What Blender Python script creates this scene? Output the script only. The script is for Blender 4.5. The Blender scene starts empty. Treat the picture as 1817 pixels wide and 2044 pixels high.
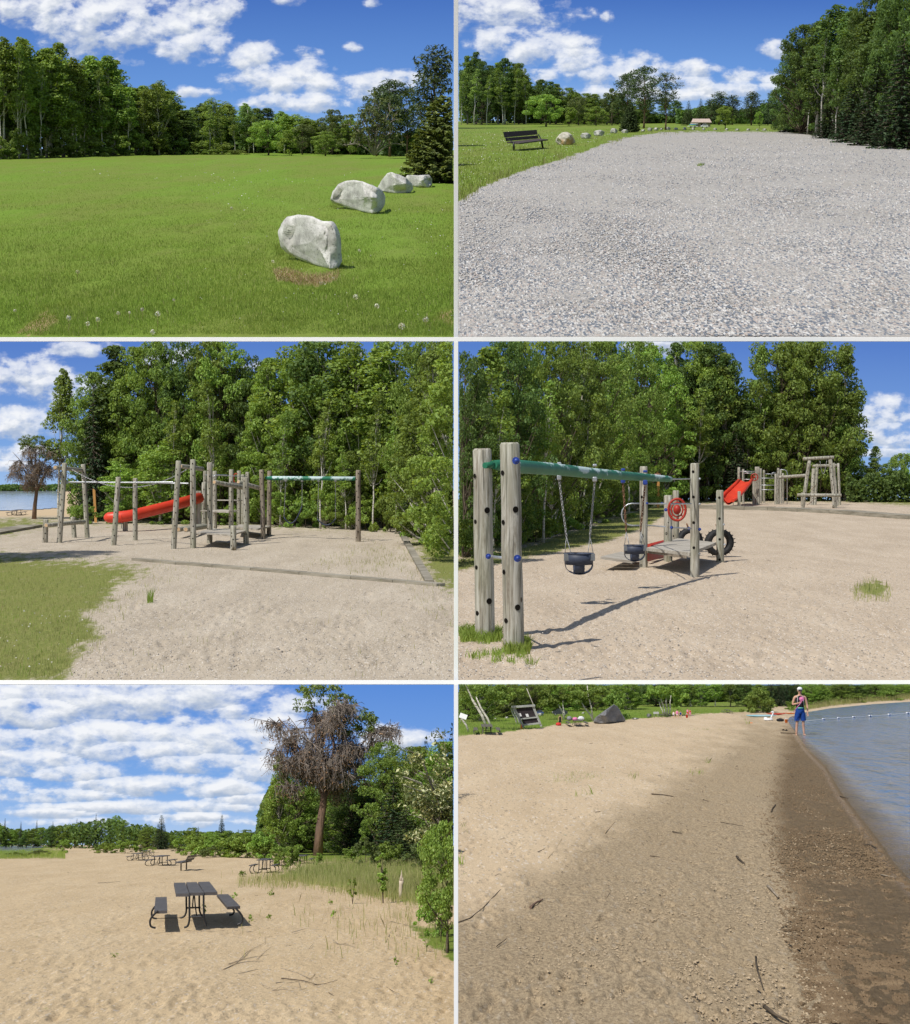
import bpy, bmesh, math, random
import numpy as np
from mathutils import Vector, Matrix
R = math.radians; PI = math.pi
sc = bpy.context.scene
col = sc.collection
# ------------------------------------------------------------------ camera
cd = bpy.data.cameras.new('camera'); cam = bpy.data.objects.new('camera', cd); col.objects.link(cam)
cd.sensor_fit = 'HORIZONTAL'; cd.sensor_width = 36; cd.lens = 36/(2*0.25)
cd.clip_start = 0.5; cd.clip_end = 20000
cam.rotation_euler = (R(90), 0, 0); sc.camera = cam
# ------------------------------------------------------------------ sun and sky light
SUN_EL, SUN_AZ = R(55), R(-40)      # azimuth measured from straight behind the camera towards its left
sv = Vector((math.sin(SUN_AZ)*math.cos(SUN_EL), -math.cos(SUN_AZ)*math.cos(SUN_EL), math.sin(SUN_EL)))
w = bpy.data.worlds.new('World'); sc.world = w; w.use_nodes = True
nt = w.node_tree; bg = nt.nodes['Background']
sk = nt.nodes.new('ShaderNodeTexSky'); sk.sky_type = 'NISHITA'; sk.sun_disc = False
sk.sun_elevation = SUN_EL; sk.sun_rotation = math.atan2(sv.x, sv.y)
nt.links.new(sk.outputs[0], bg.inputs[0]); bg.inputs[1].default_value = 0.10
sl = bpy.data.lights.new('sun', 'SUN'); sl.energy = 4.3; sl.angle = R(0.53); sl.color = (1, .955, .88)
so = bpy.data.objects.new('sun', sl); col.objects.link(so)
so.rotation_euler = (-sv).to_track_quat('-Z', 'Y').to_euler()
sc.view_settings.view_transform = 'Standard'; sc.view_settings.look = 'None'
sc.view_settings.exposure = 0.0; sc.view_settings.gamma = 1
sc.cycles.max_bounces = 6; sc.cycles.diffuse_bounces = 3; sc.cycles.glossy_bounces = 3
sc.cycles.transmission_bounces = 3; sc.cycles.transparent_max_bounces = 6
sc.cycles.caustics_reflective = False; sc.cycles.caustics_refractive = False

# ------------------------------------------------------------------ six terraces
# six level sets stand on a hillside of terraces; each has its own ground plane (tilt, height, size)
FX, UX, VY = 3634.0, 908.5, 1022.0
class Terrace:
    def __init__(s, vanish, h, size, x0, x1, ytop, ybot):
        s.h, s.S = h, size
        s.th = math.atan((VY-vanish)/FX)
        s.M = Matrix.Translation(Vector((0, math.sin(s.th), -math.cos(s.th)))*h*size) @ Matrix.Rotation(s.th, 4, 'X') @ Matrix.Scale(size, 4)
        s.x0, s.x1, s.ytop, s.ybot = x0, x1, ytop, ybot
    def ray(s, px, py):
        u = (np.asarray(px, float)-UX)/FX; v = (VY-np.asarray(py, float))/FX
        return u, math.cos(s.th)+v*math.sin(s.th), -math.sin(s.th)+v*math.cos(s.th)
    def g(s, px, py, Z=0.0):                      # the ground point (or point of height Z) seen there
        u, dy, dz = s.ray(px, py); t = (Z-s.h)/dz
        return Vector((float(t*u), float(t*dy), float(Z)))
    def ga(s, px, py, Z=0.0):
        u, dy, dz = s.ray(px, py); t = (Z-s.h)/dz
        return t*u, t*dy
    def at(s, px, py, Y):                         # point at depth Y
        u, dy, dz = s.ray(px, py); t = Y/dy
        return Vector((float(t*u), float(Y), float(s.h+t*dz)))
    def px(s, X, Y, Z=0.0):
        X, Y, Z = np.asarray(X, float), np.asarray(Y, float), np.asarray(Z, float)-s.h
        c, n = math.cos(s.th), math.sin(s.th)
        y = Y*c-Z*n; z = Y*n+Z*c
        return UX+FX*X/y, VY-FX*z/y
    def m(s, npx, Y): return npx*Y/FX            # metres for a number of picture units at depth Y
P1 = Terrace(240, 3.14, 26.5, -200, 906, -400, 673)
P2 = Terrace(190, 2.27, 41.0, 915, 2050, -400, 673)
P3 = Terrace(880, 3.70, 4.9, -200, 906, 682, 1358)
P4 = Terrace(900, 2.90, 6.0, 915, 2050, 682, 1358)
P5 = Terrace(1625, 2.10, 1.0, -200, 906, 1367, 2060)
P6 = Terrace(1290, 3.20, 1.0, 915, 2050, 1367, 2060)

for T_, q in ((P1, 190), (P2, 160), (P3, 133), (P4, 106), (P5, 124), (P6, 123)): T_.ymax = q
# ------------------------------------------------------------------ objects
def tag(o, label=None, cat=None, group=None, kind=None):
    if label: o['label'] = label
    if cat: o['category'] = cat
    if group: o['group'] = group
    if kind: o['kind'] = kind
    return o
def put(o, T, loc=(0, 0, 0), rz=0, scale=1, rx=0, ry=0):
    if not hasattr(scale, '__len__'): scale = (scale,)*3
    o.matrix_world = T.M @ Matrix.Translation(Vector(loc)) @ Matrix.Rotation(rz, 4, 'Z') @ Matrix.Rotation(ry, 4, 'Y') @ Matrix.Rotation(rx, 4, 'X') @ Matrix.Diagonal(Vector((*scale, 1)))
    return o
def thing(name, label, cat, T, loc=(0, 0, 0), rz=0, scale=1, group=None, **k):
    o = bpy.data.objects.new(name, None); col.objects.link(o); o.empty_display_size = .2
    put(o, T, loc, rz, scale, **k)
    return tag(o, label, cat, group)
def link(name, me, parent=None):
    o = bpy.data.objects.new(name, me); col.objects.link(o)
    if parent is not None: o.parent = parent
    return o
def copy_thing(o, T=None, loc=None, rz=0, scale=1, label=None, group=None, parent=None, **k):
    c = o.copy(); col.objects.link(c)
    if parent is not None: c.parent = parent
    for ch in o.children: copy_thing(ch, parent=c)
    if T is not None: put(c, T, loc, rz, scale, **k)
    if label: c['label'] = label
    if group: c['group'] = group
    return c

class MB:
    """collects shapes, then links them as one mesh object"""
    def __init__(s, org=(0, 0, 0)):
        s.v, s.f, s.mi, s.cur, s.sm = [], [], [], 0, []
        s.o = Vector(org); s.smooth = True
    def add(s, vs, fs, smooth=None):
        n = len(s.v); s.v += [tuple(Vector(p)-s.o) for p in vs]
        s.f += [tuple(i+n for i in f) for f in fs]; s.mi += [s.cur]*len(fs)
        s.sm += [s.smooth if smooth is None else smooth]*len(fs)
        return s
    def box(s, c, d, rz=0, rot=None, bev=0.0):
        m = Matrix.Rotation(rz, 3, 'Z') if rot is None else rot
        c = Vector(c); x, y, z = d[0]/2, d[1]/2, d[2]/2
        if bev <= 0:
            vs = [c+m@Vector((a*x, b*y, e*z)) for e in (-1, 1) for a, b in ((-1, -1), (1, -1), (1, 1), (-1, 1))]
            return s.add(vs, [(0, 3, 2, 1), (4, 5, 6, 7), (0, 1, 5, 4), (1, 2, 6, 5), (2, 3, 7, 6), (3, 0, 4, 7)], False)
        b = min(bev, x*.9, y*.9, z*.9)
        bm = bmesh.new(); bmesh.ops.create_cube(bm, size=1)
        for v in bm.verts: v.co = Vector((v.co.x*2*x, v.co.y*2*y, v.co.z*2*z))
        bmesh.ops.bevel(bm, geom=bm.edges[:], offset=b, segments=2, affect='EDGES', profile=.5)
        bm.verts.index_update()
        vs = [c+m@v.co for v in bm.verts]; fs = [[v.index for v in f.verts] for f in bm.faces]; bm.free()
        return s.add(vs, fs, False)
    def hexa(s, p):      # eight corner points, bottom four then top four
        return s.add(p, [(0, 3, 2, 1), (4, 5, 6, 7), (0, 1, 5, 4), (1, 2, 6, 5), (2, 3, 7, 6), (3, 0, 4, 7)], False)
    def tube(s, pts, rad, n=10, cap=True, closed=False, squash=1.0):
        pts = [Vector(p) for p in pts]; k = len(pts)
        if not hasattr(rad, '__len__'): rad = [rad]*k
        tans = []
        for i in range(k):
            a = pts[(i-1) % k] if closed or i else pts[0]; b = pts[(i+1) % k] if closed or i < k-1 else pts[-1]
            t = (b-a); tans.append(t.normalized() if t.length > 1e-9 else Vector((0, 0, 1)))
        up = Vector((0, 0, 1)) if abs(tans[0].z) < .9 else Vector((0, 1, 0))
        nrm = (up-tans[0]*up.dot(tans[0])).normalized(); vs = []
        for i in range(k):
            nrm = nrm-tans[i]*nrm.dot(tans[i])
            nrm = nrm.normalized() if nrm.length > 1e-6 else tans[i].orthogonal().normalized()
            bn = tans[i].cross(nrm)
            for j in range(n):
                a = 2*PI*j/n; vs.append(pts[i]+(nrm*math.cos(a)+bn*math.sin(a)*squash)*rad[i])
        fs = []
        for i in range(k if closed else k-1):
            i2 = (i+1) % k
            for j in range(n): fs.append((i*n+j, i*n+(j+1) % n, i2*n+(j+1) % n, i2*n+j))
        n0 = len(s.v); s.add(vs, fs)
        if cap and not closed:
            s.f.append(tuple(n0+j for j in reversed(range(n)))); s.mi.append(s.cur); s.sm.append(False)
            s.f.append(tuple(n0+(k-1)*n+j for j in range(n))); s.mi.append(s.cur); s.sm.append(False)
        return s
    def ell(s, c, r, seg=14, rings=8, rot=None, noise=0, seed=0):
        rd = random.Random(seed); c = Vector(c); vs = []
        if not hasattr(r, '__len__'): r = (r,)*3
        for i in range(1, rings):
            a = PI*i/rings
            for j in range(seg):
                b = 2*PI*j/seg; q = 1+noise*(rd.random()-.5)
                p = Vector((r[0]*math.sin(a)*math.cos(b), r[1]*math.sin(a)*math.sin(b), r[2]*math.cos(a)))*q
                vs.append(c+(rot@p if rot else p))
        t = Vector((0, 0, r[2])); vs.append(c+(rot@t if rot else t)); vs.append(c-(rot@t if rot else t))
        fs = []; T_ = len(vs)-2; B_ = T_+1
        for i in range(rings-2):
            for j in range(seg): fs.append((i*seg+j, (i+1)*seg+j, (i+1)*seg+(j+1) % seg, i*seg+(j+1) % seg))
        for j in range(seg):
            fs.append((T_, j, (j+1) % seg)); fs.append((B_, (rings-2)*seg+(j+1) % seg, (rings-2)*seg+j))
        return s.add(vs, fs)
    def mesh(s, name, *mats):
        me = bpy.data.meshes.new(name); me.from_pydata(s.v, [], s.f)
        for m in mats: me.materials.append(m)
        me.polygons.foreach_set('material_index', s.mi); me.polygons.foreach_set('use_smooth', s.sm)
        me.update(); return me
    def build(s, name, mats, parent=None):
        if not isinstance(mats, (list, tuple)): mats = [mats]
        return link(name, s.mesh(name, *mats), parent)

def np_mesh(name, V, k, mats, smooth=False, mi=None):
    """V: (N*k,3) array of separate k-gons"""
    V = np.ascontiguousarray(V, dtype=np.float32).reshape(-1, 3); n = len(V)//k
    me = bpy.data.meshes.new(name)
    me.vertices.add(n*k); me.vertices.foreach_set('co', V.ravel())
    me.loops.add(n*k); me.loops.foreach_set('vertex_index', np.arange(n*k, dtype=np.int32))
    me.polygons.add(n); me.polygons.foreach_set('loop_start', np.arange(0, n*k, k, dtype=np.int32))
    try: me.polygons.foreach_set('loop_total', np.full(n, k, dtype=np.int32))
    except Exception: pass
    for m in mats: me.materials.append(m)
    if mi is not None: me.polygons.foreach_set('material_index', np.asarray(mi, dtype=np.int32))
    me.update(calc_edges=True); me.validate(); return me
def grid_mesh(name, X, Y, Z, mat, attrs=None, smooth=True):
    ny, nx = X.shape
    V = np.stack([X, Y, Z], -1).reshape(-1, 3).astype(np.float32)
    i = np.arange(ny*nx).reshape(ny, nx)
    Fq = np.stack([i[:-1, :-1], i[:-1, 1:], i[1:, 1:], i[1:, :-1]], -1).reshape(-1, 4).astype(np.int32)
    me = bpy.data.meshes.new(name); me.vertices.add(len(V)); me.vertices.foreach_set('co', V.ravel())
    me.loops.add(Fq.size); me.loops.foreach_set('vertex_index', Fq.ravel())
    me.polygons.add(len(Fq)); me.polygons.foreach_set('loop_start', np.arange(0, Fq.size, 4, dtype=np.int32))
    try: me.polygons.foreach_set('loop_total', np.full(len(Fq), 4, dtype=np.int32))
    except Exception: pass
    me.polygons.foreach_set('use_smooth', np.full(len(Fq), smooth))
    me.materials.append(mat); me.update(calc_edges=True)
    for k, a in (attrs or {}).items():
        at = me.attributes.new(k, 'FLOAT', 'POINT'); at.data.foreach_set('value', np.asarray(a, dtype=np.float32).ravel())
    return me
def inpoly(x, y, poly):
    x, y = np.asarray(x, float), np.asarray(y, float); c = np.zeros(np.broadcast(x, y).shape, bool); n = len(poly)
    for i in range(n):
        (x1, y1), (x2, y2) = poly[i], poly[i-1]
        if y1 == y2: continue
        c ^= ((y1 > y) != (y2 > y)) & (x < (x2-x1)*(y-y1)/(y2-y1)+x1)
    return c
def sdist(x, y, poly):      # + inside
    d = np.full(np.broadcast(x, y).shape, 1e9)
    for i in range(len(poly)):
        (x1, y1), (x2, y2) = poly[i], poly[i-1]
        ex, ey = x2-x1, y2-y1; L = ex*ex+ey*ey+1e-9
        t = np.clip(((x-x1)*ex+(y-y1)*ey)/L, 0, 1)
        d = np.minimum(d, np.hypot(x-x1-t*ex, y-y1-t*ey))
    return np.where(inpoly(x, y, poly), d, -d)
def vnoise(x, y, seed=0, oct=4):
    """value noise"""
    x, y = np.asarray(x, float), np.asarray(y, float); out = np.zeros(np.broadcast(x, y).shape); amp = 1; tot = 0
    rs = np.random.RandomState(seed); tab = rs.rand(256, 256)
    for o in range(oct):
        xi, yi = np.floor(x).astype(int), np.floor(y).astype(int); fx, fy = x-xi, y-yi
        fx, fy = fx*fx*(3-2*fx), fy*fy*(3-2*fy)
        a, b = tab[xi % 256, yi % 256], tab[(xi+1) % 256, yi % 256]; c, d = tab[xi % 256, (yi+1) % 256], tab[(xi+1) % 256, (yi+1) % 256]
        out = out+amp*((a*(1-fx)+b*fx)*(1-fy)+(c*(1-fx)+d*fx)*fy); tot += amp; amp *= .5; x, y = x*2.03+17, y*2.03+31
    return out/tot
# ------------------------------------------------------------------ materials
class NT:
    def __init__(s, name):
        s.m = bpy.data.materials.new(name); s.m.use_nodes = True; s.t = s.m.node_tree; s.t.nodes.clear()
        s.out = s.n('OutputMaterial')
    def n(s, t, **k):
        nd = s.t.nodes.new('ShaderNode'+t)
        for a, b in k.items(): setattr(nd, a, b)
        return nd
    def L(s, a, b): s.t.links.new(a, b)
    def set(s, sock, v):
        if isinstance(v, bpy.types.NodeSocket): s.L(v, sock)
        else: sock.default_value = v
    def coord(s, scale=(1, 1, 1), kind='Object', loc=(0, 0, 0)):
        tc = s.n('TexCoord'); mp = s.n('Mapping'); mp.inputs['Scale'].default_value = scale; mp.inputs['Location'].default_value = loc
        s.L(tc.outputs[kind], mp.inputs[0]); return mp.outputs[0]
    def noise(s, vec, scale, detail=4, rough=.55, dist=0):
        n = s.n('TexNoise'); s.L(vec, n.inputs['Vector']); n.inputs['Scale'].default_value = scale
        n.inputs['Detail'].default_value = detail; n.inputs['Roughness'].default_value = rough; n.inputs['Distortion'].default_value = dist
        return n.outputs[0]
    def vor(s, vec, scale, feature='F1', out='Distance', rnd=1):
        n = s.n('TexVoronoi', feature=feature); s.L(vec, n.inputs['Vector']); n.inputs['Scale'].default_value = scale
        n.inputs['Randomness'].default_value = rnd; return n.outputs[out]
    def ramp(s, fac, stops, interp='LINEAR'):
        r = s.n('ValToRGB'); r.color_ramp.interpolation = interp; e = r.color_ramp.elements
        while len(e) < len(stops): e.new(.5)
        for i, (p, c) in enumerate(stops):
            e[i].position = p; c = (c,)*3 if not hasattr(c, '__len__') else c; e[i].color = (*c[:3], 1)
        s.L(fac, r.inputs[0]); return r.outputs[0]
    def mix(s, f, a, b, mode='MIX'):
        m = s.n('Mix', data_type='RGBA', blend_type=mode); s.set(m.inputs[0], f)
        for q, v in ((m.inputs[6], a), (m.inputs[7], b)):
            if isinstance(v, bpy.types.NodeSocket): s.L(v, q)
            else: q.default_value = (*v[:3], 1)
        return m.outputs[2]
    def math(s, op, a, b=0.0, clamp=False):
        m = s.n('Math', operation=op, use_clamp=clamp); s.set(m.inputs[0], a); s.set(m.inputs[1], b); return m.outputs[0]
    def attr(s, name): a = s.n('Attribute', attribute_name=name); return a.outputs['Fac']
    def bump(s, h, strength=.5, dist=.01, prev=None):
        b = s.n('Bump'); s.L(h, b.inputs['Height']); s.set(b.inputs['Strength'], strength); b.inputs['Distance'].default_value = dist
        if prev is not None: s.L(prev, b.inputs['Normal'])
        return b.outputs[0]
    def pbr(s, color, rough=.9, spec=.3, normal=None, metal=0, **k):
        p = s.n('BsdfPrincipled')
        if isinstance(color, bpy.types.NodeSocket): s.L(color, p.inputs['Base Color'])
        else: p.inputs['Base Color'].default_value = (*color, 1)
        s.set(p.inputs['Roughness'], rough); p.inputs['Specular IOR Level'].default_value = spec; p.inputs['Metallic'].default_value = metal
        if normal is not None: s.L(normal, p.inputs['Normal'])
        s.L(p.outputs[0], s.out.inputs[0]); return p
def simple(name, c1, c2, nscale=6, rough=.7, spec=.3, bump=0, bscale=40, stretch=(1, 1, 1), metal=0, bdist=.01):
    t = NT(name); v = t.coord(stretch); c = t.ramp(t.noise(v, nscale, 5, .6), [(.3, c1), (.7, c2)])
    nm = t.bump(t.noise(v, bscale, 4), bump, bdist) if bump else None
    t.pbr(c, rough, spec, nm, metal); return t.m
def leaf_mat(name, c1, c2, c3, trans=.35, patch=.7, rough=.55, spec=.25, sat=.93):
    t = NT(name); g = t.n('NewGeometry'); oi = t.n('ObjectInfo')
    r = t.ramp(g.outputs['Random Per Island'], [(0, c1), (.5, c2), (1, c3)])
    v = t.coord(); n = t.noise(v, patch, 3)
    hs = t.n('HueSaturation'); t.L(r, hs.inputs['Color']); hs.inputs['Saturation'].default_value = sat
    t.L(t.math('ADD', t.math('MULTIPLY', oi.outputs['Random'], .025), .4875), hs.inputs['Hue'])
    val = t.math('ADD', t.math('MULTIPLY', n, .9), t.math('MULTIPLY', oi.outputs['Random'], .35))
    t.L(t.math('ADD', val, .40), hs.inputs['Value'])
    p = t.pbr(hs.outputs[0], rough, spec); p.inputs['Roughness'].default_value = rough
    tr = t.n('BsdfTranslucent'); b = t.mix(1, hs.outputs[0], (1.5, 1.35, .55), 'MULTIPLY'); t.L(b, tr.inputs[0])
    ms = t.n('MixShader'); ms.inputs[0].default_value = trans; t.L(p.outputs[0], ms.inputs[1]); t.L(tr.outputs[0], ms.inputs[2])
    t.L(ms.outputs[0], t.out.inputs[0]); return t.m
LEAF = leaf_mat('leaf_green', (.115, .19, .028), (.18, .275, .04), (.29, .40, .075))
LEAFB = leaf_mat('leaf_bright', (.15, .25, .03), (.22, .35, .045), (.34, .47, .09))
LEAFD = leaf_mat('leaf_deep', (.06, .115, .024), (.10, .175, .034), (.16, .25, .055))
LEAFO = leaf_mat('leaf_olive', (.085, .12, .035), (.13, .17, .05), (.19, .23, .08))
LEAFW = leaf_mat('blossom', (.45, .46, .22), (.6, .6, .34), (.7, .7, .45))
NEED = leaf_mat('needle_dark', (.020, .045, .018), (.035, .07, .025), (.055, .10, .035), trans=.12)
NEEDP = leaf_mat('needle_pine', (.045, .075, .025), (.07, .11, .035), (.11, .16, .05), trans=.15)
NEEDY = leaf_mat('needle_yellow_green', (.10, .14, .03), (.15, .20, .04), (.24, .29, .08), trans=.25)
NEEDR = leaf_mat('needle_rust', (.15, .075, .035), (.24, .125, .065), (.33, .20, .12), trans=.15)
BLADE = leaf_mat('grass_blade', (.15, .22, .025), (.21, .30, .035), (.31, .38, .08), trans=.4, patch=.35)
BLADEO = leaf_mat('grass_blade_dry', (.20, .235, .06), (.28, .30, .09), (.42, .38, .18), trans=.25, patch=.35)
STRAW = leaf_mat('straw', (.30, .20, .10), (.40, .28, .15), (.5, .38, .22), trans=.1)
def birch():
    t = NT('birch_bark'); v = t.coord((1, 1, 3)); a = t.noise(v, 2.2, 5, .65)
    b = t.noise(t.coord((2, 2, 14)), 1.6, 3)
    c = t.ramp(a, [(.35, (.42, .39, .33)), (.6, (.68, .65, .58))]); c = t.mix(t.ramp(b, [(.56, 0), (.64, 1)]), c, (.07, .06, .05))
    t.pbr(c, .85, .2); return t.m
BIRCH = birch()
BARK = simple('bark', (.07, .055, .04), (.20, .16, .12), 3, .95, .1, .8, 14, (1, 1, .25), bdist=.05)
BARKG = simple('bark_grey', (.16, .14, .115), (.34, .31, .26), 3, .95, .1, .5, 14, (1, 1, .3), bdist=.03)
BARKR = simple('bark_red', (.10, .075, .06), (.29, .175, .12), 2.2, .95, .1, 1, 12, (1, 1, .2), bdist=.06)
TWIG = simple('twig_grey', (.16, .13, .11), (.33, .28, .24), 3, .9, .1)
STICK = simple('driftwood_stick', (.16, .12, .08), (.42, .36, .28), 5, .9, .1)
STICKD = simple('dark_stick', (.05, .04, .03), (.13, .10, .07), 9, .9, .1)
def wood(name, base, dark, light, green=.0):
    t = NT(name); v = t.coord((1, 1, .09)); w_ = t.noise(v, 9, 6, .7, 1.6)
    c = t.ramp(w_, [(.34, dark), (.48, base), (.64, light)])
    f = t.noise(t.coord((1, 1, .02)), 42, 3, .6); c = t.mix(t.ramp(f, [(.38, 1), (.46, 0)]), c, tuple(q*.42 for q in base))
    big = t.noise(t.coord((1, 1, .6)), 1.3, 4); c = t.mix(t.math('MULTIPLY', t.ramp(big, [(.42, 0), (.7, 1)]), .55), c, tuple(q*1.0 for q in (base[0]*.85, base[1]*.95, base[2]*.8)))
    kn = t.vor(t.coord((1, 1, .55)), 2.7); c = t.mix(t.ramp(kn, [(.045, 1), (.075, 0)]), c, (.10, .075, .05))
    nm = t.bump(w_, .5, .02); nm = t.bump(f, .35, .01, nm); t.pbr(c, .85, .2, nm); return t.m
POST = wood('weathered_post', (.34, .315, .26), (.15, .12, .085), (.54, .52, .46))
POSTB = wood('brown_weathered_post', (.24, .195, .15), (.10, .075, .05), (.38, .34, .28))
TIMBER = wood('border_timber', (.30, .28, .22), (.18, .16, .12), (.43, .40, .33))
def plankmat():
    t = NT('deck_plank'); v = t.coord((.09, 1, 1)); c = t.ramp(t.noise(v, 9, 6, .7, 1), [(.3, (.22, .19, .15)), (.5, (.37, .34, .29)), (.72, (.53, .50, .44))])
    t.pbr(c, .9, .15, t.bump(t.noise(v, 30, 3), .4, .01)); return t.m
PLANK = plankmat()
HOLE = simple('drilled_hole', (.010, .009, .008), (.02, .018, .015), 8, 1, 0)
ENDG = simple('log_end_grain', (.45, .30, .17), (.62, .45, .28), 30, .9, .1)
ORANGEWOOD = simple('orange_stained_wood', (.45, .22, .07), (.62, .34, .12), 8, .75, .2, stretch=(1, 1, .1))
STEEL = simple('galvanised_steel', (.36, .38, .40), (.55, .57, .60), 14, .42, .5, metal=.75)
CHAIN = simple('chain_steel', (.22, .22, .22), (.42, .42, .42), 30, .5, .5, metal=.6)
CHAINR = simple('rusty_chain', (.10, .05, .03), (.26, .14, .08), 20, .8, .3)
BLUEP = simple('blue_clamp', (.012, .035, .20), (.03, .07, .36), 12, .4, .5)
REDP = simple('red_slide_plastic', (.56, .035, .016), (.68, .06, .026), 1.2, .42, .4)
REDD = simple('dark_red_plastic', (.30, .02, .012), (.42, .04, .02), 4, .5, .4)
def chipped(thr=.545):
    t = NT('chipped_green_pipe'); v = t.coord(); g = t.ramp(t.noise(v, 3, 3), [(.3, (.018, .13, .07)), (.7, (.03, .19, .11))])
    k = t.noise(t.coord((1, .4, 1)), 2.2, 8, .72); tc = t.n('TexCoord'); sx = t.n('SeparateXYZ'); t.L(tc.outputs['Normal'], sx.inputs[0])
    f = t.math('ADD', k, t.math('MULTIPLY', sx.outputs[2], .07)); m = t.ramp(f, [(thr, 0), (thr+.05, 1)])
    t.pbr(t.mix(m, g, (.48, .60, .60)), t.ramp(m, [(0, .55), (1, .8)]), .25); return t.m
GREENP = chipped(); GREENW = chipped(.47)
SEATN = simple('navy_rubber_seat', (.028, .036, .062), (.045, .056, .09), 5, .55, .35)
TYRE = simple('tyre_rubber', (.012, .012, .013), (.03, .03, .03), 12, .7, .3, .4, 30)
BOARD = simple('dark_grey_board', (.075, .07, .072), (.11, .102, .102), 9, .6, .35, .15, 60, (1, .1, 1))
BOARDB = simple('brown_bench_board', (.05, .038, .034), (.085, .065, .058), 9, .65, .3, stretch=(.1, 1, 1))
BLACKM = simple('black_metal', (.008, .008, .009), (.018, .018, .02), 8, .45, .4)
WHITE = simple('white_coping', (.90, .90, .90), (.93, .93, .93), 2, .8, .1)
WHITEP = simple('white_paint', (.7, .7, .7), (.8, .8, .8), 5, .5, .4)
def rock(name, a, b, c, speck=.5, sc_=1.0, stain=None):
    t = NT(name); v = t.coord((sc_, sc_*.22, sc_)); n = t.noise(v, 2.2, 8, .68)
    col_ = t.ramp(n, [(.32, a), (.5, b), (.68, c)])
    s1 = t.noise(v, 28, 4, .7); col_ = t.mix(t.math('MULTIPLY', t.ramp(s1, [(.56, 0), (.66, 1)]), speck), col_, (.10, .095, .09))
    s2 = t.noise(v, 5, 5, .6); col_ = t.mix(t.math('MULTIPLY', t.ramp(s2, [(.58, 0), (.72, 1)]), .35), col_, (.20, .19, .18))
    if stain: col_ = t.mix(t.ramp(t.noise(v, 1.6, 4), [(.45, 0), (.58, 1)]), col_, stain)
    nm = t.bump(n, 1, .12); nm = t.bump(s1, .6, .02, nm); t.pbr(col_, .93, .15, nm); return t.m
ROCK = rock('granite_boulder', (.30, .29, .275), (.54, .53, .50), (.74, .73, .70), .8)
ROCKO = rock('orange_stained_boulder', (.44, .41, .36), (.60, .56, .49), (.70, .67, .60), .25, 1, (.46, .30, .14))
ROCKG = rock('dark_grey_rock', (.13, .13, .135), (.22, .22, .225), (.34, .34, .34), .5, .6)
def sky(name, top, low, hz, y0, y1, stretch=1.0, cs=1.0, grey=(.50, .56, .66)):
    """deck of fair-weather cloud over blue; 'cov' says where the cloud banks lie"""
    t = NT(name); uv = t.n('UVMap'); uv.uv_map = 'sky'; mp = t.n('Mapping'); t.L(uv.outputs[0], mp.inputs[0]); mp.inputs['Scale'].default_value = (1, stretch, 1)
    v = mp.outputs[0]; mp2 = t.n('Mapping'); t.L(v, mp2.inputs[0]); mp2.inputs['Location'].default_value = (-.10, .20, 0)
    a = t.noise(v, 1.7*cs, 10, .58, .1); b = t.noise(mp2.outputs[0], 1.7*cs, 10, .58, .1)
    cov = t.attr('cov'); sh = t.attr('shade')
    d = t.math('ADD', cov, t.math('MULTIPLY', t.math('SUBTRACT', a, .5), 2.9))
    m = t.ramp(d, [(.06, 0), (.30, .18), (.52, .66), (.95, 1)])
    rel = t.math('MULTIPLY', t.math('SUBTRACT', a, b), 2.4)
    lit = t.math('ADD', t.math('ADD', .27, rel), t.math('SUBTRACT', t.math('MULTIPLY', sh, .75), t.math('MULTIPLY', t.math('SUBTRACT', d, .7, True), .45)), True)
    cc = t.ramp(lit, [(.05, grey), (.42, (.58, .64, .74)), (.85, (.90, .92, .96))])
    h = t.attr('alt'); blue = t.ramp(h, [(0, hz), (.35, low), (1, top)])
    c = t.mix(m, blue, cc); e = t.n('Emission'); t.L(c, e.inputs[0]); e.inputs[1].default_value = 1.0
    t.L(e.outputs[0], t.out.inputs[0]); return t.m

# ---- ground materials -------------------------------------------------------
def grass_layer(t, ystr, s=1.0, dry=.0, pal=None):
    pal = pal or ((.10, .16, .022), (.15, .225, .03), (.22, .29, .055))
    v = t.coord((s, s/ystr, 1)); n = t.noise(v, 9, 8, .75); b = t.noise(v, .35, 5, .6)
    c = t.ramp(n, [(.30, pal[0]), (.5, pal[1]), (.72, pal[2])])
    c = t.mix(t.ramp(b, [(.42, 0), (.68, .55)]), c, (.19, .20, .055)); c = t.mix(t.math('MULTIPLY', t.ramp(t.noise(v, 1.3, 5, .7), [(.5, 0), (.75, 1)]), .3+dry), c, (.24, .20, .09))
    return c, n
def speckle(t, v, sc_, cols, thr):
    """grains whose colour differs from grain to grain"""
    cl = t.vor(v, sc_, out='Color'); r = t.n('SeparateColor'); t.L(cl, r.inputs[0]); return t.ramp(r.outputs[0], cols, 'CONSTANT'), r.outputs[1], t.vor(v, sc_)
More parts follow.
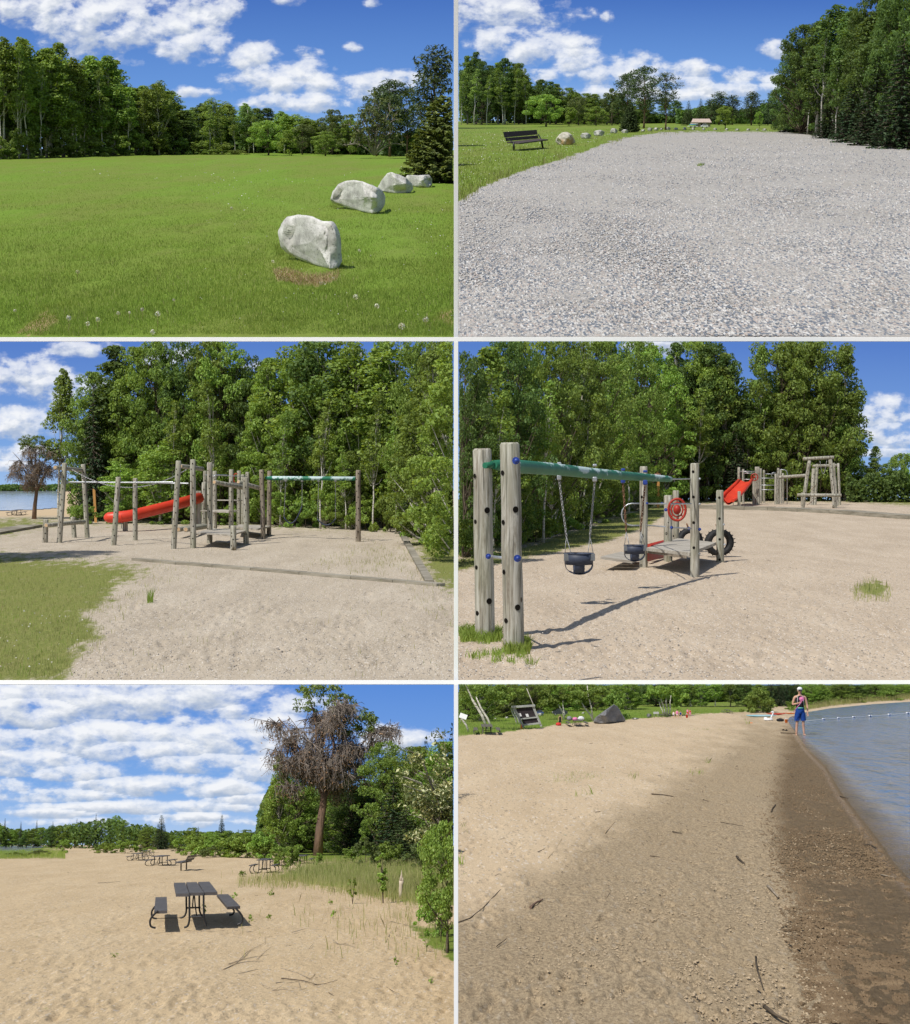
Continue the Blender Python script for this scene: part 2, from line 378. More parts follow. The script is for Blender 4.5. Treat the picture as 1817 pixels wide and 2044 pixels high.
def gravel_layer(t, ystr, sc_):
    v = t.coord((1, 1/ystr, 1)); cols = [(0, (.11, .125, .15)), (.16, (.24, .245, .25)), (.34, (.35, .335, .32)), (.58, (.44, .42, .395)), (.82, (.40, .33, .29)), (.90, (.55, .535, .51))]
    c1, r1, d1 = speckle(t, v, sc_, cols, 0); c2, r2, d2 = speckle(t, v, sc_*2.3, cols, 0)
    big = t.noise(v, .45, 5, .6); fine = t.noise(v, 60*sc_/40, 3, .7)
    c = t.mix(t.ramp(r1, [(.45, 0), (.5, 1)]), c1, c2)
    sand = t.ramp(fine, [(.3, (.25, .23, .20)), (.7, (.40, .375, .33))])
    edge = t.ramp(d1, [(.30, 0), (.50, 1)]); c = t.mix(t.math('MULTIPLY', edge, .75), c, sand)
    c = t.mix(t.math('MULTIPLY', t.ramp(t.noise(v, .7, 6, .65), [(.50, 0), (.68, 1)]), .75), c, sand)
    c3, r3, d3 = speckle(t, v, sc_*.55, [(0, (.22, .23, .25)), (.2, (.36, .35, .33)), (.5, (.44, .42, .39)), (.8, (.56, .545, .52))], 0)
    c = t.mix(t.math('MULTIPLY', t.ramp(t.math('ADD', r3, t.math('MULTIPLY', big, .4)), [(.35, 0), (.8, 1)]), .30), c, c3)
    hgt = t.math('SUBTRACT', 1, d1); return c, hgt, big
PALDRY = ((.13, .15, .04), (.18, .20, .055), (.26, .26, .09))
def lawn_mat():
    t = NT('lawn'); c, n = grass_layer(t, 4.5, 1.2)
    v = t.coord((1, .22, 1)); m = t.noise(v, .16, 3, .5, .6); c = t.mix(t.ramp(m, [(.45, 0), (.62, .5)]), c, (.15, .27, .03))
    dr = t.attr('dry'); k = t.noise(t.coord((1, .2, 1)), 6, 5, .7); c = t.mix(t.ramp(t.math('ADD', dr, t.math('MULTIPLY', t.math('SUBTRACT', k, .5), 1.6)), [(.5, 0), (.75, 1)]), c, (.33, .24, .13))
    t.pbr(c, .95, .08, t.bump(n, .8, .06)); return t.m
def lot_mat():
    t = NT('gravel_lot'); gc, gn = grass_layer(t, 5, 1.5, .1)
    c, hgt, big = gravel_layer(t, 5.2, 44)
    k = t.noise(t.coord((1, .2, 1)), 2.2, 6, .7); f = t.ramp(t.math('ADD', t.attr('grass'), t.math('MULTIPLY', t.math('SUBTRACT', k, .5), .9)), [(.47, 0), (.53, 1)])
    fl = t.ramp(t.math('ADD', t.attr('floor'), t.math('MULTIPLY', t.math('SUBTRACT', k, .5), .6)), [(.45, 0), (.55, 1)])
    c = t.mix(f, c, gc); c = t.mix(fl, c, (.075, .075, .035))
    t.pbr(c, .93, .12, t.bump(hgt, 1, .05)); return t.m
def sand_mat(name, ystr, c1, c2, c3, gs=60, lump=.6, speck=.5, grass=True, lumpd=.12, pal=None):
    t = NT(name); v = t.coord((1, 1/ystr, 1)); b = t.noise(v, .9, 6, .6); fi = t.noise(v, gs, 3, .75)
    c = t.ramp(b, [(.3, c1), (.5, c2), (.7, c3)]); c = t.mix(.30, c, t.ramp(fi, [(.3, tuple(q*.55 for q in c1)), (.7, tuple(min(1, q*1.45) for q in c3))]))
    cl = t.vor(v, gs*.55, out='Color'); r = t.n('SeparateColor'); t.L(cl, r.inputs[0])
    c = t.mix(t.math('MULTIPLY', t.ramp(r.outputs[0], [(0, 1), (.07, 0)], 'CONSTANT'), speck), c, (.12, .11, .10))
    c = t.mix(t.math('MULTIPLY', t.ramp(r.outputs[1], [(0, 1), (.06, 0)], 'CONSTANT'), speck), c, (.68, .64, .58))
    vb = t.coord((1, 2.4/ystr, 1)); l1 = t.noise(vb, 5.5, 5, .62); l2 = t.noise(vb, 20, 5, .7)
    nm = t.bump(l1, lump, lumpd); nm = t.bump(l2, lump, lumpd*.3, nm); nm = t.bump(fi, .5, .012, nm)
    if grass:
        gc, gn = grass_layer(t, ystr, 1.4, .12, pal)
        k = t.noise(v, 3.0, 6, .72); f = t.ramp(t.math('ADD', t.attr('grass'), t.math('MULTIPLY', t.math('SUBTRACT', k, .5), 2.4)), [(.36, 0), (.72, 1)])
        c = t.mix(t.math('MULTIPLY', t.attr('lane'), t.ramp(t.noise(t.coord((1, .1, 1)), 1.6, 6, .7), [(.35, .15), (.65, .75)])), c, (.35, .325, .285))
    c = t.mix(f, c, gc)
    return t, c, nm, v
def ground(name, T, px0, px1, py0, py1, mat, masks, nx=300, ny=260, bump=.02, bfun=None):
    """one sheet on the terrace floor; rows close together near the front edge"""
    Yn = T.g(UX, py1).y; Yf = T.g(UX, py0).y
    Ys = np.geomspace(Yn, Yf, ny); u = np.linspace((px0-UX)/FX, (px1-UX)/FX, nx)
    # straight side at the middle of the hill
    _, dyn, _ = T.ray(0, 0)
    YY = np.repeat(Ys[:, None], nx, 1)
    pyr = np.interp(Ys, [T.g(UX, p).y for p in np.linspace(py1, py0, 200)], np.linspace(py1, py0, 200))
    _, dy, dz = T.ray(0, pyr); tt = Ys/dy
    XX = tt[:, None]*u[None, :]
    Px, Py = T.px(XX, YY)
    ZZ = (vnoise(XX*.7, YY*.25, 3, 4)-.5)*bump
    if bfun: ZZ = ZZ+bfun(XX, YY, Px, Py)
    A = {k: f(Px, Py, XX, YY) for k, f in masks.items()}
    o = link(name, grid_mesh(name, XX, YY, ZZ, mat, A)); put(o, T); tag(o, kind='structure'); return o
def soft(poly, w=6):
    return lambda Px, Py, X, Y: np.clip(.5+sdist(Px, Py, poly)/(2*w), 0, 1)
def union(*fs): return lambda *a: np.maximum.reduce([f(*a) for f in fs])

# ---- sky sheets and clouds ---------------------------------------------------
def skywall(T, Y, px0, px1, py0, py1, mat, blobs, hz, top, nx=220, ny=120, base=0.0):
    us = np.linspace(px0, px1, nx); vs = np.linspace(py1, py0, ny); PX, PY = np.meshgrid(us, vs)
    u, dy, dz = T.ray(PX, PY); t = Y/dy; X = t*u; Z = T.h+t*dz
    cov = np.full(PX.shape, -.62+base); sh = np.zeros(PX.shape)+.5; wmax = np.zeros(PX.shape)
    for (bx, by, rx, ry, *wt) in blobs:
        wt = wt[0] if wt else 1.0
        q = np.sqrt(((PX-bx)/rx)**2+((PY-by)/ry)**2); k = np.clip(1.75-q*.95, -1, 1)*wt
        k = np.where(PY > by, np.clip(k-(PY-by)/ry*.25*wt, -1, 1), k)
        sh = np.where(k > wmax, .5-(PY-by)/ry*.75, sh); wmax = np.maximum(wmax, k)
        cov = np.maximum(cov, -.62+base+k*1.25)
    sh = np.clip(sh, -.3, 1.2); alt = np.clip((hz-PY)/(hz-top), 0, 1)
    me = grid_mesh('sky', X, np.full(X.shape, Y), Z, mat, {'cov': np.clip(cov, -1.2, 1.1), 'shade': sh, 'alt': alt})
    uvl = me.uv_layers.new(name='sky'); li = np.empty(len(me.loops), np.int32); me.loops.foreach_get('vertex_index', li)
    UV = np.stack([PX.ravel()/100, -PY.ravel()/100], -1)[li].astype(np.float32); uvl.data.foreach_set('uv', UV.ravel())
    o = link('sky', me); put(o, T); tag(o, kind='structure'); return o

S12 = sky('sky_deep', (.070, .18, .54), (.15, .33, .73), (.34, .53, .85), 0, 0, 1.5, .9)
S34 = sky('sky_mid', (.10, .22, .60), (.20, .38, .75), (.37, .55, .83), 0, 0, 1.5, .9)
S5 = sky('sky_pale', (.11, .27, .70), (.22, .42, .80), (.46, .62, .86), 0, 0, 1.7, .8, (.42, .49, .60))
skywall(P1, 200, -700, UX, -220, 345, S12, [(110, 5, 130, 62), (210, 45, 150, 70), (330, 60, 120, 50), (385, 95, 70, 32), (430, 20, 60, 30), (262, 122, 38, 12, .8), (400, 118, 45, 16, .8),
    (510, 118, 52, 38), (560, 160, 100, 38), (640, 178, 120, 36), (740, 170, 95, 26), (600, 205, 110, 22), (610, 104, 36, 12, .8), (442, 138, 14, 10, .7), (392, 186, 42, 12, .9), (706, 93, 18, 12, .75), (578, 4, 34, 11, .8), (746, 8, 20, 10, .75), (460, 55, 14, 12, .5), (805, 160, 60, 18)], 300, 0)
skywall(P2, 168, UX, 2520, -220, 300, S12, [(960, 25, 120, 56), (1010, 90, 70, 40), (1085, 98, 110, 36), (1150, 110, 60, 24), (1110, 30, 60, 26, .8), (1060, 150, 50, 14), (1200, 128, 100, 24), (1260, 152, 120, 28), (1385, 140, 48, 22), (1340, 170, 100, 20),
    (1500, 158, 62, 18), (1480, 178, 100, 16), (1250, 190, 150, 18), (1552, 100, 32, 20, .85), (1216, 34, 14, 14, .8), (1165, 22, 26, 14, .6)], 235, 0)
skywall(P3, 136, -700, UX, 677, 1030, S34, [(50, 745, 100, 36), (130, 780, 80, 40), (150, 700, 50, 18), (215, 692, 30, 14), (15, 780, 40, 16, .8), (40, 850, 100, 34), (60, 905, 90, 18), (20, 930, 60, 12), (510, 735, 30, 12, .9), (330, 720, 60, 60, .8)], 985, 690, 140, 80)
skywall(P4, 109, UX, 2520, 677, 1040, S34, [(1780, 830, 70, 40), (1800, 870, 80, 30), (1755, 800, 30, 16, .7), (1310, 690, 60, 24), (1430, 760, 40, 40, .5), (1170, 690, 40, 20, .8), (1790, 905, 70, 12)], 985, 690, 140, 80)
skywall(P5, 130, -700, UX, 1362, 1725, S5, [(b[0], b[1], b[2]*1.08, b[3]*1.35, *b[4:]) for b in [(90, 1395, 110, 40), (60, 1425, 110, 30), (330, 1388, 180, 30), (250, 1400, 140, 34), (370, 1445, 50, 12, .8), (220, 1480, 150, 30), (290, 1500, 130, 20), (450, 1484, 110, 32), (560, 1460, 60, 26), (60, 1525, 90, 22),
    (160, 1545, 90, 14), (300, 1570, 140, 16), (430, 1575, 70, 16), (20, 1580, 40, 16), (110, 1590, 120, 11), (300, 1612, 200, 10), (500, 1600, 80, 9), (510, 1543, 45, 16), (100, 1625, 70, 8), (390, 1632, 60, 8), (560, 1395, 70, 22, .55), (790, 1475, 80, 18), (270, 1645, 300, 9, .7), (520, 1420, 120, 26, .8), (30, 1480, 90, 22, .9), (420, 1525, 160, 18, .9)]], 1690, 1367, 220, 140, .14)
skywall(P6, 128, UX, 2520, 1362, 1440, S5, [(930, 1372, 10, 4)], 1440, 1367, 60, 14)

def prints(T, X, Y, n, r, d, seed, region, ys=3.2, paths=()):
    """trodden hollows with low rims, some of them in walking lines"""
    rs = np.random.RandomState(seed); px = rs.uniform(max(T.x0, 0), min(T.x1, 1817), n); py = T.g(UX, 700).y*0+rs.uniform(region[0], region[1], n)
    for (xa, ya, xb, yb, k) in paths:
        f = np.linspace(0, 1, k); px = np.append(px, xa+(xb-xa)*f+rs.randn(k)*2+np.where(np.arange(k) % 2, 5, -5)); py = np.append(py, ya+(yb-ya)*f+rs.randn(k))
    gx, gy = T.ga(px, py); Z = np.zeros(X.shape)
    for x, y in zip(gx, gy):
        i0, i1 = np.searchsorted(Y[:, 0], [y-4*r*ys, y+4*r*ys]); 
        if i1 <= i0: continue
        s = slice(i0, i1); rr = r*(.6+.8*rs.rand()); a = rs.randn()*.4; dx, dy = X[s]-x, (Y[s]-y)/ys; dx = dx+dy*a; q = (dx/rr)**2+(dy/(rr*1.5))**2
        Z[s] += -d*np.exp(-q)*(.5+rs.rand())+d*.45*np.exp(-(np.sqrt(q)-1.5)**2*4)
    px_, py_ = T.px(X, Y); Z = Z*np.clip((T.ybot-14-py_)/14, 0, 1)
    if T is P5: Z = Z*(1-np.exp(-((px_-575)/150)**4-((py_-1940)/70)**4))
    return Z
def dunes(X, Y, Px, Py): return (vnoise(X*.9, Y*.22, 11, 4)-.5)*.10+prints(P5, X, Y, 900, .060, .016, 4, (1712, 2044), 3.6, ((40, 2040, 330, 1740, 30), (200, 2040, 60, 1760, 26), (420, 2040, 280, 1735, 30), (700, 2040, 500, 1830, 22)))
def tramped3(X, Y, Px, Py): return prints(P3, X, Y, 700, .075, .020, 5, (1065, 1352), 3.4, ((440, 1350, 380, 1180, 24), (470, 1350, 490, 1190, 24), (800, 1340, 520, 1200, 20)))
def tramped4(X, Y, Px, Py): return prints(P4, X, Y, 800, .07, .018, 6, (1060, 1352), 3.4, ((1300, 1350, 1500, 1060, 26), (1600, 1340, 1480, 1040, 26)))
# ---- floors -------------------------------------------------------------------
ground('lawn', P1, -700, UX, 299, 676, lawn_mat(), {'dry': union(soft([(548, 545), (575, 540), (610, 552), (650, 550), (680, 545), (668, 560), (640, 570), (600, 570), (575, 562), (552, 560)], 10), soft([(95, 610), (60, 640), (30, 668), (90, 668), (120, 640)], 16), soft([(860, 640), (880, 620), (905, 615), (905, 650)], 14))}, 260, 240, .12)
LOTG = [(800, 100), (1560, 100), (1560, 262.5), (1420, 262.5), (1330, 263.5), (1262, 272), (1215, 283), (1165, 303), (1110, 321), (1060, 335), (1000, 357), (960, 375), (915, 400), (800, 430)]
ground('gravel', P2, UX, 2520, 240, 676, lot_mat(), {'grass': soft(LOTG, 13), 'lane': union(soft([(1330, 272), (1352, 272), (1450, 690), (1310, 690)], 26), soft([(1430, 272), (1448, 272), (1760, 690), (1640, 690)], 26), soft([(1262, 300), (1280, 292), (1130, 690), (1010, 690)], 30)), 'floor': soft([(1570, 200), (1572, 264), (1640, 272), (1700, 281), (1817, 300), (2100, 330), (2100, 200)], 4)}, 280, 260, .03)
G3 = [[(-300, 1104), (0, 1107), (130, 1117), (250, 1127), (290, 1142), (235, 1165), (215, 1200), (170, 1230), (200, 1268), (150, 1310), (125, 1370), (-300, 1370)],
      [(-300, 1072), (-10, 1068), (85, 1050), (120, 1040), (40, 1034), (-300, 1040)], [(808, 1052), (700, 1050), (160, 1037), (160, 1010), (1000, 1010), (1000, 1235), (940, 1200), (868, 1160), (835, 1102)]]
t, c, nm, v = sand_mat('playground_sand', 4, (.34, .285, .215), (.42, .355, .27), (.49, .425, .335), 110, .8, .6, True, .12, PALDRY)
sh = t.attr('beach'); c = t.mix(sh, c, (.52, .40, .26)); t.pbr(c, .95, .08, nm); SAND3 = t.m
ground('sand', P3, -700, UX, 969, 1361, SAND3, {'grass': union(*[soft(p, 26) for p in G3]), 'beach': soft([(-300, 1037), (120, 1030), (230, 1045), (230, 960), (-300, 960)], 3)}, 420, 300, .02, tramped3)
G4 = [[(850, 1126), (1043, 1094), (1148, 1059), (1258, 1024), (1343, 997), (1500, 985), (1900, 985), (2100, 985), (2100, 1016), (1817, 1009), (1678, 1000), (1500, 1000), (1340, 1008), (1328, 1026), (1298, 1049), (1218, 1079), (1048, 1114), (850, 1152)], [(850, 1122), (1040, 1090), (1340, 995), (1340, 960), (850, 960)]]
t, c, nm, v = sand_mat('swing_sand', 4, (.37, .295, .215), (.45, .365, .27), (.52, .43, .325), 110, .8, .6, True, .12, PALDRY)
t.pbr(c, .95, .08, nm); SAND4 = t.m
ground('sand', P4, UX, 2520, 986, 1361, SAND4, {'grass': union(*[soft(p, 7) for p in G4], soft([(1715, 1170), (1750, 1160), (1772, 1172), (1760, 1190), (1725, 1188)], 9))}, 420, 300, .025, tramped4)
t, c, nm, v = sand_mat('beach_sand', 4.5, (.47, .35, .205), (.54, .41, .25), (.60, .47, .30), 75, .60, .3, True, .10)
t.pbr(c, .95, .08, nm); SAND5 = t.m
G5 = [[(545, 1752), (615, 1725), (760, 1716), (1000, 1712), (1000, 1815), (845, 1806), (760, 1788), (650, 1770)], [(-300, 1703), (0, 1706), (70, 1702), (118, 1695), (118, 1688), (-300, 1690)],
      [(340, 1693), (420, 1702), (560, 1708), (620, 1722), (1000, 1716), (1000, 1690), (340, 1686)], [(820, 1850), (1000, 1840), (1000, 1940), (930, 1930), (860, 1890)]]
ground('sand', P5, -700, UX, 1687, 2085, SAND5, {'grass': union(*[soft(p, 9) for p in G5])}, 440, 320, .01, dunes)
# ---- lakeshore sand: pale dry top, rough speckled middle, dark wet edge
t, c, nm, v = sand_mat('lakeshore_sand', 5, (.45, .34, .215), (.52, .40, .26), (.58, .46, .31), 60, .5, .35, True, .07)
ro = t.attr('rough'); k = t.noise(v, 1.1, 8, .72); rf = t.ramp(t.math('ADD', ro, t.math('MULTIPLY', t.math('SUBTRACT', k, .5), 1.5)), [(.25, 0), (.8, 1)])
db = t.noise(t.coord((1.8, .30, 1)), 9, 8, .8, .3); db2 = t.noise(t.coord((1, .2, 1)), .9, 5, .7); c = t.mix(t.math('MULTIPLY', t.ramp(t.math('ADD', db, t.math('MULTIPLY', db2, .5)), [(.80, 0), (.90, 1)]), t.math('MULTIPLY', rf, .62)), c, (.10, .085, .07))
c = t.mix(t.math('MULTIPLY', rf, .55), c, (.36, .275, .165)); gr_ = t.noise(t.coord((1, .45, 1)), 26, 4, .8); c = t.mix(t.math('MULTIPLY', t.ramp(gr_, [(.40, 1), (.56, 0)]), t.math('MULTIPLY', rf, .62)), c, (.15, .11, .065))
wf = t.ramp(t.math('ADD', t.attr('wet'), t.math('MULTIPLY', t.math('SUBTRACT', k, .5), 1.3)), [(.2, 0), (.85, 1)])
c = t.mix(t.math('MULTIPLY', wf, .80), c, t.ramp(t.noise(t.coord((1, .45, 1)), 12, 7, .8), [(.36, (.12, .08, .042)), (.52, (.20, .135, .068)), (.68, (.28, .20, .115))])); lip = t.attr('lip'); c = t.mix(lip, c, (.40, .31, .24))
clod = t.noise(t.coord((1, .5, 1)), 16, 7, .78); nm = t.bump(clod, t.math('ADD', .08, t.math('ADD', t.math('MULTIPLY', rf, .5), t.math('MULTIPLY', t.attr('wet'), .7))), .06, nm)
t.pbr(c, t.math('SUBTRACT', .95, t.math('MULTIPLY', wf, .25)), .12, nm); SAND6 = t.m
SHORE = [(1568, 1438), (1577, 1452), (1590, 1470), (1608, 1495), (1648, 1533), (1673, 1578), (1708, 1623), (1748, 1673), (1783, 1723), (1817, 1760), (1990, 1925), (2120, 2060), (2700, 2060)]
FARSH = [(2700, 1330), (2200, 1364), (1817, 1397), (1740, 1402), (1658, 1410), (1603, 1419), (1575, 1428)]
LAKE = SHORE+FARSH
GR6 = [(800, 1475), (914, 1470), (1000, 1462), (1078, 1453), (1130, 1446), (1188, 1441), (1278, 1434), (1380, 1427), (1473, 1422), (1540, 1418), (1560, 1380), (800, 1380)]
def lakebed(X, Y, Px, Py):
    d = sdist(Px, Py, LAKE); z = (vnoise(X*1.3, Y*.3, 5, 4)-.5)*.07
    tr = sum(.016*np.cos(np.clip((Px-xc-(Py-1700)*sl)/w_, -1, 1)*PI*.5)*np.sin(Y*9+ph) for xc, sl, w_, ph in ((1440, -.05, 22, 0), (1500, .02, 18, 1.3), (1640, .35, 20, .6)))*(Py > 1600)
    p6 = prints(P6, X, Y, 420, .055, .028, 7, (1480, 2040), 2.4, ((1380, 2040, 1470, 1560, 26), (1250, 1980, 1420, 1560, 22), (1570, 2040, 1540, 1600, 26), (1480, 1560, 1540, 1460, 14)))
    return np.where(d > 0, -np.minimum(.25, d*.0035), 0)+(z+tr+p6)*np.clip(-d/25, 0, 1)
ground('sand', P6, UX, 2520, 1382, 2090, SAND6, {'grass': union(soft(GR6, 3), soft([(1603, 1418), (1658, 1408), (1740, 1400), (2200, 1362), (2200, 1340), (1560, 1380), (1575, 1420)], 2)),
    'rough': soft([(1500, 1440), (1470, 1465), (1380, 1530), (1270, 1610), (1150, 1690), (1020, 1790), (800, 1880), (800, 2200), (2300, 2200), (1700, 1500), (1580, 1440)], 70),
    'wet': soft([(1574, 1450), (1560, 1520), (1548, 1600), (1562, 1710), (1610, 1830), (1668, 1960), (1690, 2060), (2300, 2060), (2000, 1700), (1640, 1500), (1585, 1452)], 26),
    'lip': lambda Px, Py, X, Y: np.clip(1-np.abs(-sdist(Px, Py, LAKE)-np.clip((Py-1430)/22, 2, 14))/np.clip((Py-1430)/24, 2, 14), 0, 1)*.55}, 480, 400, .0, lakebed)
# ---- water ----------------------------------------------------------------------
def water_mat(name, deep, shallow, bs, ystr, str_=1.0):
    t = NT(name); v = t.coord((1, 1/ystr, 1)); a = t.noise(v, bs, 4, .6, .3); b = t.noise(v, bs*3.3, 3, .6)
    s_ = t.attr('shore'); c = t.mix(s_, deep, shallow); cs = t.noise(t.coord((.6, .5/ystr, 1)), bs*.8, 5, .6, 1.2)
    c = t.mix(t.math('MULTIPLY', t.ramp(cs, [(.35, 1), (.5, 0)]), .45), c, (.05, .06, .05))
    nm = t.bump(a, str_, .35); nm = t.bump(b, str_*.8, .10, nm)
    p = t.pbr(c, .12, .5, nm); p.inputs['IOR'].default_value = 1.33
    g = t.n('BsdfTransparent'); ms = t.n('MixShader'); t.L(t.math('MULTIPLY', t.ramp(s_, [(.35, 0), (1, 1)]), .75), ms.inputs[0]); t.L(p.outputs[0], ms.inputs[1]); t.L(g.outputs[0], ms.inputs[2]); t.L(ms.outputs[0], t.out.inputs[0])
    return t.m
def water(T, poly, mat, z, px0, px1, py0, py1, shore, nx=200, ny=200):
    Ys = np.geomspace(T.g(UX, py1).y, T.g(UX, py0).y, ny); us = np.linspace(px0, px1, nx)
    pts = []; PX = np.repeat(us[None], ny, 0)
    pyr = np.interp(Ys, [T.g(UX, p).y for p in np.linspace(py1, py0, 200)], np.linspace(py1, py0, 200)); PY = np.repeat(pyr[:, None], nx, 1)
    X, Y = T.ga(PX, PY, z); d = sdist(PX, PY, poly)
    i = np.arange(ny*nx).reshape(ny, nx); keep = (d[:-1, :-1] > -4) | (d[1:, 1:] > -4) | (d[1:, :-1] > -4) | (d[:-1, 1:] > -4)
    me = grid_mesh('water', X, Y, np.full(X.shape, z), mat, {'shore': shore(PX, PY)})
    bm = bmesh.new(); bm.from_mesh(me); bm.faces.ensure_lookup_table(); kf = keep.ravel()
    bmesh.ops.delete(bm, geom=[f for f, k in zip(bm.faces[:], kf) if not k], context='FACES'); bm.to_mesh(me); bm.free()
    o = link('water', me); put(o, T); tag(o, kind='structure'); return o
WAT = water_mat('lake_water', (.09, .17, .30), (.30, .25, .20), 2.0, 3.4, 1.0)
def sh6(PX, PY):
    d = np.full(PX.shape, 1e9)
    for i in range(len(SHORE)-1):
        (x1, y1), (x2, y2) = SHORE[i], SHORE[i+1]; ex, ey = x2-x1, y2-y1
        tt = np.clip(((PX-x1)*ex+(PY-y1)*ey)/(ex*ex+ey*ey), 0, 1); d = np.minimum(d, np.hypot(PX-x1-tt*ex, PY-y1-tt*ey))
    return np.clip(1-d/np.clip((PY-1430)*.45, 3, 150), 0, 1)
water(P6, LAKE, WAT, -.012, 1560, 2520, 1390, 2048, sh6, 260, 260)
WAT2 = water_mat('calm_water', (.30, .33, .38), (.3, .3, .3), 2.2, 4, .25)
water(P5, [(-300, 1690), (20, 1690), (78, 1691), (62, 1697), (40, 1704), (-10, 1708), (-300, 1712)], WAT2, .012, -250, 95, 1689, 1714, lambda a, b: a*0, 80, 40)
water(P3, [(-300, 979), (110, 979), (118, 1008), (60, 1013), (-300, 1018)], WAT2, .03, -250, 130, 978, 1020, lambda a, b: a*0, 80, 40)
# ---- white gutters between the six views, added as solid bars -----------------------------
def coping(T, Y, y0, y1, name, label):
    a = T.at(UX, y0, Y).z; b = T.at(UX, y1, Y).z; hw = 1300/FX*Y
    m = MB(); m.box((0, 0, 0), (2*hw, T.m(10, Y)*.8, a-b), bev=T.m(1, Y)*.4); o = m.build(name, WHITE); put(o, T, (0, Y, (a+b)/2)); tag(o, label, 'wall')
coping(P3, 132.6, 673.2, 681.6, 'coping_wall', 'long white gutter strip between the two upper scenes and the playgrounds below them')
coping(P5, 127.0, 1358, 1366.5, 'coping_wall', 'long white gutter strip between the playgrounds and the two beach scenes below them')
def slim_post(T, Y, y0, y1, label):  # added upright for the gutter between a left and a right view
    m = MB(); a = T.at(910.6, y0, Y); b = T.at(910.6, y1, Y)
    m.box((0, 0, (a.z-b.z)/2), (T.m(8.6, Y), T.m(8.6, Y), a.z-b.z), bev=T.m(1, Y)*.4)
    o = m.build('white_post', WHITE); put(o, T, (a.x, Y, b.z)); tag(o, label, 'post', 'upright white gutter strips between the left and right views')
slim_post(P2, 651/41, -60, 674, 'slim white gutter strip between the boulder meadow and the gravel lot')
slim_post(P4, 127.2/6, 681, 1358.5, 'slim white gutter strip between the climbing-frame playground and the swing playground')
slim_post(P6, P6.g(UX, 2048).y*.86, 1366, 2060, 'slim white gutter strip between the picnic-table beach and the lakeshore')
# ------------------------------------------------------------------ plants
def unit(v): return v/(np.linalg.norm(v, axis=-1, keepdims=True)+1e-9)
def leaf_quads(rs, P, N, size, aspect=.62, droop=0.0):
    """a folded leaf-shaped quad at every point P facing N"""
    n = len(P); a = unit(np.cross(N, unit(rs.randn(n, 3)))); b = np.cross(N, a)
    s = (size*(.4+1.05*rs.rand(n)**1.4))[:, None]
    k = N*s*.18
    return np.stack([P-a*s*.5, P+b*s*aspect*.5+k, P+a*s*.55, P-b*s*aspect*.5+k], 1)
def crown_points(rs, cl, nleaf, up=.35, shell=.75):
    """cl: (n,6) clusters x,y,z,rx,ry,rz"""
    cl = np.asarray(cl); vol = (cl[:, 3]*cl[:, 4]+cl[:, 5]*cl[:, 3])+1e-6; idx = rs.choice(len(cl), nleaf, p=vol/vol.sum())
    d = unit(rs.randn(nleaf, 3)+np.array([0, 0, up*.6])); r = (shell+(1-shell)*rs.rand(nleaf))*np.where(rs.rand(nleaf) < .22, rs.rand(nleaf)**.5, 1)
    C = cl[idx]; P = C[:, :3]+d*r[:, None]*C[:, 3:6]
    N = unit(d*.55+unit(rs.randn(nleaf, 3))*.75+np.array([0, 0, up])); return P, N
def limbs(mb, rs, H, r0, cl, zlo, lean=(0, 0), every=2, kink=.02):
    """tapering trunk with limbs that reach for the clusters"""
    n = 9; pts = []
    for i in range(n):
        f = i/(n-1); pts.append((lean[0]*f*f*H+kink*H*(rs.rand()-.5)*(f > .05), lean[1]*f*f*H+kink*H*(rs.rand()-.5)*(f > .05), f*H*.95-.04*H*(f == 0)))
    mb.tube(pts, [r0*(1-.88*i/(n-1))*(1.35 if i == 0 else 1) for i in range(n)], 8)
    for c in cl[::every]:
        z = max(zlo, c[2]-.22*H*(.4+rs.rand())); f = min(.97, z/(H*.95)); i = min(n-2, int(f*(n-1))); q = f*(n-1)-i
        a = Vector(pts[i]).lerp(Vector(pts[i+1]), q); b = Vector(c[:3]); m_ = a.lerp(b, .5)+Vector((0, 0, -.02*H))
        rr = r0*(1-.88*f)*.45; mb.tube([a, m_, b], [rr, rr*.7, rr*.3], 5, cap=False)
def leafy(name, seed, H, W, zlo, ncl, nleaf, size, prof, crs=.16, trunk=None, leaf=LEAF, r0=None, lean=(0, 0), gap=.0):
    """prototype tree: (crown mesh, trunk mesh) of height H, half width W"""
    rs = np.random.RandomState(seed); cl = []
    while len(cl) < ncl:
        t = rs.rand()**.85; rr = prof(t)*W; a = rs.rand()*2*PI; q = rs.rand()**.42*.92
        c = crs*H*(.35+.85*rs.rand()**1.3)*(.5+.5*min(1, prof(t)*1.4)); z = zlo+(H-zlo)*t
        rr = max(0, rr-c*.30)*(1 if rs.rand() > .12 else 1.18); cl.append((math.cos(a)*rr*q+lean[0]*(z/H)**2*H, math.sin(a)*rr*q+lean[1]*(z/H)**2*H, min(z, H-c*.6), c, c, c*.62))
    cl = np.array(cl); P, N = crown_points(rs, cl, nleaf); V = leaf_quads(rs, P, N, size)
    cm = np_mesh('crown', V.reshape(-1, 3), 4, [leaf]); mb = MB(); limbs(mb, rs, H, r0 or H*.014, cl, zlo*.9, lean)
    return cm, mb.mesh('trunk', trunk or BARKG)
def p_asp(t): return (1-t)**.55*(.55+.45*min(1, t*5)) if t < 1 else 0
def p_round(t): return math.sqrt(max(0, 1-(2*t-1)**2))*.95+.05
def p_broad(t): return math.sqrt(max(0, 1-(1.6*t-.6)**2)) if t > .0 else .8
def p_bush(t): return math.sqrt(max(0, 1-t*t))
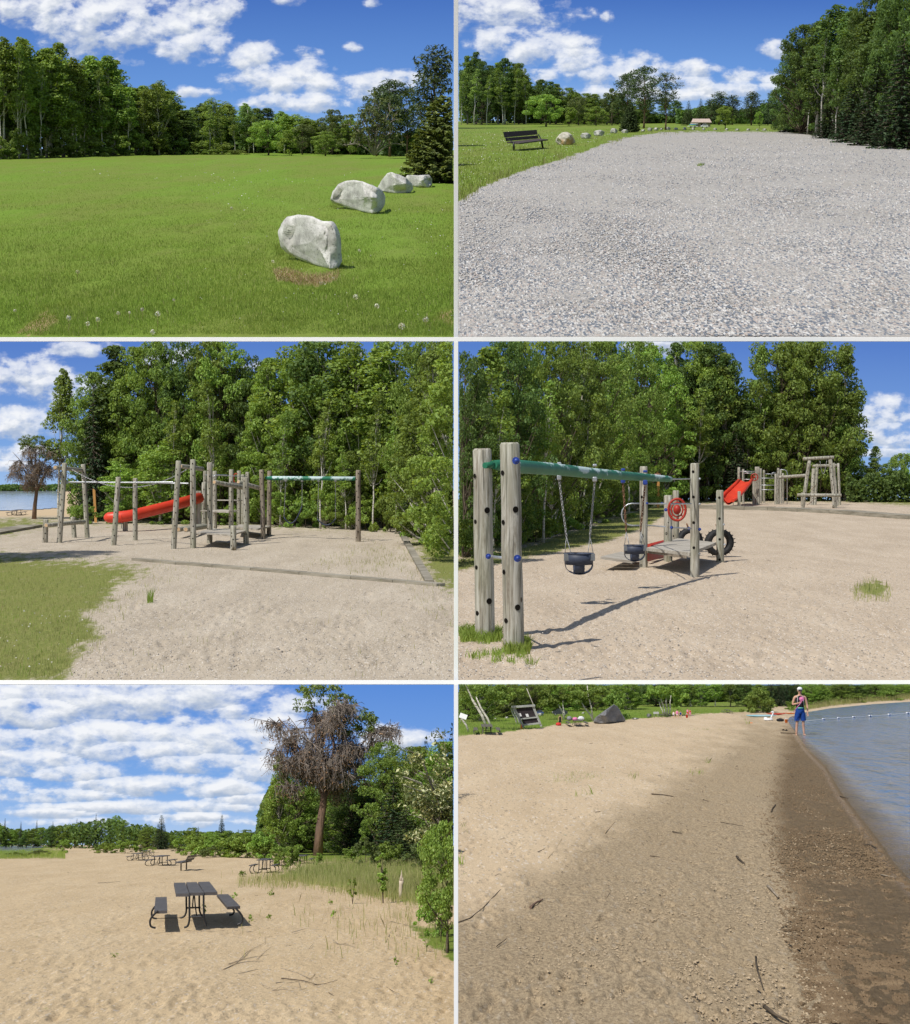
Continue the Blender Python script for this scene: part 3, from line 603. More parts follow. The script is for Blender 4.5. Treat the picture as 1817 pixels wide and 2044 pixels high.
def conifer(seed, H, W, zlo, nl, per, size, leaf, dens=1.0, droop=.28, trunk=BARK, irregular=.25, pw=.85):
    rs = np.random.RandomState(seed); PP, NN, mb = [], [], MB(); z = zlo; tiers = nl
    for i in range(tiers):
        f = i/(tiers-1); z = zlo+(H*.985-zlo)*f; rad = W*(1-f)**pw+.02*H
        nb = max(5, int(12*(1-f)+5))
        for k in range(nb):
            a = 2*PI*(k+rs.rand()*.8)/nb; L = rad*(1-irregular*rs.rand()); dz = -droop*L*(.6+.6*rs.rand())
            n = max(4, int(per*dens*L/W)); s = rs.rand(n)**.6; wd = .20*L*(1.15-s)
            off = (rs.rand(n)-.5)*2*wd; x = math.cos(a)*s*L-math.sin(a)*off; y = math.sin(a)*s*L+math.cos(a)*off
            zz = z+dz*s**1.3+.10*L*s**3*(1 if f < .8 else 2)-np.abs(rs.randn(n))*.025*H*.35
            PP.append(np.stack([x, y, zz], -1)); NN.append(unit(np.stack([np.full(n, math.cos(a))*.35, np.full(n, math.sin(a))*.35, np.ones(n)], -1)+rs.randn(n, 3)*.45))
            if f < .9: mb.tube([(0, 0, z), (math.cos(a)*L*.55, math.sin(a)*L*.55, z+dz*.45), (math.cos(a)*L*.95, math.sin(a)*L*.95, z+dz*.9)], [.004*H, .003*H, .001*H], 4, cap=False)
    PP, NN = np.concatenate(PP), np.concatenate(NN); V = leaf_quads(rs, PP, NN, size, .42)
    mb.tube([(0, 0, -.03*H), (0, 0, H*.5), (0, 0, H*.98)], [H*.016, H*.011, H*.002], 8)
    return np_mesh('crown', V.reshape(-1, 3), 4, [leaf]), mb.mesh('trunk', trunk)
def pine(seed, H, W, zlo, ncl, nt, size, leaf, crs=.085, prof=p_round, r0=None, trunk=BARKR, lean=(0, 0)):
    """irregular pine: flat pads of needle tufts at limb ends, sky between them"""
    rs = np.random.RandomState(seed); cl = []
    for i in range(ncl):
        t = (i+rs.rand())/ncl; z = zlo+(H*.97-zlo)*t; a = rs.rand()*2*PI; rr = prof(t)*W*(.45+.6*rs.rand()); c = crs*H*(.7+.6*rs.rand())
        cl.append((math.cos(a)*rr, math.sin(a)*rr, z, c*1.25, c*1.25, c*.55))
    cl = np.array(cl); P, N = crown_points(rs, cl, nt, .5, .55)
    # each tuft is a small star of needles
    n = len(P); V = []
    for k in range(3):
        V.append(leaf_quads(rs, P+rs.randn(n, 3)*size*.2, unit(N+rs.randn(n, 3)*.6), size, .26))
    V = np.concatenate(V); mb = MB(); limbs(mb, rs, H, r0 or H*.013, cl, zlo*.8, lean, 1)
    return np_mesh('crown', V.reshape(-1, 3), 4, [leaf]), mb.mesh('trunk', trunk)
PRO = {
 'asp1': leafy('a', 1, 10, 1.75, 2.2, 95, 8500, .19, p_asp, .075, BIRCH, LEAF, .11),
 'asp2': leafy('a', 2, 10, 1.5, 4.0, 62, 5200, .19, p_asp, .075, BIRCH, LEAF, .10, (.05, 0)),
 'asp3': leafy('a', 3, 10, 2.1, 1.4, 120, 9500, .19, p_asp, .072, BARKG, LEAFD, .12),
 'asp4': leafy('a', 4, 10, 1.7, 1.2, 95, 8500, .19, p_round, .072, BIRCH, LEAFB, .09),
 'rnd1': leafy('r', 5, 6, 3.2, 1.1, 70, 9000, .20, p_round, .12, BARK, LEAFB, .14),
 'rnd2': leafy('r', 6, 6, 2.9, .5, 60, 8000, .20, p_broad, .12, BARK, LEAF, .12),
 'mas1': leafy('m', 7, 10, 3.6, .5, 230, 29000, .165, p_broad, .066, BARK, LEAF, .17),
 'mas2': leafy('m', 8, 10, 3.3, .4, 220, 27000, .16, p_asp, .062, BIRCH, LEAFB, .12),
 'mas3': leafy('m', 9, 10, 3.8, .3, 230, 27000, .17, p_broad, .066, BARK, LEAFD, .17),
 'bsh1': leafy('b', 10, 2, 1.7, .05, 40, 3600, .15, p_bush, .17, BARK, LEAF, .03),
 'bsh2': leafy('b', 11, 2, 1.9, .05, 36, 3200, .15, p_bush, .17, BARK, LEAFO, .03),
 'bsh3': leafy('b', 12, 2, 1.5, .05, 40, 3600, .14, p_round, .17, BARK, LEAFB, .03),
 'spr1': conifer(20, 10, 2.3, .5, 26, 34, .30, NEED),
 'spr2': conifer(21, 10, 1.9, .8, 24, 28, .30, NEED, irregular=.4),
 'bir1': leafy('i', 14, 10, 1.25, 4.2, 46, 2700, .17, p_asp, .06, BIRCH, LEAFB, .075, (.06, 0)),
 'bir2': leafy('i', 15, 10, 1.35, 3.6, 50, 3000, .17, p_asp, .06, BIRCH, LEAF, .07, (-.07, 0)),
 'spr4': conifer(23, 10, 3.4, .1, 30, 90, .42, NEEDY, irregular=.25, droop=-.12, pw=.62),
 'spr3': conifer(22, 10, 3.0, .3, 24, 40, .32, NEEDP, irregular=.3, droop=.12),
 'pin1': pine(30, 10, 2.3, 3.2, 46, 1500, .42, NEEDP),
 'pin2': pine(31, 10, 2.0, 2.0, 46, 1500, .42, NEEDP, prof=p_asp),
 'pin3': pine(32, 10, 1.3, 4.5, 22, 620, .40, NEEDP, r0=.10),
}
PH = {k: (6 if k[:3] == 'rnd' else 2 if k[:3] == 'bsh' else 10) for k in PRO}
PW = {'asp1': 1.7, 'asp2': 1.6, 'asp3': 2.0, 'asp4': 1.7, 'rnd1': 3.2, 'rnd2': 2.9, 'mas1': 3.6, 'mas2': 3.2, 'mas3': 3.8, 'bsh1': 1.7, 'bsh2': 1.9, 'bsh3': 1.5, 'spr1': 2.2, 'spr2': 1.8, 'spr3': 2.9, 'spr4': 3.4, 'bir1': 1.3, 'bir2': 1.4, 'pin1': 2.4, 'pin2': 2.0, 'pin3': 1.3}
KIND = {'asp': ('aspen_tree', 'aspen'), 'rnd': ('leafy_tree', 'round leafy tree'), 'mas': ('leafy_tree', 'leafy tree'), 'bsh': ('bush', 'bush'), 'bir': ('birch_tree', 'birch'), 'spr': ('spruce_tree', 'spruce'), 'pin': ('pine_tree', 'pine')}
CAT = {'asp': 'tree', 'rnd': 'tree', 'mas': 'tree', 'bsh': 'bush', 'bir': 'tree', 'spr': 'tree', 'pin': 'tree'}
def trim(T, o, me, k=4):
    """keep only the foliage that grows on this terrace's own side and below the terrace above"""
    n = len(me.vertices); co = np.empty(n*3, np.float32); me.vertices.foreach_get('co', co); co = co.reshape(-1, 3)
    W_ = np.array(T.M.inverted() @ o.matrix_world); L_ = co@W_[:3, :3].T+W_[:3, 3]
    X, Y = T.px(L_[:, 0], L_[:, 1], L_[:, 2]); bad = (X < T.x0+1) | (X > T.x1-1) | (Y < T.ytop-1.5)
    if T.x0 < 0: bad = (X > T.x1-1) | (Y < T.ytop-1.5)
    if T.x1 > 2000: bad = (X < T.x0+1) | (Y < T.ytop-1.5)
    if not bad.any(): return me
    if me.name[:5] == 'crown':
        V = co.reshape(-1, k, 3)[~bad.reshape(-1, k).any(1)]; return np_mesh('crown', V.reshape(-1, 3), k, list(me.materials))
    return cut_mesh(me, ~bad)
def cut_mesh(me, keepv):
    bm = bmesh.new(); bm.from_mesh(me)
    vs = [v for v, k in zip(bm.verts[:], keepv) if not k]
    bmesh.ops.delete(bm, geom=vs, context='VERTS'); m2 = bpy.data.meshes.new(me.name); bm.to_mesh(m2); bm.free()
    for m in me.materials: m2.materials.append(m)
    return m2
NTREE = [0]
def tree(T, kind, px, base, top, wpx=None, label='', group=None, mat=None, Y=None, name=None, rs=random.Random(5), cat=None):
    if Y is None and not 0 < T.g(px, base).y < T.ymax: Y = T.ymax
    p = T.g(px, base) if Y is None else Vector((float(T.at(px, base, Y).x), Y, 0))
    Z = T.at(px, top, p.y).z; s = Z/PH[kind]; sw = s if wpx is None else T.m(wpx/2, p.y)/PW[kind]
    nm, w_ = KIND[kind[:3]]
    o = thing(name or nm, label or w_, cat or CAT[kind[:3]], T, p, rs.random()*6.28, (sw, sw, s), group)
    for part, me in (('crown', PRO[kind][0]), ('trunk', PRO[kind][1])):
        m2 = trim_probe(T, o, me)
        c = link(part, m2, o)
        if part == 'crown' and mat is not None:
            c.material_slots[0].link = 'OBJECT'; c.material_slots[0].material = mat
    o['at_px'] = float(px); NTREE[0] += 1; return o
def trim_probe(T, o, me):
    return trim(T, o, me)
ORD = 'first second third fourth fifth sixth seventh eighth ninth tenth eleventh twelfth thirteenth fourteenth fifteenth sixteenth seventeenth eighteenth nineteenth'.split()
for tens, word in (('twentieth', 'twenty'), ('thirtieth', 'thirty'), ('fortieth', 'forty'), ('fiftieth', 'fifty'), ('sixtieth', 'sixty')): ORD += [tens]+[word+'-'+q for q in ORD[:9]]
def name_row(objs, desc, where):
    """labels for a row of look-alikes, counted from the left"""
    for i, o in enumerate(sorted(objs, key=lambda q: q['at_px'])):
        o['label'] = f'{desc}, {ORD[i]} from the left {where}'
def forest(T, spec, group, where, desc='leafy tree'):
    """spec: list of (kind, px, base, top, width)"""
    rows = {}
    rd = random.Random(len(spec)*7+int(T.S*3))
    for (kind, px, base, top, wd, *mt) in spec:
        mt = mt or ([rd.choice((None, LEAF, LEAF, LEAFB, LEAFB, LEAFD) if T.S < 40 else (LEAFD, LEAFD, LEAF))] if kind[:3] in ('asp', 'mas') else [None])
        o = tree(T, kind, px, base, top, wd, group=group, mat=mt[0]); rows.setdefault(kind[:3], []).append(o)
    for k, v in rows.items(): name_row(v, {'bir': 'slim pale-trunked birch', 'asp': 'slender leafy aspen', 'mas': 'full leafy tree', 'rnd': 'round leafy tree', 'bsh': 'low green bush', 'spr': 'dark spruce', 'pin': 'dark open pine'}[k], where)
def row(kinds, x0, x1, step, base, top, wd, seed, jit=.35, vary=.12):
    rd = random.Random(seed); out = []; x = x0
    while x < x1:
        b = base(x) if callable(base) else base; tp = top(x) if callable(top) else top
        out.append((rd.choice(kinds), x+rd.uniform(-jit, jit)*step, b+rd.uniform(-.6, .6), tp+(b-tp)*rd.uniform(-.02, vary), wd*rd.uniform(.85, 1.2))); x += step*rd.uniform(.8, 1.2)
    return out
def interp(*pts): return lambda x: float(np.interp(x, [p[0] for p in pts], [p[1] for p in pts]))
def woods(T, x0, x1, base, topf, n, size, mat, name='woods', thick=.06, seed=1, dens_low=1.0):
    """far mass of foliage in which no single tree can be told apart"""
    rs = np.random.RandomState(seed); px = rs.uniform(x0, x1, n); b = np.array([base(x) if callable(base) else base for x in px])
    tp = np.array([topf(x) if callable(topf) else topf for x in px]); X, Y = T.ga(px, b); Y = np.minimum(Y*(1+rs.rand(n)*thick), T.ymax+1.5*rs.rand(n))
    _, dy, dz = T.ray(px, tp); Zt = T.h+Y/dy*dz; nz = .82+.18*vnoise(px/22, Y*0, seed, 3)*1.6
    Z = rs.rand(n)**.8*Zt*nz; X = (px-UX)/FX*Y; P = np.stack([X, Y, Z], -1)
    N = unit(rs.randn(n, 3)+np.array([0, -.6, .5])); s = T.m(size, Y)
    V = leaf_quads(rs, P, N, s, .7); qx, qy = T.px(V[..., 0], V[..., 1], V[..., 2])
    ok = (qy.min(1) > T.ytop) & (qx.max(1) < T.x1) if T.x0 < 0 else (qy.min(1) > T.ytop) & (qx.min(1) > T.x0)
    o = link(name, np_mesh(name, V[ok].reshape(-1, 3), 4, [mat])); put(o, T); tag(o, kind='stuff'); return o
def blades(T, n, region, hgt, mat, name, x0, x1, y0, y1, seed=1, prob=None, wid=.16, clump=0, lean=.5, tri=True, power=1.0):
    """grass: one curved blade per point, thicker on the ground close to the front"""
    rs = np.random.RandomState(seed); px = rs.uniform(x0, x1, n); py = y0+(y1-y0)*rs.rand(n)**power
    if clump:
        k = n//clump; cx = np.repeat(rs.uniform(x0, x1, k), clump)[:n]; cy = np.repeat(y0+(y1-y0)*rs.rand(k)**power, clump)[:n]
        px = cx+rs.randn(len(cx))*7; py = cy+rs.randn(len(cy))*2.2
    keep = (px > T.x0) & (px < T.x1) & (py < T.ybot-3) if T.x0 > 0 else (px < T.x1) & (py < T.ybot-3)
    if region is not None: keep &= region(px, py)
    if prob is not None: keep &= rs.rand(len(px)) < prob(px, py)
    px, py = px[keep], py[keep]; n = len(px); X, Y = T.ga(px, py)
    h = hgt*(.5+rs.rand(n)); a = rs.rand(n)*2*PI; wd = h*wid*(.6+.8*rs.rand(n)); ln = h*lean*rs.rand(n); b = rs.rand(n)*2*PI
    dx, dy = np.cos(a)*wd/2, np.sin(a)*wd/2*.3; P = np.stack([X, Y, np.full(n, -.005)], -1)
    D = np.stack([dx, dy, dx*0], -1); mid = P+np.stack([np.cos(b)*ln*.35, np.sin(b)*ln*.35, h*.55], -1); tip = P+np.stack([np.cos(b)*ln, np.sin(b)*ln, h], -1)
    V = np.stack([P-D, P+D, mid+D*.8, mid-D*.8], 1); V2 = np.stack([mid-D*.8, mid+D*.8, tip+D*.12, tip-D*.12], 1)
    V = np.stack([V[:, 0], V[:, 1], mid+D*.7, tip, mid-D*.7], 1)
    o = link(name, np_mesh(name, V.reshape(-1, 3), 5, [mat])); put(o, T); tag(o, kind='stuff'); return o
# ================================================================== scene 1: boulder meadow
BLADEY = leaf_mat('grass_blade_yellow', (.22, .27, .035), (.29, .35, .05), (.40, .44, .11), trans=.4, patch=.35)
F1 = interp((-240, 60), (0, 55), (60, 62), (85, 100), (110, 86), (150, 88), (165, 120), (220, 100), (245, 122), (262, 165), (290, 160), (325, 160), (345, 185), (366, 225), (400, 200), (430, 190), (470, 200), (500, 205), (560, 222), (600, 226), (700, 240), (780, 240), (910, 210))
B1 = interp((-240, 316), (0, 316), (250, 309), (380, 306), (700, 311), (910, 318))
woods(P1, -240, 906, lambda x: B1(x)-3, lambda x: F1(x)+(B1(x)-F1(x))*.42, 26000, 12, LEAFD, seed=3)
sp = row(['asp1', 'asp2', 'asp3'], -60, 375, 21, B1, lambda x: F1(x), 92, 11)+row(['asp1', 'asp2', 'asp4'], 385, 700, 19, lambda x: B1(x)-3, lambda x: F1(x), 62, 12)+row(['asp3', 'asp1'], -50, 380, 30, lambda x: B1(x)-4, lambda x: F1(x)+14, 110, 13)
sp += row(['bir1', 'bir2'], 0, 370, 30, lambda x: B1(x)+1, lambda x: F1(x)+18, 52, 14, vary=.2)+row(['bir1', 'bir2'], 385, 520, 32, lambda x: B1(x), lambda x: F1(x)+10, 34, 15, vary=.2)
sp += [('spr2', 325, 307, 170, 62), ('asp4', 180, 311, 225, 46), ('asp4', 318, 309, 160, 70)]
forest(P1, sp, 'trees of the wood behind the boulder meadow', 'in the wood behind the boulder meadow')
o = [tree(P1, 'bsh1', x, B1(x)+1.5, B1(x)-h, w_, group='scrub along the foot of the meadow wood') for x, h, w_ in ((-10, 50, 80), (45, 60, 80), (130, 50, 80), (178, 40, 80), (232, 46, 80), (270, 50, 70), (310, 36, 70), (355, 34, 70), (400, 26, 60), (445, 24, 60), (20, 22, 60), (70, 34, 50), (110, 20, 60), (150, 26, 50), (205, 18, 70), (250, 12, 60), (285, 34, 40), (330, 12, 60), (378, 14, 60), (420, 10, 70), (470, 9, 60))]
name_row(o, 'low green scrub bush', 'along the foot of the meadow wood')
tree(P1, 'rnd1', 536, 310, 240, 78, 'bright green round tree standing alone on the meadow lawn')
tree(P1, 'bsh3', 578, 311, 266, 46, 'bright low bush touching the lone round tree on the meadow', cat='bush')
tree(P1, 'rnd1', 604, 309, 247, 56, 'airy yellow-green tree right of the lone round meadow tree', mat=LEAFO)
tree(P1, 'rnd2', 650, 311, 262, 66, 'low grey-green spreading tree between the round tree and the bare-branched tree')
tree(P1, 'rnd2', 664, 309, 218, 70, 'tall dull green tree behind the low spreading tree on the meadow', mat=LEAFO)
tree(P1, 'rnd2', 700, 309, 228, 60, 'dull green tree behind the left boughs of the bare-branched tree')
def bare_tree(T, px, base, top, wpx, label):
    p = T.g(px, base); H = T.at(px, top, p.y).z; W = T.m(wpx/2, p.y); o = thing('bare_branched_tree', label, 'tree', T, p); rs = np.random.RandomState(4); m = MB(); tips = []
    for k in range(15):
        a = PI*(k+.5)/15; L = (.7+.5*rs.rand()); q = Vector((0, 0, .06*H)); r = H*.022; pts = [q.copy()]; rad = [r]
        d = Vector((math.cos(a)*W*1.0, (rs.rand()-.5)*W*.6, math.sin(a)*H*.9+.05*H))*L*.9
        for j in range(1, 6):
            f = j/5; pts.append(q+d*f+Vector(((rs.rand()-.5)*.08*W, 0, .12*H*math.sin(f*3)))); rad.append(r*(1-f)*.8+.004*H)
        m.tube(pts, rad, 5)
        for j in range(10):
            f = .3+.7*rs.rand(); i = min(4, int(f*5)); a0 = pts[i].lerp(pts[i+1], f*5-i if i < 4 else .5); e = a0+Vector(((rs.rand()-.5)*.5*W, (rs.rand()-.5)*.4*W, (rs.rand()-.1)*.28*H))
            m.tube([a0, a0.lerp(e, .5)+Vector((0, 0, .02*H)), e], [.006*H, .004*H, .002*H], 4, cap=False); tips.append((*e, .06*H, .06*H, .04*H))
    m.build('trunk', BARKG, o); tips = np.array([t for t in tips if t[2] > .25*H]); P, N = crown_points(rs, tips, 2600); V = leaf_quads(rs, P, N, .045*H)
    link('crown', np_mesh('crown', V.reshape(-1, 3), 4, [LEAFO]), o); return o
bare_tree(P1, 747, 316, 206, 116, 'sprawling half-bare tree with grey boughs at the right of the meadow')
tree(P1, 'pin1', 778, 312, 160, 92, 'tall dark pine behind the bare-branched tree on the meadow')
tree(P1, 'pin1', 752, 311, 185, 60, 'smaller dark pine just left of the tall pine on the meadow')
tree(P1, 'pin1', 812, 312, 175, 70, 'dark pine between the two tallest pines at the meadow edge')
tree(P1, 'pin2', 868, 330, 94, 112, 'tallest open-crowned pine at the right edge of the meadow', mat=NEEDP)
tree(P1, 'spr4', 886, 364, 190, 176, 'dense young pine with low boughs behind the farthest meadow boulders', name='pine_tree')
def meadow_band(px, py): return py > np.interp(px, [0, 250, 380, 906], [318, 311, 307, 312])
blades(P1, 210000, meadow_band, .052, BLADE, 'grass', -40, 906, 318, 673, 2, wid=.13, power=.8)
blades(P1, 26000, meadow_band, .07, BLADEO, 'grass', -40, 906, 330, 673, 3, prob=lambda x, y: vnoise(x/70, y/30, 5)**2*1.3, wid=.1)
blades(P1, 70000, meadow_band, .050, BLADEY, 'grass', -40, 906, 318, 673, 44, prob=lambda x, y: np.clip((vnoise(x/110, (y+x*.12)/16, 15)-.50)*6, 0, 1), wid=.13, power=.8)
blades(P1, 4500, lambda x, y: inpoly(x, y, [(545, 540), (575, 536), (610, 548), (650, 548), (680, 540), (672, 560), (640, 572), (600, 570), (575, 564), (552, 558)]), .07, STRAW, 'straw', 540, 690, 535, 575, 4, lean=2.0, wid=.1)
# ================================================================== scene 2: gravel lot
F2 = interp((915, 104), (950, 103), (990, 118), (1020, 115), (1060, 148), (1110, 165), (1180, 186), (1250, 190), (1330, 205), (1360, 208))
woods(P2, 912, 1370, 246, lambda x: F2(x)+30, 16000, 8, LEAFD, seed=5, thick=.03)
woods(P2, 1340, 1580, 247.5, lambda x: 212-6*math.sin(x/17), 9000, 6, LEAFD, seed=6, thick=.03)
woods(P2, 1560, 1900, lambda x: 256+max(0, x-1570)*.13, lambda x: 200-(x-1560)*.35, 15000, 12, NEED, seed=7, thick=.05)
sp = row(['bir1', 'bir2'], 915, 1060, 26, 249, lambda x: F2(x)+14, 34, 24, vary=.2)+row(['asp1', 'asp3', 'mas1'], 905, 1250, 20, 248, F2, 52, 21)+row(['asp3', 'mas3'], 900, 1230, 30, 246, lambda x: F2(x)+6, 62, 22)+row(['mas1', 'asp3', 'asp1'], 1250, 1345, 22, 246, lambda x: 196, 40, 23)
forest(P2, sp, 'trees of the wood left of the gravel lot', 'in the wood left of the gravel lot')
tree(P2, 'rnd1', 1090, 253, 188, 84, 'bright round tree on the grass behind the bench', mat=LEAFB)
tree(P2, 'bsh3', 1137, 252, 214, 38, 'low bright bush right of the round tree behind the bench', cat='bush')
tree(P2, 'rnd1', 1155, 250, 194, 50, 'yellow-green airy tree right of the round tree behind the bench', mat=LEAFO)
tree(P2, 'rnd2', 1190, 251, 212, 52, 'dull green low tree left of the bare-boughed tree beyond the boulders')
tree(P2, 'rnd2', 1222, 250, 176, 56, 'half-bare grey-green tree behind the dark young pine', mat=LEAFO)
tree(P2, 'spr4', 1257, 264, 206, 44, 'dark young pine low to the ground beside the lot boulders', name='pine_tree', mat=NEEDP)
tree(P2, 'pin1', 1285, 256, 133, 68, 'broad tall pine left of the slender pine beyond the lot')
tree(P2, 'pin1', 1252, 254, 147, 48, 'lower pine leaning against the broad tall pine beyond the lot')
tree(P2, 'pin3', 1329, 259.5, 144, 44, 'slender pine with a bare lower trunk beyond the gravel lot')
o = [tree(P2, 'spr3', 1374, 250, 200, 32, name='pine_tree'), tree(P2, 'spr3', 1398, 249, 196, 30, name='pine_tree')]; name_row(o, 'dark pine', 'in front of the timber hut')
o = [tree(P2, k, x, b, t_, w_, group='trees closing the far side of the gravel lot') for k, x, b, t_, w_ in (('pin2', 1435, 249, 183, 42), ('pin2', 1462, 249, 190, 40), ('pin2', 1500, 250, 183, 44), ('pin2', 1545, 252, 180, 40), ('pin2', 1420, 248, 198, 32), ('spr1', 1558, 254, 205, 30), ('spr2', 1533, 250, 200, 26))]; name_row(o, 'dark conifer', 'closing the far side of the gravel lot')
tree(P2, 'rnd1', 1448, 257, 212, 44, 'round green tree in front of the far lot pines, right of the hut')
tree(P2, 'rnd1', 1516, 256, 222, 20, 'small bright tree between the far lot pines', mat=LEAFB)
T2 = interp((1555, 160), (1580, 110), (1600, 55), (1640, 20), (1660, 5), (1690, 18), (1705, 60), (1720, 22), (1760, -40), (1900, -60))
B2 = lambda x: 264+max(0, x-1572)*.125
sp = row(['asp1', 'asp2', 'mas1'], 1585, 1850, 24, lambda x: B2(x)-2, T2, 120, 24, vary=.06)+[('mas3', 1590, 262, 150, 70), ('mas3', 1650, 268, 70, 120), ('mas3', 1740, 280, -30, 150), ('mas3', 1800, 290, -60, 170), ('asp4', 1735, 284, 60, 90), ('mas3', 1690, 276, 110, 110),
 ('bir1', 1640, 274, 60, 70), ('bir2', 1668, 277, 90, 60), ('bir1', 1612, 268, 90, 50), ('spr1', 1575, 264, 168, 44), ('spr1', 1700, 284, 150, 90), ('spr1', 1745, 290, 110, 110), ('spr1', 1795, 296, 60, 130), ('spr1', 1650, 276, 190, 60)]
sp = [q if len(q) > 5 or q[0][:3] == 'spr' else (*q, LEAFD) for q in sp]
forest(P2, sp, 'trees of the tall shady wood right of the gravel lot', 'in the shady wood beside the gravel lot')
lotgrass = lambda x, y: (sdist(x, y, LOTG) > -2) & (y > 256)
blades(P2, 60000, lotgrass, .075, BLADE, 'grass', 912, 1560, 258, 440, 6, wid=.12)
blades(P2, 2600, lambda x, y: np.abs(sdist(x, y, LOTG)) < 9, .16, BLADEO, 'grass', 912, 1350, 262, 420, 7, wid=.1, clump=12)
blades(P2, 240, lambda x, y: ((x-1399)/7)**2+((y-330)/2.2)**2 < 1, .07, BLADE, 'grass', 1390, 1408, 327, 333, 8, wid=.12, lean=1.5)
# ================================================================== scene 3: climbing-frame playground
F3 = interp((150, 800), (170, 770), (215, 715), (245, 690), (300, 690), (350, 672), (470, 672), (495, 700), (506, 745), (530, 730), (560, 680), (700, 672), (906, 672))
B3 = interp((150, 1040), (500, 1046), (700, 1052), (800, 1056), (906, 1085))
woods(P3, 160, 906, lambda x: B3(x)-7, lambda x: F3(x)+(B3(x)-F3(x))*.30, 30000, 13, LEAFD, seed=8, thick=.12)
sp = row(['mas1', 'mas3', 'asp3'], 190, 500, 42, lambda x: B3(x)-4, F3, 170, 31, vary=.03)+row(['mas2', 'asp4', 'mas1'], 520, 905, 36, lambda x: B3(x)-1, lambda x: F3(x)-20, 165, 32, vary=.12)+row(['mas2', 'rnd1'], 560, 900, 60, B3, lambda x: 820+60*math.sin(x/37), 120, 33, vary=.2)
sp += [('bir1', 640, 1056, 800, 70), ('bir2', 745, 1060, 780, 80), ('bir1', 790, 1064, 850, 60), ('bir2', 560, 1052, 820, 70), ('bir2', 430, 1048, 760, 80), ('bir1', 345, 1046, 800, 70), ('bir1', 690, 1058, 890, 50)]
sp += [('mas2', 868, 1088, 700, 250), ('mas2', 925, 1120, 640, 290), ('spr1', 188, 1040, 762, 82), ('spr1', 880, 1086, 930, 90), ('spr2', 820, 1070, 950, 60), ('asp4', 320, 1046, 880, 100), ('asp4', 240, 1044, 920, 80), ('mas2', 700, 1056, 900, 110)]
forest(P3, sp, 'trees of the wood behind the climbing frame', 'in the wood behind the climbing frame')
o = [tree(P3, k, x, b, b-h, w_, group='bushes at the foot of the wood behind the climbing frame') for k, x, b, h, w_ in (('bsh1', 170, 1046, 40, 70), ('bsh3', 560, 1052, 70, 80), ('bsh1', 610, 1053, 60, 90), ('bsh3', 650, 1055, 90, 90), ('bsh3', 730, 1058, 60, 90), ('bsh1', 780, 1062, 80, 90), ('bsh1', 840, 1075, 70, 90), ('bsh1', 885, 1095, 70, 100), ('bsh1', 450, 1048, 36, 80), ('bsh1', 400, 1047, 44, 80), ('bsh1', 320, 1046, 40, 90), ('bsh1', 230, 1045, 40, 80))]
name_row(o, 'leafy green bush', 'below the wood behind the climbing frame')
tree(P3, 'asp2', 118, 1036, 735, 84, 'tall wispy aspen leaning left in front of the dark spruce by the lake', mat=LEAF)
woods(P3, -240, 170, 976, 967, 7000, 5, LEAFD, name='far_shore_woods', seed=9, thick=.01)
grass3 = union(*[soft(p, 22) for p in G3[:2]], soft([(808, 1062), (906, 1058), (1000, 1060), (1000, 1235), (940, 1200), (868, 1160), (835, 1102)], 9))
blades(P3, 70000, None, .06, BLADEO, 'grass', -20, 906, 1040, 1356, 9, prob=lambda x, y: np.clip(grass3(x, y, 0, 0)*1.6-.55+(vnoise(x/16, y/7, 4)-.5)*1.2, 0, 1), wid=.10)
blades(P3, 16000, None, .075, BLADE, 'grass', -20, 906, 1040, 1356, 10, prob=lambda x, y: np.clip(grass3(x, y, 0, 0)*1.2-.2, 0, 1)*vnoise(x/50, y/25, 2), wid=.10)
tuft3 = lambda x, y: np.clip(.5+sdist(x, y, [(640, 1120), (720, 1085), (810, 1075), (850, 1150), (830, 1158), (700, 1142), (610, 1135)])/30, 0, 1)*.8+np.clip(.5+sdist(x, y, [(180, 1160), (330, 1130), (420, 1140), (290, 1190), (215, 1260), (200, 1300), (150, 1310)])/40, 0, 1)*.35+.012+.25*(inpoly(x, y, [(780, 1165), (906, 1170), (906, 1260), (860, 1230)]))
blades(P3, 26000, None, .10, BLADEO, 'grass', 100, 906, 1062, 1356, 12, prob=tuft3, wid=.07, clump=14)
blades(P3, 90, None, .26, BLADE, 'grass', 294, 306, 1199, 1205, 13, wid=.04, lean=.5)
def shade_tree(T, px, py, Zc, H, W, kind, label):
    g = T.g(px, py); c = g-Vector((math.sin(-SUN_AZ), math.cos(SUN_AZ), 0))*Zc/math.tan(SUN_EL); o = thing('leafy_tree', label, 'tree', T, (c.x, c.y, 0), 1.0, (W/PW[kind], W/PW[kind], H/10))
    for part, me in (('crown', PRO[kind][0]), ('trunk', PRO[kind][1])): link(part, me, o)
shade_tree(P3, 20, 1112, 9, 12, 2.3, 'mas1', 'leafy tree standing left of the view, shading the lawn corner')
shade_tree(P3, 120, 1104, 12.5, 15.5, 2.6, 'mas3', 'taller leafy tree left of the view, shading the sand by the lawn')
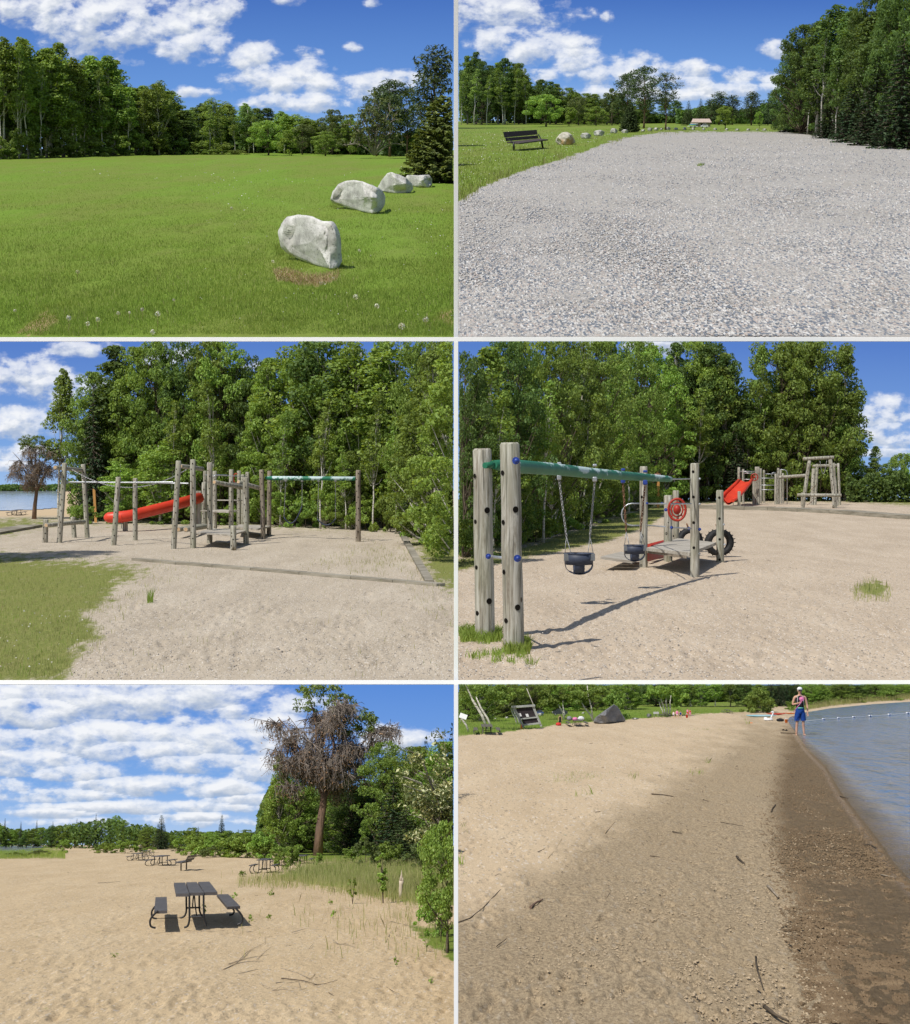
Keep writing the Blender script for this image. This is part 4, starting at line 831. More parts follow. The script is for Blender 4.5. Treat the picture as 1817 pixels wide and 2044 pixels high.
# ================================================================== scene 4: swing playground
F4 = interp((915, 672), (1480, 672), (1486, 715), (1478, 780), (1490, 720), (1530, 672), (1700, 672), (1735, 740), (1725, 860), (1740, 930), (1760, 960))
B4 = interp((915, 1130), (1043, 1096), (1148, 1062), (1258, 1028), (1343, 1003), (1440, 1001), (1700, 1000), (1817, 998))
woods(P4, 1690, 1900, 1003, lambda x: 948+8*math.sin(x/9), 6000, 7, LEAFD, seed=16, thick=.02)
woods(P4, 912, 1700, lambda x: B4(x)-19, lambda x: F4(x)+(B4(x)-F4(x))*.30, 30000, 13, LEAFD, seed=14, thick=.12)
sp = row(['mas1', 'mas2', 'asp1', 'mas3'], 930, 1420, 38, lambda x: B4(x)-14, lambda x: F4(x)-10, 165, 41, vary=.10)+[('asp3', 1445, 1000, 705, 110), ('asp1', 1410, 1000, 690, 100), ('mas1', 1560, 999, 650, 190), ('mas1', 1635, 999, 655, 190), ('mas1', 1600, 999, 640, 170, LEAF), ('asp1', 1685, 999, 690, 100), ('mas3', 1530, 999, 800, 110), ('mas1', 1670, 999, 790, 120), ('asp3', 1490, 1000, 800, 90), ('asp1', 1520, 1000, 690, 70)]
sp += [('bir1', 1085, 1084, 760, 90), ('bir2', 1165, 1057, 800, 80), ('bir1', 1255, 1028, 790, 80), ('bir2', 1345, 1003, 780, 80), ('bir1', 1395, 1002, 800, 70), ('bir2', 1520, 1000, 760, 90), ('bir1', 1590, 1000, 790, 80), ('bir2', 985, 1112, 780, 100)]
sp += row(['mas2', 'asp4'], 960, 1340, 62, lambda x: B4(x)-8, lambda x: 850+50*math.sin(x/31), 110, 42, vary=.2)+[('spr1', 1030, 1080, 890, 70), ('spr2', 1300, 1006, 860, 60), ('spr1', 1470, 1001, 860, 70)]
forest(P4, sp, 'trees of the wood behind the bucket swings', 'in the wood behind the bucket swings')
o = [tree(P4, k, x, b, t_, w_, group='far trees at the right of the swing playground') for k, x, b, t_, w_ in (('asp1', 1748, 999, 890, 46), ('rnd2', 1770, 999, 925, 50), ('rnd1', 1800, 999, 905, 60), ('rnd1', 1830, 999, 890, 70), ('asp4', 1725, 999, 925, 40), ('rnd2', 1750, 999, 945, 50), ('rnd1', 1785, 999, 940, 50), ('asp2', 1708, 999, 900, 34))]; name_row(o, 'far rounded tree', 'beyond the right end of the swing playground')
o = [tree(P4, k, x, B4(x)-5, B4(x)-h, w_, group='bushes at the foot of the wood behind the swings') for k, x, h, w_ in (('bsh3', 925, 90, 90), ('bsh1', 960, 70, 100), ('bsh3', 1070, 66, 100), ('bsh3', 1110, 56, 100), ('bsh1', 1150, 50, 90), ('bsh1', 1190, 56, 90), ('bsh1', 1230, 44, 90), ('bsh1', 1270, 34, 80), ('bsh1', 1400, 26, 70), ('bsh1', 1620, 20, 70), ('bsh1', 1580, 22, 70), ('bsh1', 1665, 20, 60))]
name_row(o, 'leafy bush', 'at the foot of the wood behind the swings')
grass4 = union(*[soft(p, 7) for p in G4])
blades(P4, 60000, None, .07, BLADEO, 'grass', 912, 1830, 990, 1170, 15, prob=lambda x, y: np.clip(grass4(x, y, 0, 0)*1.2-.2, 0, 1), wid=.10)
blades(P4, 1700, lambda x, y: (x > 916), .13, BLADE, 'grass', 918, 1000, 1262, 1282, 16, wid=.09, lean=.9)
blades(P4, 1300, lambda x, y: (x > 916), .13, BLADE, 'grass', 1008, 1058, 1284, 1306, 17, wid=.09, lean=.9)
blades(P4, 900, None, .09, BLADE, 'grass', 930, 1100, 1280, 1330, 18, wid=.09, lean=.9, clump=60)
blades(P4, 420, lambda x, y: sdist(x, y, [(1700, 1180), (1740, 1160), (1780, 1180), (1770, 1200), (1710, 1198)]) > -3, .13, BLADEO, 'grass', 1695, 1785, 1160, 1202, 19, wid=.08)
# ================================================================== scene 5: picnic-table beach
FT = interp((-240, 1650), (0, 1640), (30, 1648), (60, 1652), (100, 1644), (130, 1640), (190, 1630), (235, 1622), (260, 1640), (290, 1634), (345, 1652), (400, 1652), (460, 1655), (530, 1656), (900, 1600))
woods(P5, -240, 560, lambda x: 1691 if x < 150 else 1694, lambda x: FT(x)+7, 12000, 6, LEAFD, seed=20, thick=.05)
sp = row(['asp1', 'mas1', 'asp3', 'mas3'], -10, 300, 15, 1692, FT, 34, 51, vary=.25)+row(['asp1', 'mas3', 'rnd2'], 300, 520, 20, 1694, lambda x: FT(x)+6, 36, 52, vary=.35)+[('spr2', x, 1692, t_, 12) for x, t_ in ((8, 1633), (40, 1640), (72, 1637), (104, 1640), (152, 1634), (190, 1624), (270, 1645), (395, 1650), (475, 1655))]
forest(P5, sp, 'far trees of the wood behind the picnic beach', 'in the far wood behind the picnic beach')
tree(P5, 'spr1', 321, 1696, 1627, 40, 'broad dark spruce standing out of the far wood behind the picnic beach')
tree(P5, 'spr1', 442, 1694, 1626, 26, 'narrow dark spruce beyond the scrub behind the far picnic tables')
o = [tree(P5, k, x, b, t_, w_, group='scrub between the sand and the far wood') for k, x, b, t_, w_ in (('bsh1', 128, 1703, 1674, 36), ('bsh2', 80, 1709, 1697, 60), ('bsh2', 30, 1711, 1701, 60), ('bsh1', 200, 1702, 1690, 44), ('bsh2', 230, 1701, 1684, 50), ('bsh2', 270, 1701, 1688, 50), ('bsh2', 300, 1702, 1690, 40), ('bsh2', 370, 1703, 1686, 50), ('bsh2', 395, 1709, 1682, 70), ('bsh2', 430, 1712, 1688, 80), ('bsh1', 470, 1712, 1684, 80), ('bsh2', 505, 1712, 1668, 60), ('bsh1', 530, 1714, 1680, 60), ('bsh2', 350, 1700, 1686, 46))]
for q in o[::2]: q.children[0].material_slots[0].link = 'OBJECT'; q.children[0].material_slots[0].material = LEAFB
name_row(o, 'low willow scrub bush', 'between the picnic sand and the far wood')
o = [tree(P5, k, x, b, t_, w_, group='thicket bushes along the far edge of the picnic sand') for k, x, b, t_, w_ in (('bsh2', 362, 1706, 1672, 60), ('bsh1', 392, 1708, 1664, 70), ('bsh2', 425, 1710, 1672, 80), ('bsh1', 460, 1712, 1668, 80), ('bsh2', 492, 1713, 1664, 90), ('bsh1', 525, 1714, 1660, 80), ('bsh2', 250, 1703, 1676, 60), ('bsh1', 215, 1703, 1680, 50))]
for q in o: q.children[0].material_slots[0].link = 'OBJECT'; q.children[0].material_slots[0].material = LEAFB
name_row(o, 'taller thicket bush', 'along the far edge of the picnic sand')
o = [tree(P5, k, x, b, t_, w_, group='small trees right behind the willow scrub') for k, x, b, t_, w_ in (('rnd2', 385, 1697, 1652, 50, ), ('rnd1', 420, 1697, 1660, 50), ('rnd2', 455, 1697, 1658, 50), ('rnd2', 490, 1697, 1656, 50))]; name_row(o, 'low rounded tree', 'just behind the willow scrub on the picnic beach')
F5 = interp((515, 1660), (525, 1560), (540, 1520), (560, 1510), (600, 1530), (640, 1530), (760, 1500), (840, 1475), (906, 1450))
woods(P5, 520, 906, 1698, lambda x: F5(x)+50, 26000, 12, LEAFD, seed=21, thick=.06)
sp = [('asp3', 556, 1708, 1507, 80), ('asp3', 545, 1707, 1560, 70), ('mas3', 590, 1702, 1535, 110), ('mas1', 625, 1700, 1590, 110), ('mas2', 665, 1702, 1600, 100), ('mas1', 700, 1704, 1545, 130), ('spr1', 745, 1706, 1560, 90), ('spr1', 720, 1704, 1520, 80), ('spr1', 785, 1716, 1540, 100), ('mas3', 770, 1713, 1480, 140), ('spr1', 850, 1712, 1468, 50), ('spr1', 903, 1712, 1440, 50), ('mas1', 830, 1715, 1490, 150), ('mas1', 890, 1716, 1480, 150), ('spr3', 810, 1722, 1600, 100), ('mas1', 600, 1702, 1640, 80), ('spr3', 870, 1724, 1590, 120)]
forest(P5, sp, 'trees of the wood behind the dead pine', 'in the wood behind the dead pine')
o = [tree(P5, k, x, b, t_, w_, group='bushes at the edge of the beach wood') for k, x, b, t_, w_ in (('bsh1', 560, 1717, 1688, 60), ('bsh3', 580, 1742, 1690, 44), ('bsh3', 562, 1738, 1703, 34), ('bsh3', 636, 1730, 1703, 22), ('bsh1', 700, 1722, 1690, 60), ('bsh2', 730, 1730, 1672, 74), ('bsh1', 780, 1728, 1680, 90), ('bsh2', 840, 1736, 1680, 90), ('bsh1', 890, 1740, 1670, 90), ('bsh1', 484, 1750, 1738, 20))]; name_row(o, 'leafy bush', 'at the edge of the beach wood')
tree(P5, 'bsh1', 870, 1870, 1780, 90, 'dark leafy bush on the sand at the right of the picnic beach', mat=LEAFB, cat='bush')
tree(P5, 'rnd1', 893, 1900, 1640, 130, 'broad-leaved sapling hanging over the right edge of the picnic beach', mat=LEAFB, name='sapling')
def sapling(T, px, base, top, wpx, label, seed=0, n=260, size=5, leaf=LEAFB, name='sapling', group=None):
    p = T.g(px, base); H = T.at(px, top, p.y).z; W = T.m(wpx/2, p.y); rs = np.random.RandomState(seed+50); o = thing(name, label, 'sapling', T, p, 0, 1, group); m = MB(); cl = []
    for k in range(3):
        a = rs.rand()*6.28; e = Vector((math.cos(a)*W*.5, math.sin(a)*W*.5, H*(.75+.25*rs.rand()))); m.tube([(0, 0, -.02), e*.5+Vector((0, 0, .05*H)), e], [.012*H, .009*H, .004*H], 5)
        for j in range(5): f = .25+.75*rs.rand(); cl.append((e.x*f+(rs.rand()-.5)*W, e.y*f+(rs.rand()-.5)*W, e.z*f, W*.35, W*.35, W*.3))
    m.build('stem', BARK, o); P, N = crown_points(rs, np.array(cl), n, .3, .4); V = leaf_quads(rs, P, N, T.m(size, p.y), .7); link('leaves', np_mesh('leaves', V.reshape(-1, 3), 4, [leaf]), o); o['at_px'] = float(px); return o
SG = 'young saplings growing in the beach grass'
o = [sapling(P5, x, b, t_, w_, '', i, n_, s_, group=SG) for i, (x, b, t_, w_, n_, s_) in enumerate(((704, 1803, 1748, 22, 150, 5), (765, 1802, 1700, 30, 300, 6), (855, 1800, 1700, 40, 260, 6), (880, 1880, 1790, 30, 200, 6)))]; name_row(o, 'upright sapling', 'in the beach grass below the dead pine')
o = [sapling(P5, x, b, b-h, 16, '', i+9, 26, 5, name='seedling', group='small seedlings on the picnic beach sand') for i, (x, b, h) in enumerate(((408, 1826, 22), (498, 1842, 16), (535, 1836, 14), (540, 1790, 18), (665, 1832, 14), (792, 1932, 32), (860, 1966, 20), (230, 1912, 12), (852, 1900, 30), (466, 1795, 12), (660, 1806, 12)))]; name_row(o, 'small leafy seedling', 'on the picnic beach sand')
for q in o: q['category'] = 'seedling'
def catkin_willow():
    T = P5; p = T.g(925, 1830); o = thing('willow_tree', 'willow with pale yellow catkins arching in from the right of the picnic beach', 'tree', T, p); rs = np.random.RandomState(3); m = MB(); cl = []
    for k in range(34):
        e = T.at(rs.uniform(770, 905), rs.uniform(1452, 1690), p.y-1.5+3*rs.rand())-p; a0 = Vector((0, 0, -.03)); m.tube([a0, Vector((e.x*.35, e.y*.3, e.z*.62)), Vector((e.x*.7, e.y*.7, e.z*.95)), e], [.05, .03, .016, .006], 5, cap=False)
        for j in range(5): f = .55+.45*rs.rand(); cl.append((e.x*f, e.y*f+(rs.rand()-.5)*.4, e.z*(.62+.38*f)+(rs.rand()-.5)*.25, .26, .26, .17))
    me = m.mesh('trunk', BARKG); link('trunk', trim(T, o, me), o); cl = np.array(cl); P, N = crown_points(rs, cl, 5200, .2, .3); me = np_mesh('crown', leaf_quads(rs, P, N, .085, .4).reshape(-1, 3), 4, [LEAFO]); link('crown', trim(T, o, me), o)
    P, N = crown_points(rs, cl[rs.rand(len(cl)) < .6], 1500, .2, .3); me = np_mesh('catkins', leaf_quads(rs, P, N, .085, .5).reshape(-1, 3), 4, [LEAFW]); link('catkins', trim(T, o, me), o)
catkin_willow()
# the dead pine: forked red trunk, hanging tangle of grey twigs, a green top
def dead_pine(T, px, base, top, wpx, label, seed=1, ntw=9600, green=1200, Y=None, shape=1.0):
    p = T.g(px, base); H = T.at(px, top, p.y).z; W = T.m(wpx/2, p.y); rs = np.random.RandomState(seed); o = thing('dead_pine', label, 'tree', T, p); m = MB(); r = H*.024
    tr = [(0, 0, -.02*H), (.01*H, 0, .15*H), (.03*H, 0, .30*H), (.035*H, 0, .40*H)]; m.tube(tr, [r*1.25, r, r*.85, r*.8], 12)
    main = []
    for e, k in (((-.16, .03, .62), .55), ((.03, 0, .78), .62), ((.20, .05, .66), .5), ((-.05, -.06, .90), .42), ((.11, -.03, .93), .40), ((-.24, -.04, .80), .34), ((.33, .0, .74), .32), ((.02, .08, .86), .4)):
        e = Vector(e)*H; e.x *= shape; a = Vector((.034*H, 0, (.30+.08*rs.rand())*H)); b = a.lerp(e, .45)+Vector(((rs.rand()-.5)*.06*H, 0, .02*H)); m.tube([a, b, a.lerp(e, .75)+Vector(((rs.rand()-.5)*.05*H, 0, .03*H)), e], [r*k, r*k*.75, r*k*.5, r*k*.2], 7, cap=False); main.append((a, b, e, k))
    m.build('trunk', BARKR, o)
    A, B, rad = [], [], []; tips = []; cen = []
    for i in range(52):
        a, b, e, k = main[i % len(main)]; f = .30+.65*rs.rand(); q = a.lerp(b, f*2) if f < .5 else b.lerp(e, f*2-1)
        c = q+Vector(((rs.rand()-.5)*W*.95, (rs.rand()-.5)*W*.9, (rs.rand()-.6)*.10*H)); c.z = min(c.z, .86*H); mid = q.lerp(c, .5)+Vector((0, 0, .025*H)); A += [q, mid]; B += [mid, c]; rad += [.0062*H, .0042*H]; cen.append(c)
    for i in range(ntw//8):
        c = cen[rs.randint(len(cen))]; d = Vector((rs.randn()*.055*H, rs.randn()*.055*H, rs.randn()*.03*H-.01*H)); t1 = c+d; t1.z = max(t1.z, .40*H); A.append(c); B.append(t1); rad.append(.0026*H)
        for j in range(7):
            g = .25+.75*rs.rand(); s0 = c.lerp(t1, g); e2 = s0+Vector((rs.randn()*.022*H, rs.randn()*.022*H, -.012*H-.085*H*rs.rand()**1.5)); A.append(s0); B.append(e2); rad.append(.0015*H); tips.append(e2)
    A, B, rad = np.array(A), np.array(B), np.array(rad)[:, None]; D = unit(B-A); U = unit(np.cross(D, rs.randn(len(A), 3))); V_ = np.cross(D, U); quads = []
    for s1, s2 in ((U, V_), (V_, -U), (-U, -V_)): quads.append(np.stack([A+s1*rad, A+s2*rad, B+s2*rad*.5, B+s1*rad*.5], 1))
    link('twigs', np_mesh('twigs', np.concatenate(quads).reshape(-1, 3), 4, [TWIG]), o)
    tips = np.array(tips); P = tips[rs.randint(len(tips), size=7000)]+rs.randn(7000, 3)*.008*H; sel = P[:, 2] < .80*H; P = P[sel]; link('dead_needles', np_mesh('dead_needles', leaf_quads(rs, P, unit(rs.randn(len(P), 3)), .016*H, .35).reshape(-1, 3), 4, [NEEDR]), o)
    cl = []
    for i in range(120):
        if rs.rand() < .55: x, z = (rs.rand()-.42)*1.15*W*shape, H*(.83+.17*rs.rand()-.10*0); z = min(z, H*(1.0-.25*(x/W)**2))
        else: x, z = W*(.35+.75*rs.rand()), H*(.72+.14*rs.rand()-.05*rs.rand())
        cl.append((x, (rs.rand()-.5)*W*.8, z, .035*H, .035*H, .022*H))
    cl = np.array(cl); P, N = crown_points(rs, cl, green*3, .3, .3); me = np_mesh('crown', leaf_quads(rs, P, N, .020*H, .4).reshape(-1, 3), 4, [NEEDY]); link('crown', trim(T, o, me), o); return o
dead_pine(P5, 634, 1708, 1364, 200, 'tall half-dead pine with a rusty forked trunk and hanging grey twigs')
dead_pine(P3, 68, 1036, 868, 100, 'small half-dead pine with drooping brown crown beside the lake', 2, 3600, 1600)
gp = lambda x, y: np.clip(.5+sdist(x, y, [(480, 1765), (560, 1752), (620, 1722), (760, 1714), (908, 1712), (908, 1800), (830, 1800), (700, 1782), (620, 1768)])/24, 0, 1)
blades(P5, 60000, None, .20, BLADEO, 'beach_grass', 470, 906, 1712, 1830, 22, prob=lambda x, y: gp(x, y)*.45, wid=.05, lean=.35)
blades(P5, 30000, None, .26, BLADEO, 'beach_grass', 440, 906, 1720, 1850, 23, prob=lambda x, y: gp(x, y)*.5, wid=.04, lean=.4)
blades(P5, 9000, None, .20, BLADEO, 'beach_grass', 430, 906, 1740, 1980, 24, prob=lambda x, y: np.clip((x-560)/350, .02, 1)*np.clip((1930-y)/120, 0, 1)*.5, wid=.05, clump=9)
blades(P5, 8000, lambda x, y: y < 1716, .16, BLADE, 'beach_grass', -20, 130, 1700, 1715, 25, wid=.05)
# ================================================================== scene 6: lakeshore
B6 = interp((800, 1462), (915, 1452), (1050, 1436), (1250, 1424), (1480, 1416), (1560, 1412), (1620, 1411), (1700, 1403), (1817, 1392))
woods(P6, 915, 1860, lambda x: B6(x)-16, 1366, 36000, 12, LEAFD, seed=30, thick=.06)
sp = [('mas1', 935, 1436, 1330, 80), ('mas2', 960, 1440, 1340, 90), ('mas1', 1010, 1432, 1345, 90), ('mas3', 1060, 1424, 1330, 90), ('mas1', 1120, 1420, 1335, 100), ('mas3', 1185, 1418, 1335, 100), ('mas2', 1250, 1416, 1340, 90), ('mas3', 1310, 1410, 1330, 90), ('asp3', 1360, 1411, 1335, 50), ('mas2', 1378, 1411, 1350, 40), ('mas2', 1400, 1411, 1345, 50), ('asp1', 1428, 1411, 1345, 46), ('asp3', 1458, 1411, 1345, 44), ('mas1', 1490, 1411, 1360, 60), ('mas2', 1515, 1414, 1366, 70), ('spr1', 1540, 1410, 1340, 34), ('spr1', 1556, 1410, 1345, 32), ('spr1', 1572, 1408, 1340, 34), ('spr1', 1590, 1408, 1345, 34), ('mas1', 1612, 1406, 1355, 60), ('mas2', 1640, 1404, 1365, 60), ('mas1', 1680, 1400, 1360, 70), ('mas2', 1712, 1397, 1368, 70), ('mas1', 1750, 1394, 1355, 80), ('mas1', 1790, 1392, 1350, 80), ('mas2', 1817, 1390, 1362, 70)]
forest(P6, sp, 'trees of the wood behind the lakeshore', 'in the wood behind the lakeshore')
o = [tree(P6, 'bsh1', x, b, t_, w_, group='leafy bushes at the lakeshore wood edge') for x, b, t_, w_ in ((1232, 1434, 1378, 76), (1500, 1422, 1388, 50), (1518, 1423, 1372, 66), (1535, 1421, 1392, 40), (1700, 1403, 1384, 60), (1770, 1398, 1376, 70), (1640, 1406, 1388, 50), (1580, 1416, 1398, 40))]; name_row(o, 'rounded leafy bush', 'at the edge of the lakeshore wood')
blades(P6, 30000, None, .09, BLADE, 'grass', 915, 1560, 1418, 1474, 31, prob=lambda x, y: (sdist(x, y, GR6) > 0)*1.0, wid=.1)
for q, (x, y, rx, ry) in enumerate(((600, 525, 60, 12), (560, 500, 12, 14), (675, 537, 16, 7), (715, 425, 55, 6), (668, 408, 10, 8), (790, 386, 34, 4), (845, 373, 28, 3))): blades(P1, 420, lambda a, b: ((a-x)/rx)**2+((b-y)/ry)**2 < 1, .065, BLADE, 'grass', x-rx, x+rx, y-ry, y+ry, 90+q, wid=.1)
blades(P6, 26000, lambda x, y: (sdist(x, y, FARSH+[(2200, 1340), (1560, 1390)]) > -3) & ~inpoly(x, y, LAKE), .28, BLADEO, 'reeds', 1590, 1860, 1392, 1424, 32, wid=.04, lean=.2)
for i, (x, y, rx, ry, n, h) in enumerate(((1155, 1549, 50, 7, 1500, .06), (1120, 1562, 26, 4, 400, .06), (1265, 1552, 8, 4, 160, .10), (1390, 1544, 11, 4, 260, .10), (1415, 1524, 4, 3, 60, .14), (1160, 1589, 8, 3, 90, .12), (1180, 1585, 6, 3, 60, .16), (1402, 1458, 26, 2, 400, .07), (1487, 1440, 8, 2, 120, .12), (1494, 1444, 6, 2, 60, .12), (1488, 1432, 10, 1.5, 100, .12), (922, 1725, 8, 5, 90, .14), (926, 1655, 8, 5, 50, .08))):
    blades(P6, int(n*1.6), None, h, BLADE, 'grass', x-rx*1.6, x+rx*1.6, y-ry*2, y+ry*2, 60+i, wid=.07, lean=1.2, prob=lambda a, b: np.exp(-(((a-x)/rx)**2+((b-y)/ry)**2)*1.3)*(vnoise(a/7, b/2.5, i) > .45))
# ------------------------------------------------------------------ boulders
def boulder(T, outline, label, mat=ROCK, seed=0, group=None, name='boulder', depth=.8, facet=6, base=None, cuts=()):
    """outline: picture outline (px,py) anticlockwise; a full-bodied stone of that silhouette"""
    if cuts: mx_ = sum(p[0] for p in outline)/len(outline); mb_ = max(p[1] for p in outline); outline = [(mx_+(x-mx_)*1.07, mb_+(y-mb_)*1.04) for x, y in outline]
    xs = [p[0] for p in outline]; ys = [p[1] for p in outline]; by = max(ys) if base is None else base
    cx, cy = (min(xs)+max(xs))/2, (min(ys)+max(ys))/2; p = T.g(cx, by-(max(ys)-min(ys))*.10); k = T.m(1, p.y); rs = np.random.RandomState(seed)
    n, mrows = (96, 44) if max(xs)-min(xs) > 40 else (30, 14); ang = np.linspace(0, 2*PI, n, endpoint=False); O = np.array(outline, float)-[cx, cy]; O[:, 1] *= -1; rad = []
    for a in ang:                          # radius of the outline in each direction
        d = np.array([math.cos(a), math.sin(a)]); best = 0
        for i in range(len(O)):
            A, B = O[i-1], O[i]; e = B-A; den = d[0]*e[1]-d[1]*e[0]
            if abs(den) < 1e-9: continue
            t = (A[0]*e[1]-A[1]*e[0])/den; s = (A[0]*d[1]-A[1]*d[0])/den
            if t > 0 and -1e-6 <= s <= 1+1e-6: best = max(best, t)
        rad.append(best)
    rad = np.array(rad); w = (max(xs)-min(xs))/2
    bx_ = np.linspace(-w, w, 21); by_ = []
    for x_ in bx_:                         # lowest outline point under each x: where the stone meets the grass
        c_ = [rad[q_]*math.sin(a) for q_, a in enumerate(ang) if abs(rad[q_]*math.cos(a)-x_) < w*.12]; by_.append(min(c_) if c_ else 0)
    by_ = np.minimum(np.array(by_), 0); yo = np.array([T.g(cx, cy-b_).y for b_ in by_])-p.y; yo = np.clip(yo, -2.2*w*k, 3.0*w*k)
    planes = [(unit(np.array([rs.randn()*.9, -abs(rs.randn())-.35, rs.randn()*.8])), .50+.30*rs.rand()) for _ in range(facet+4)]
    planes = [(unit(np.array(c_[:3], float)), c_[3]) for c_ in cuts]+planes[:3 if cuts else None]
    vs = []; fs = []
    for i in range(mrows+1):
        b = PI*i/mrows-PI/2                # -90 towards the camera, +90 away
        for q_, a in enumerate(ang):
            r = rad[q_]*max(0, math.cos(b))**.55; q = np.array([r*math.cos(a), math.sin(b)*w*depth, r*math.sin(a)])
            for nrm, dd in planes:
                ex = q@nrm-dd*w
                if ex > 0: q = q-nrm*ex*(.95 if math.cos(b) < .9 else .25)
            u_ = q/w; e_ = math.cos(b)**3
            q = q*(1+(vnoise(u_[0]*2.3+u_[1]*1.7+9, u_[2]*2.3-u_[1]*1.1+5, seed, 5)-.5)*(.34-.24*e_))
            vs.append(T.at(cx+q[0], cy-q[2], p.y+float(np.interp(q[0], bx_, yo))*.85+q[1]*k)-Vector((p.x, p.y, 0)))
    for i in range(mrows):
        for q_ in range(n): fs.append((i*n+q_, i*n+(q_+1) % n, (i+1)*n+(q_+1) % n, (i+1)*n+q_))
    m = MB(); m.add([Vector(v) for v in vs], fs); o = m.build(name, mat); put(o, T, (p.x, p.y, 0)); tag(o, label, 'boulder' if name == 'boulder' else 'rock', group); o['at_px'] = float(cx)
    return o
def oval(cx, base, w, h, seed=0, flat=.3):
    rd = random.Random(seed); out = []
    for k in range(14):
        a = 2*PI*k/14; y = math.sin(a); out.append((cx+math.cos(a)*w/2*rd.uniform(.86, 1.06), base-h*.5-y*h*.5*(rd.uniform(.86, 1.08) if y > 0 else .92)))
    return out
Z1 = lambda pts: [(508.8+x*.22, 327.1+y*.22) for x, y in pts]      # picture close-up to picture units
boulder(P1, Z1([(212, 620), (235, 545), (300, 495), (410, 482), (520, 490), (560, 512), (610, 530), (700, 535), (740, 580), (765, 650), (775, 760), (785, 890), (745, 950), (690, 970), (600, 940), (500, 900), (400, 862), (320, 825), (250, 765), (222, 690)]), 'largest pale grey boulder, nearest one, with a shaded sloping lower face', seed=3, cuts=((-.45, -.62, -.64, .46), (.10, -.55, .83, .62), (.85, -.5, .1, .62)), group='pale boulders lined up on the meadow')
boulder(P1, Z1([(697, 330), (720, 260), (770, 195), (830, 165), (900, 160), (980, 172), (1070, 205), (1140, 245), (1172, 300), (1165, 370), (1135, 430), (1070, 455), (1000, 440), (900, 410), (800, 385), (730, 365)]), 'second boulder back on the meadow, wide with a dark hollow in its top', seed=8, cuts=((-.35, -.65, -.67, .42), (-.4, -.8, .45, .42), (.5, -.6, .6, .55)), group='pale boulders lined up on the meadow')
boulder(P1, Z1([(1122, 215), (1160, 150), (1205, 92), (1245, 82), (1300, 100), (1370, 135), (1415, 180), (1428, 225), (1395, 265), (1320, 278), (1230, 265), (1160, 245)]), 'peaked speckled boulder, third back, in front of the flat-topped boulder', seed=5, cuts=((-.7, -.6, .3, .5), (.35, -.5, .8, .5), (0, -.7, -.7, .45)), group='pale boulders lined up on the meadow')
boulder(P1, Z1([(1358, 120), (1380, 100), (1480, 103), (1585, 98), (1622, 135), (1610, 190), (1580, 218), (1500, 216), (1430, 205), (1380, 170)]), 'flat-topped boulder lying beside the dense young pine', seed=6, group='pale boulders lined up on the meadow')
boulder(P1, Z1([(1735, 175), (1755, 150), (1800, 142), (1850, 150), (1850, 190), (1760, 190)]), 'small pinkish boulder cut off at the right edge of the meadow', seed=9, mat=ROCKO, group='pale boulders lined up on the meadow') if False else None
boulder(P2, [(1107.5, 283), (1111, 275), (1117, 268), (1125, 263.5), (1133, 263.5), (1142, 268), (1148, 277), (1150, 283), (1143, 288), (1128, 290), (1112, 289)], 'rusty orange and white boulder right of the bench', ROCKO, seed=4)
rk = [(1169.5, 278.5, 23, 14), (1196, 272.8, 25, 14), (1225.5, 267.6, 16, 12), (1248, 266.6, 15, 9), (1283.8, 263.2, 10, 5), (1297.5, 262.6, 11, 8), (1310, 261.2, 10, 7), (1320.5, 260.2, 6, 5), (1334, 260, 11, 7), (1349.5, 259.6, 9, 5.5), (1367, 259.5, 8, 6), (1384, 260.2, 8, 6), (1405, 260.2, 7, 5), (1428, 260.4, 9, 5.5), (1451, 260.4, 8, 4.5), (1472, 261.2, 9, 4.5), (1494, 261.3, 9, 5), (1512, 260.8, 6, 4), (1527, 260.6, 10, 4)]
o = [boulder(P2, oval(x, b, w_, h, i), '', seed=40+i, group='pale boulders edging the gravel lot') for i, (x, b, w_, h) in enumerate(rk)]; name_row(o, 'pale boulder', 'along the grass edge of the gravel lot')
# ------------------------------------------------------------------ bench of the gravel lot
def park_bench(T, label):
    c = lambda x, y: (908.5+.15*x, 227.1+.15*y)
    pf = T.g(1025.5, 301); o = thing('park_bench', label, 'bench', T, pf)
    yL, yR = pf.y, T.g(1083, 295.5).y
    def P(x, y, Y): return T.at(*c(x, y), Y)-pf
    def board(name, a, b, d, e, YL, YR, th):     # four picture corners: a b top left/right, d e bottom left/right
        q = [P(*a, YL), P(*b, YR), P(*e, YR), P(*d, YL)]; back = Vector((0, th, 0)); m = MB(); m.hexa([q[3], q[2], q[2]+back, q[3]+back, q[0], q[1], q[1]+back, q[0]+back]); m.build(name, BOARDB, o)
    board('back_board', (640, 241), (1088, 212), (658, 316), (1100, 274), yL+1.0, yR+1.0, .10); board('back_board', (668, 320), (1104, 285), (680, 364), (1112, 325), yL+.9, yR+.9, .10)
    m = MB(); a, b, d, e = P(688, 372, yL+.9), P(1105, 328, yR+.9), P(1240, 338, yR-.5), P(858, 388, yL-.5); z = Vector((0, 0, -.05))
    m.hexa([a+z, e+z, d+z, b+z, a, e, d, b]); m.build('seat', BOARDB, o)
    for (tx, ty, bx, by_, Y) in ((780, 380, 786, 492, yL), (1150, 345, 1172, 458, yR)):
        m = MB(); a, b = P(tx, ty, Y), P(bx, by_, Y); m.tube([a, b+Vector((0, 0, -.02))], T.m(1.9, Y), 8); m.build('leg', BLACKM, o)
        m = MB(); q = P(tx-100 if Y == yL else tx-40, ty-60 if Y == yL else ty-70, Y+1.05); m.tube([a, q], T.m(1.1, Y), 6); m.build('back_support', BLACKM, o)
    return o
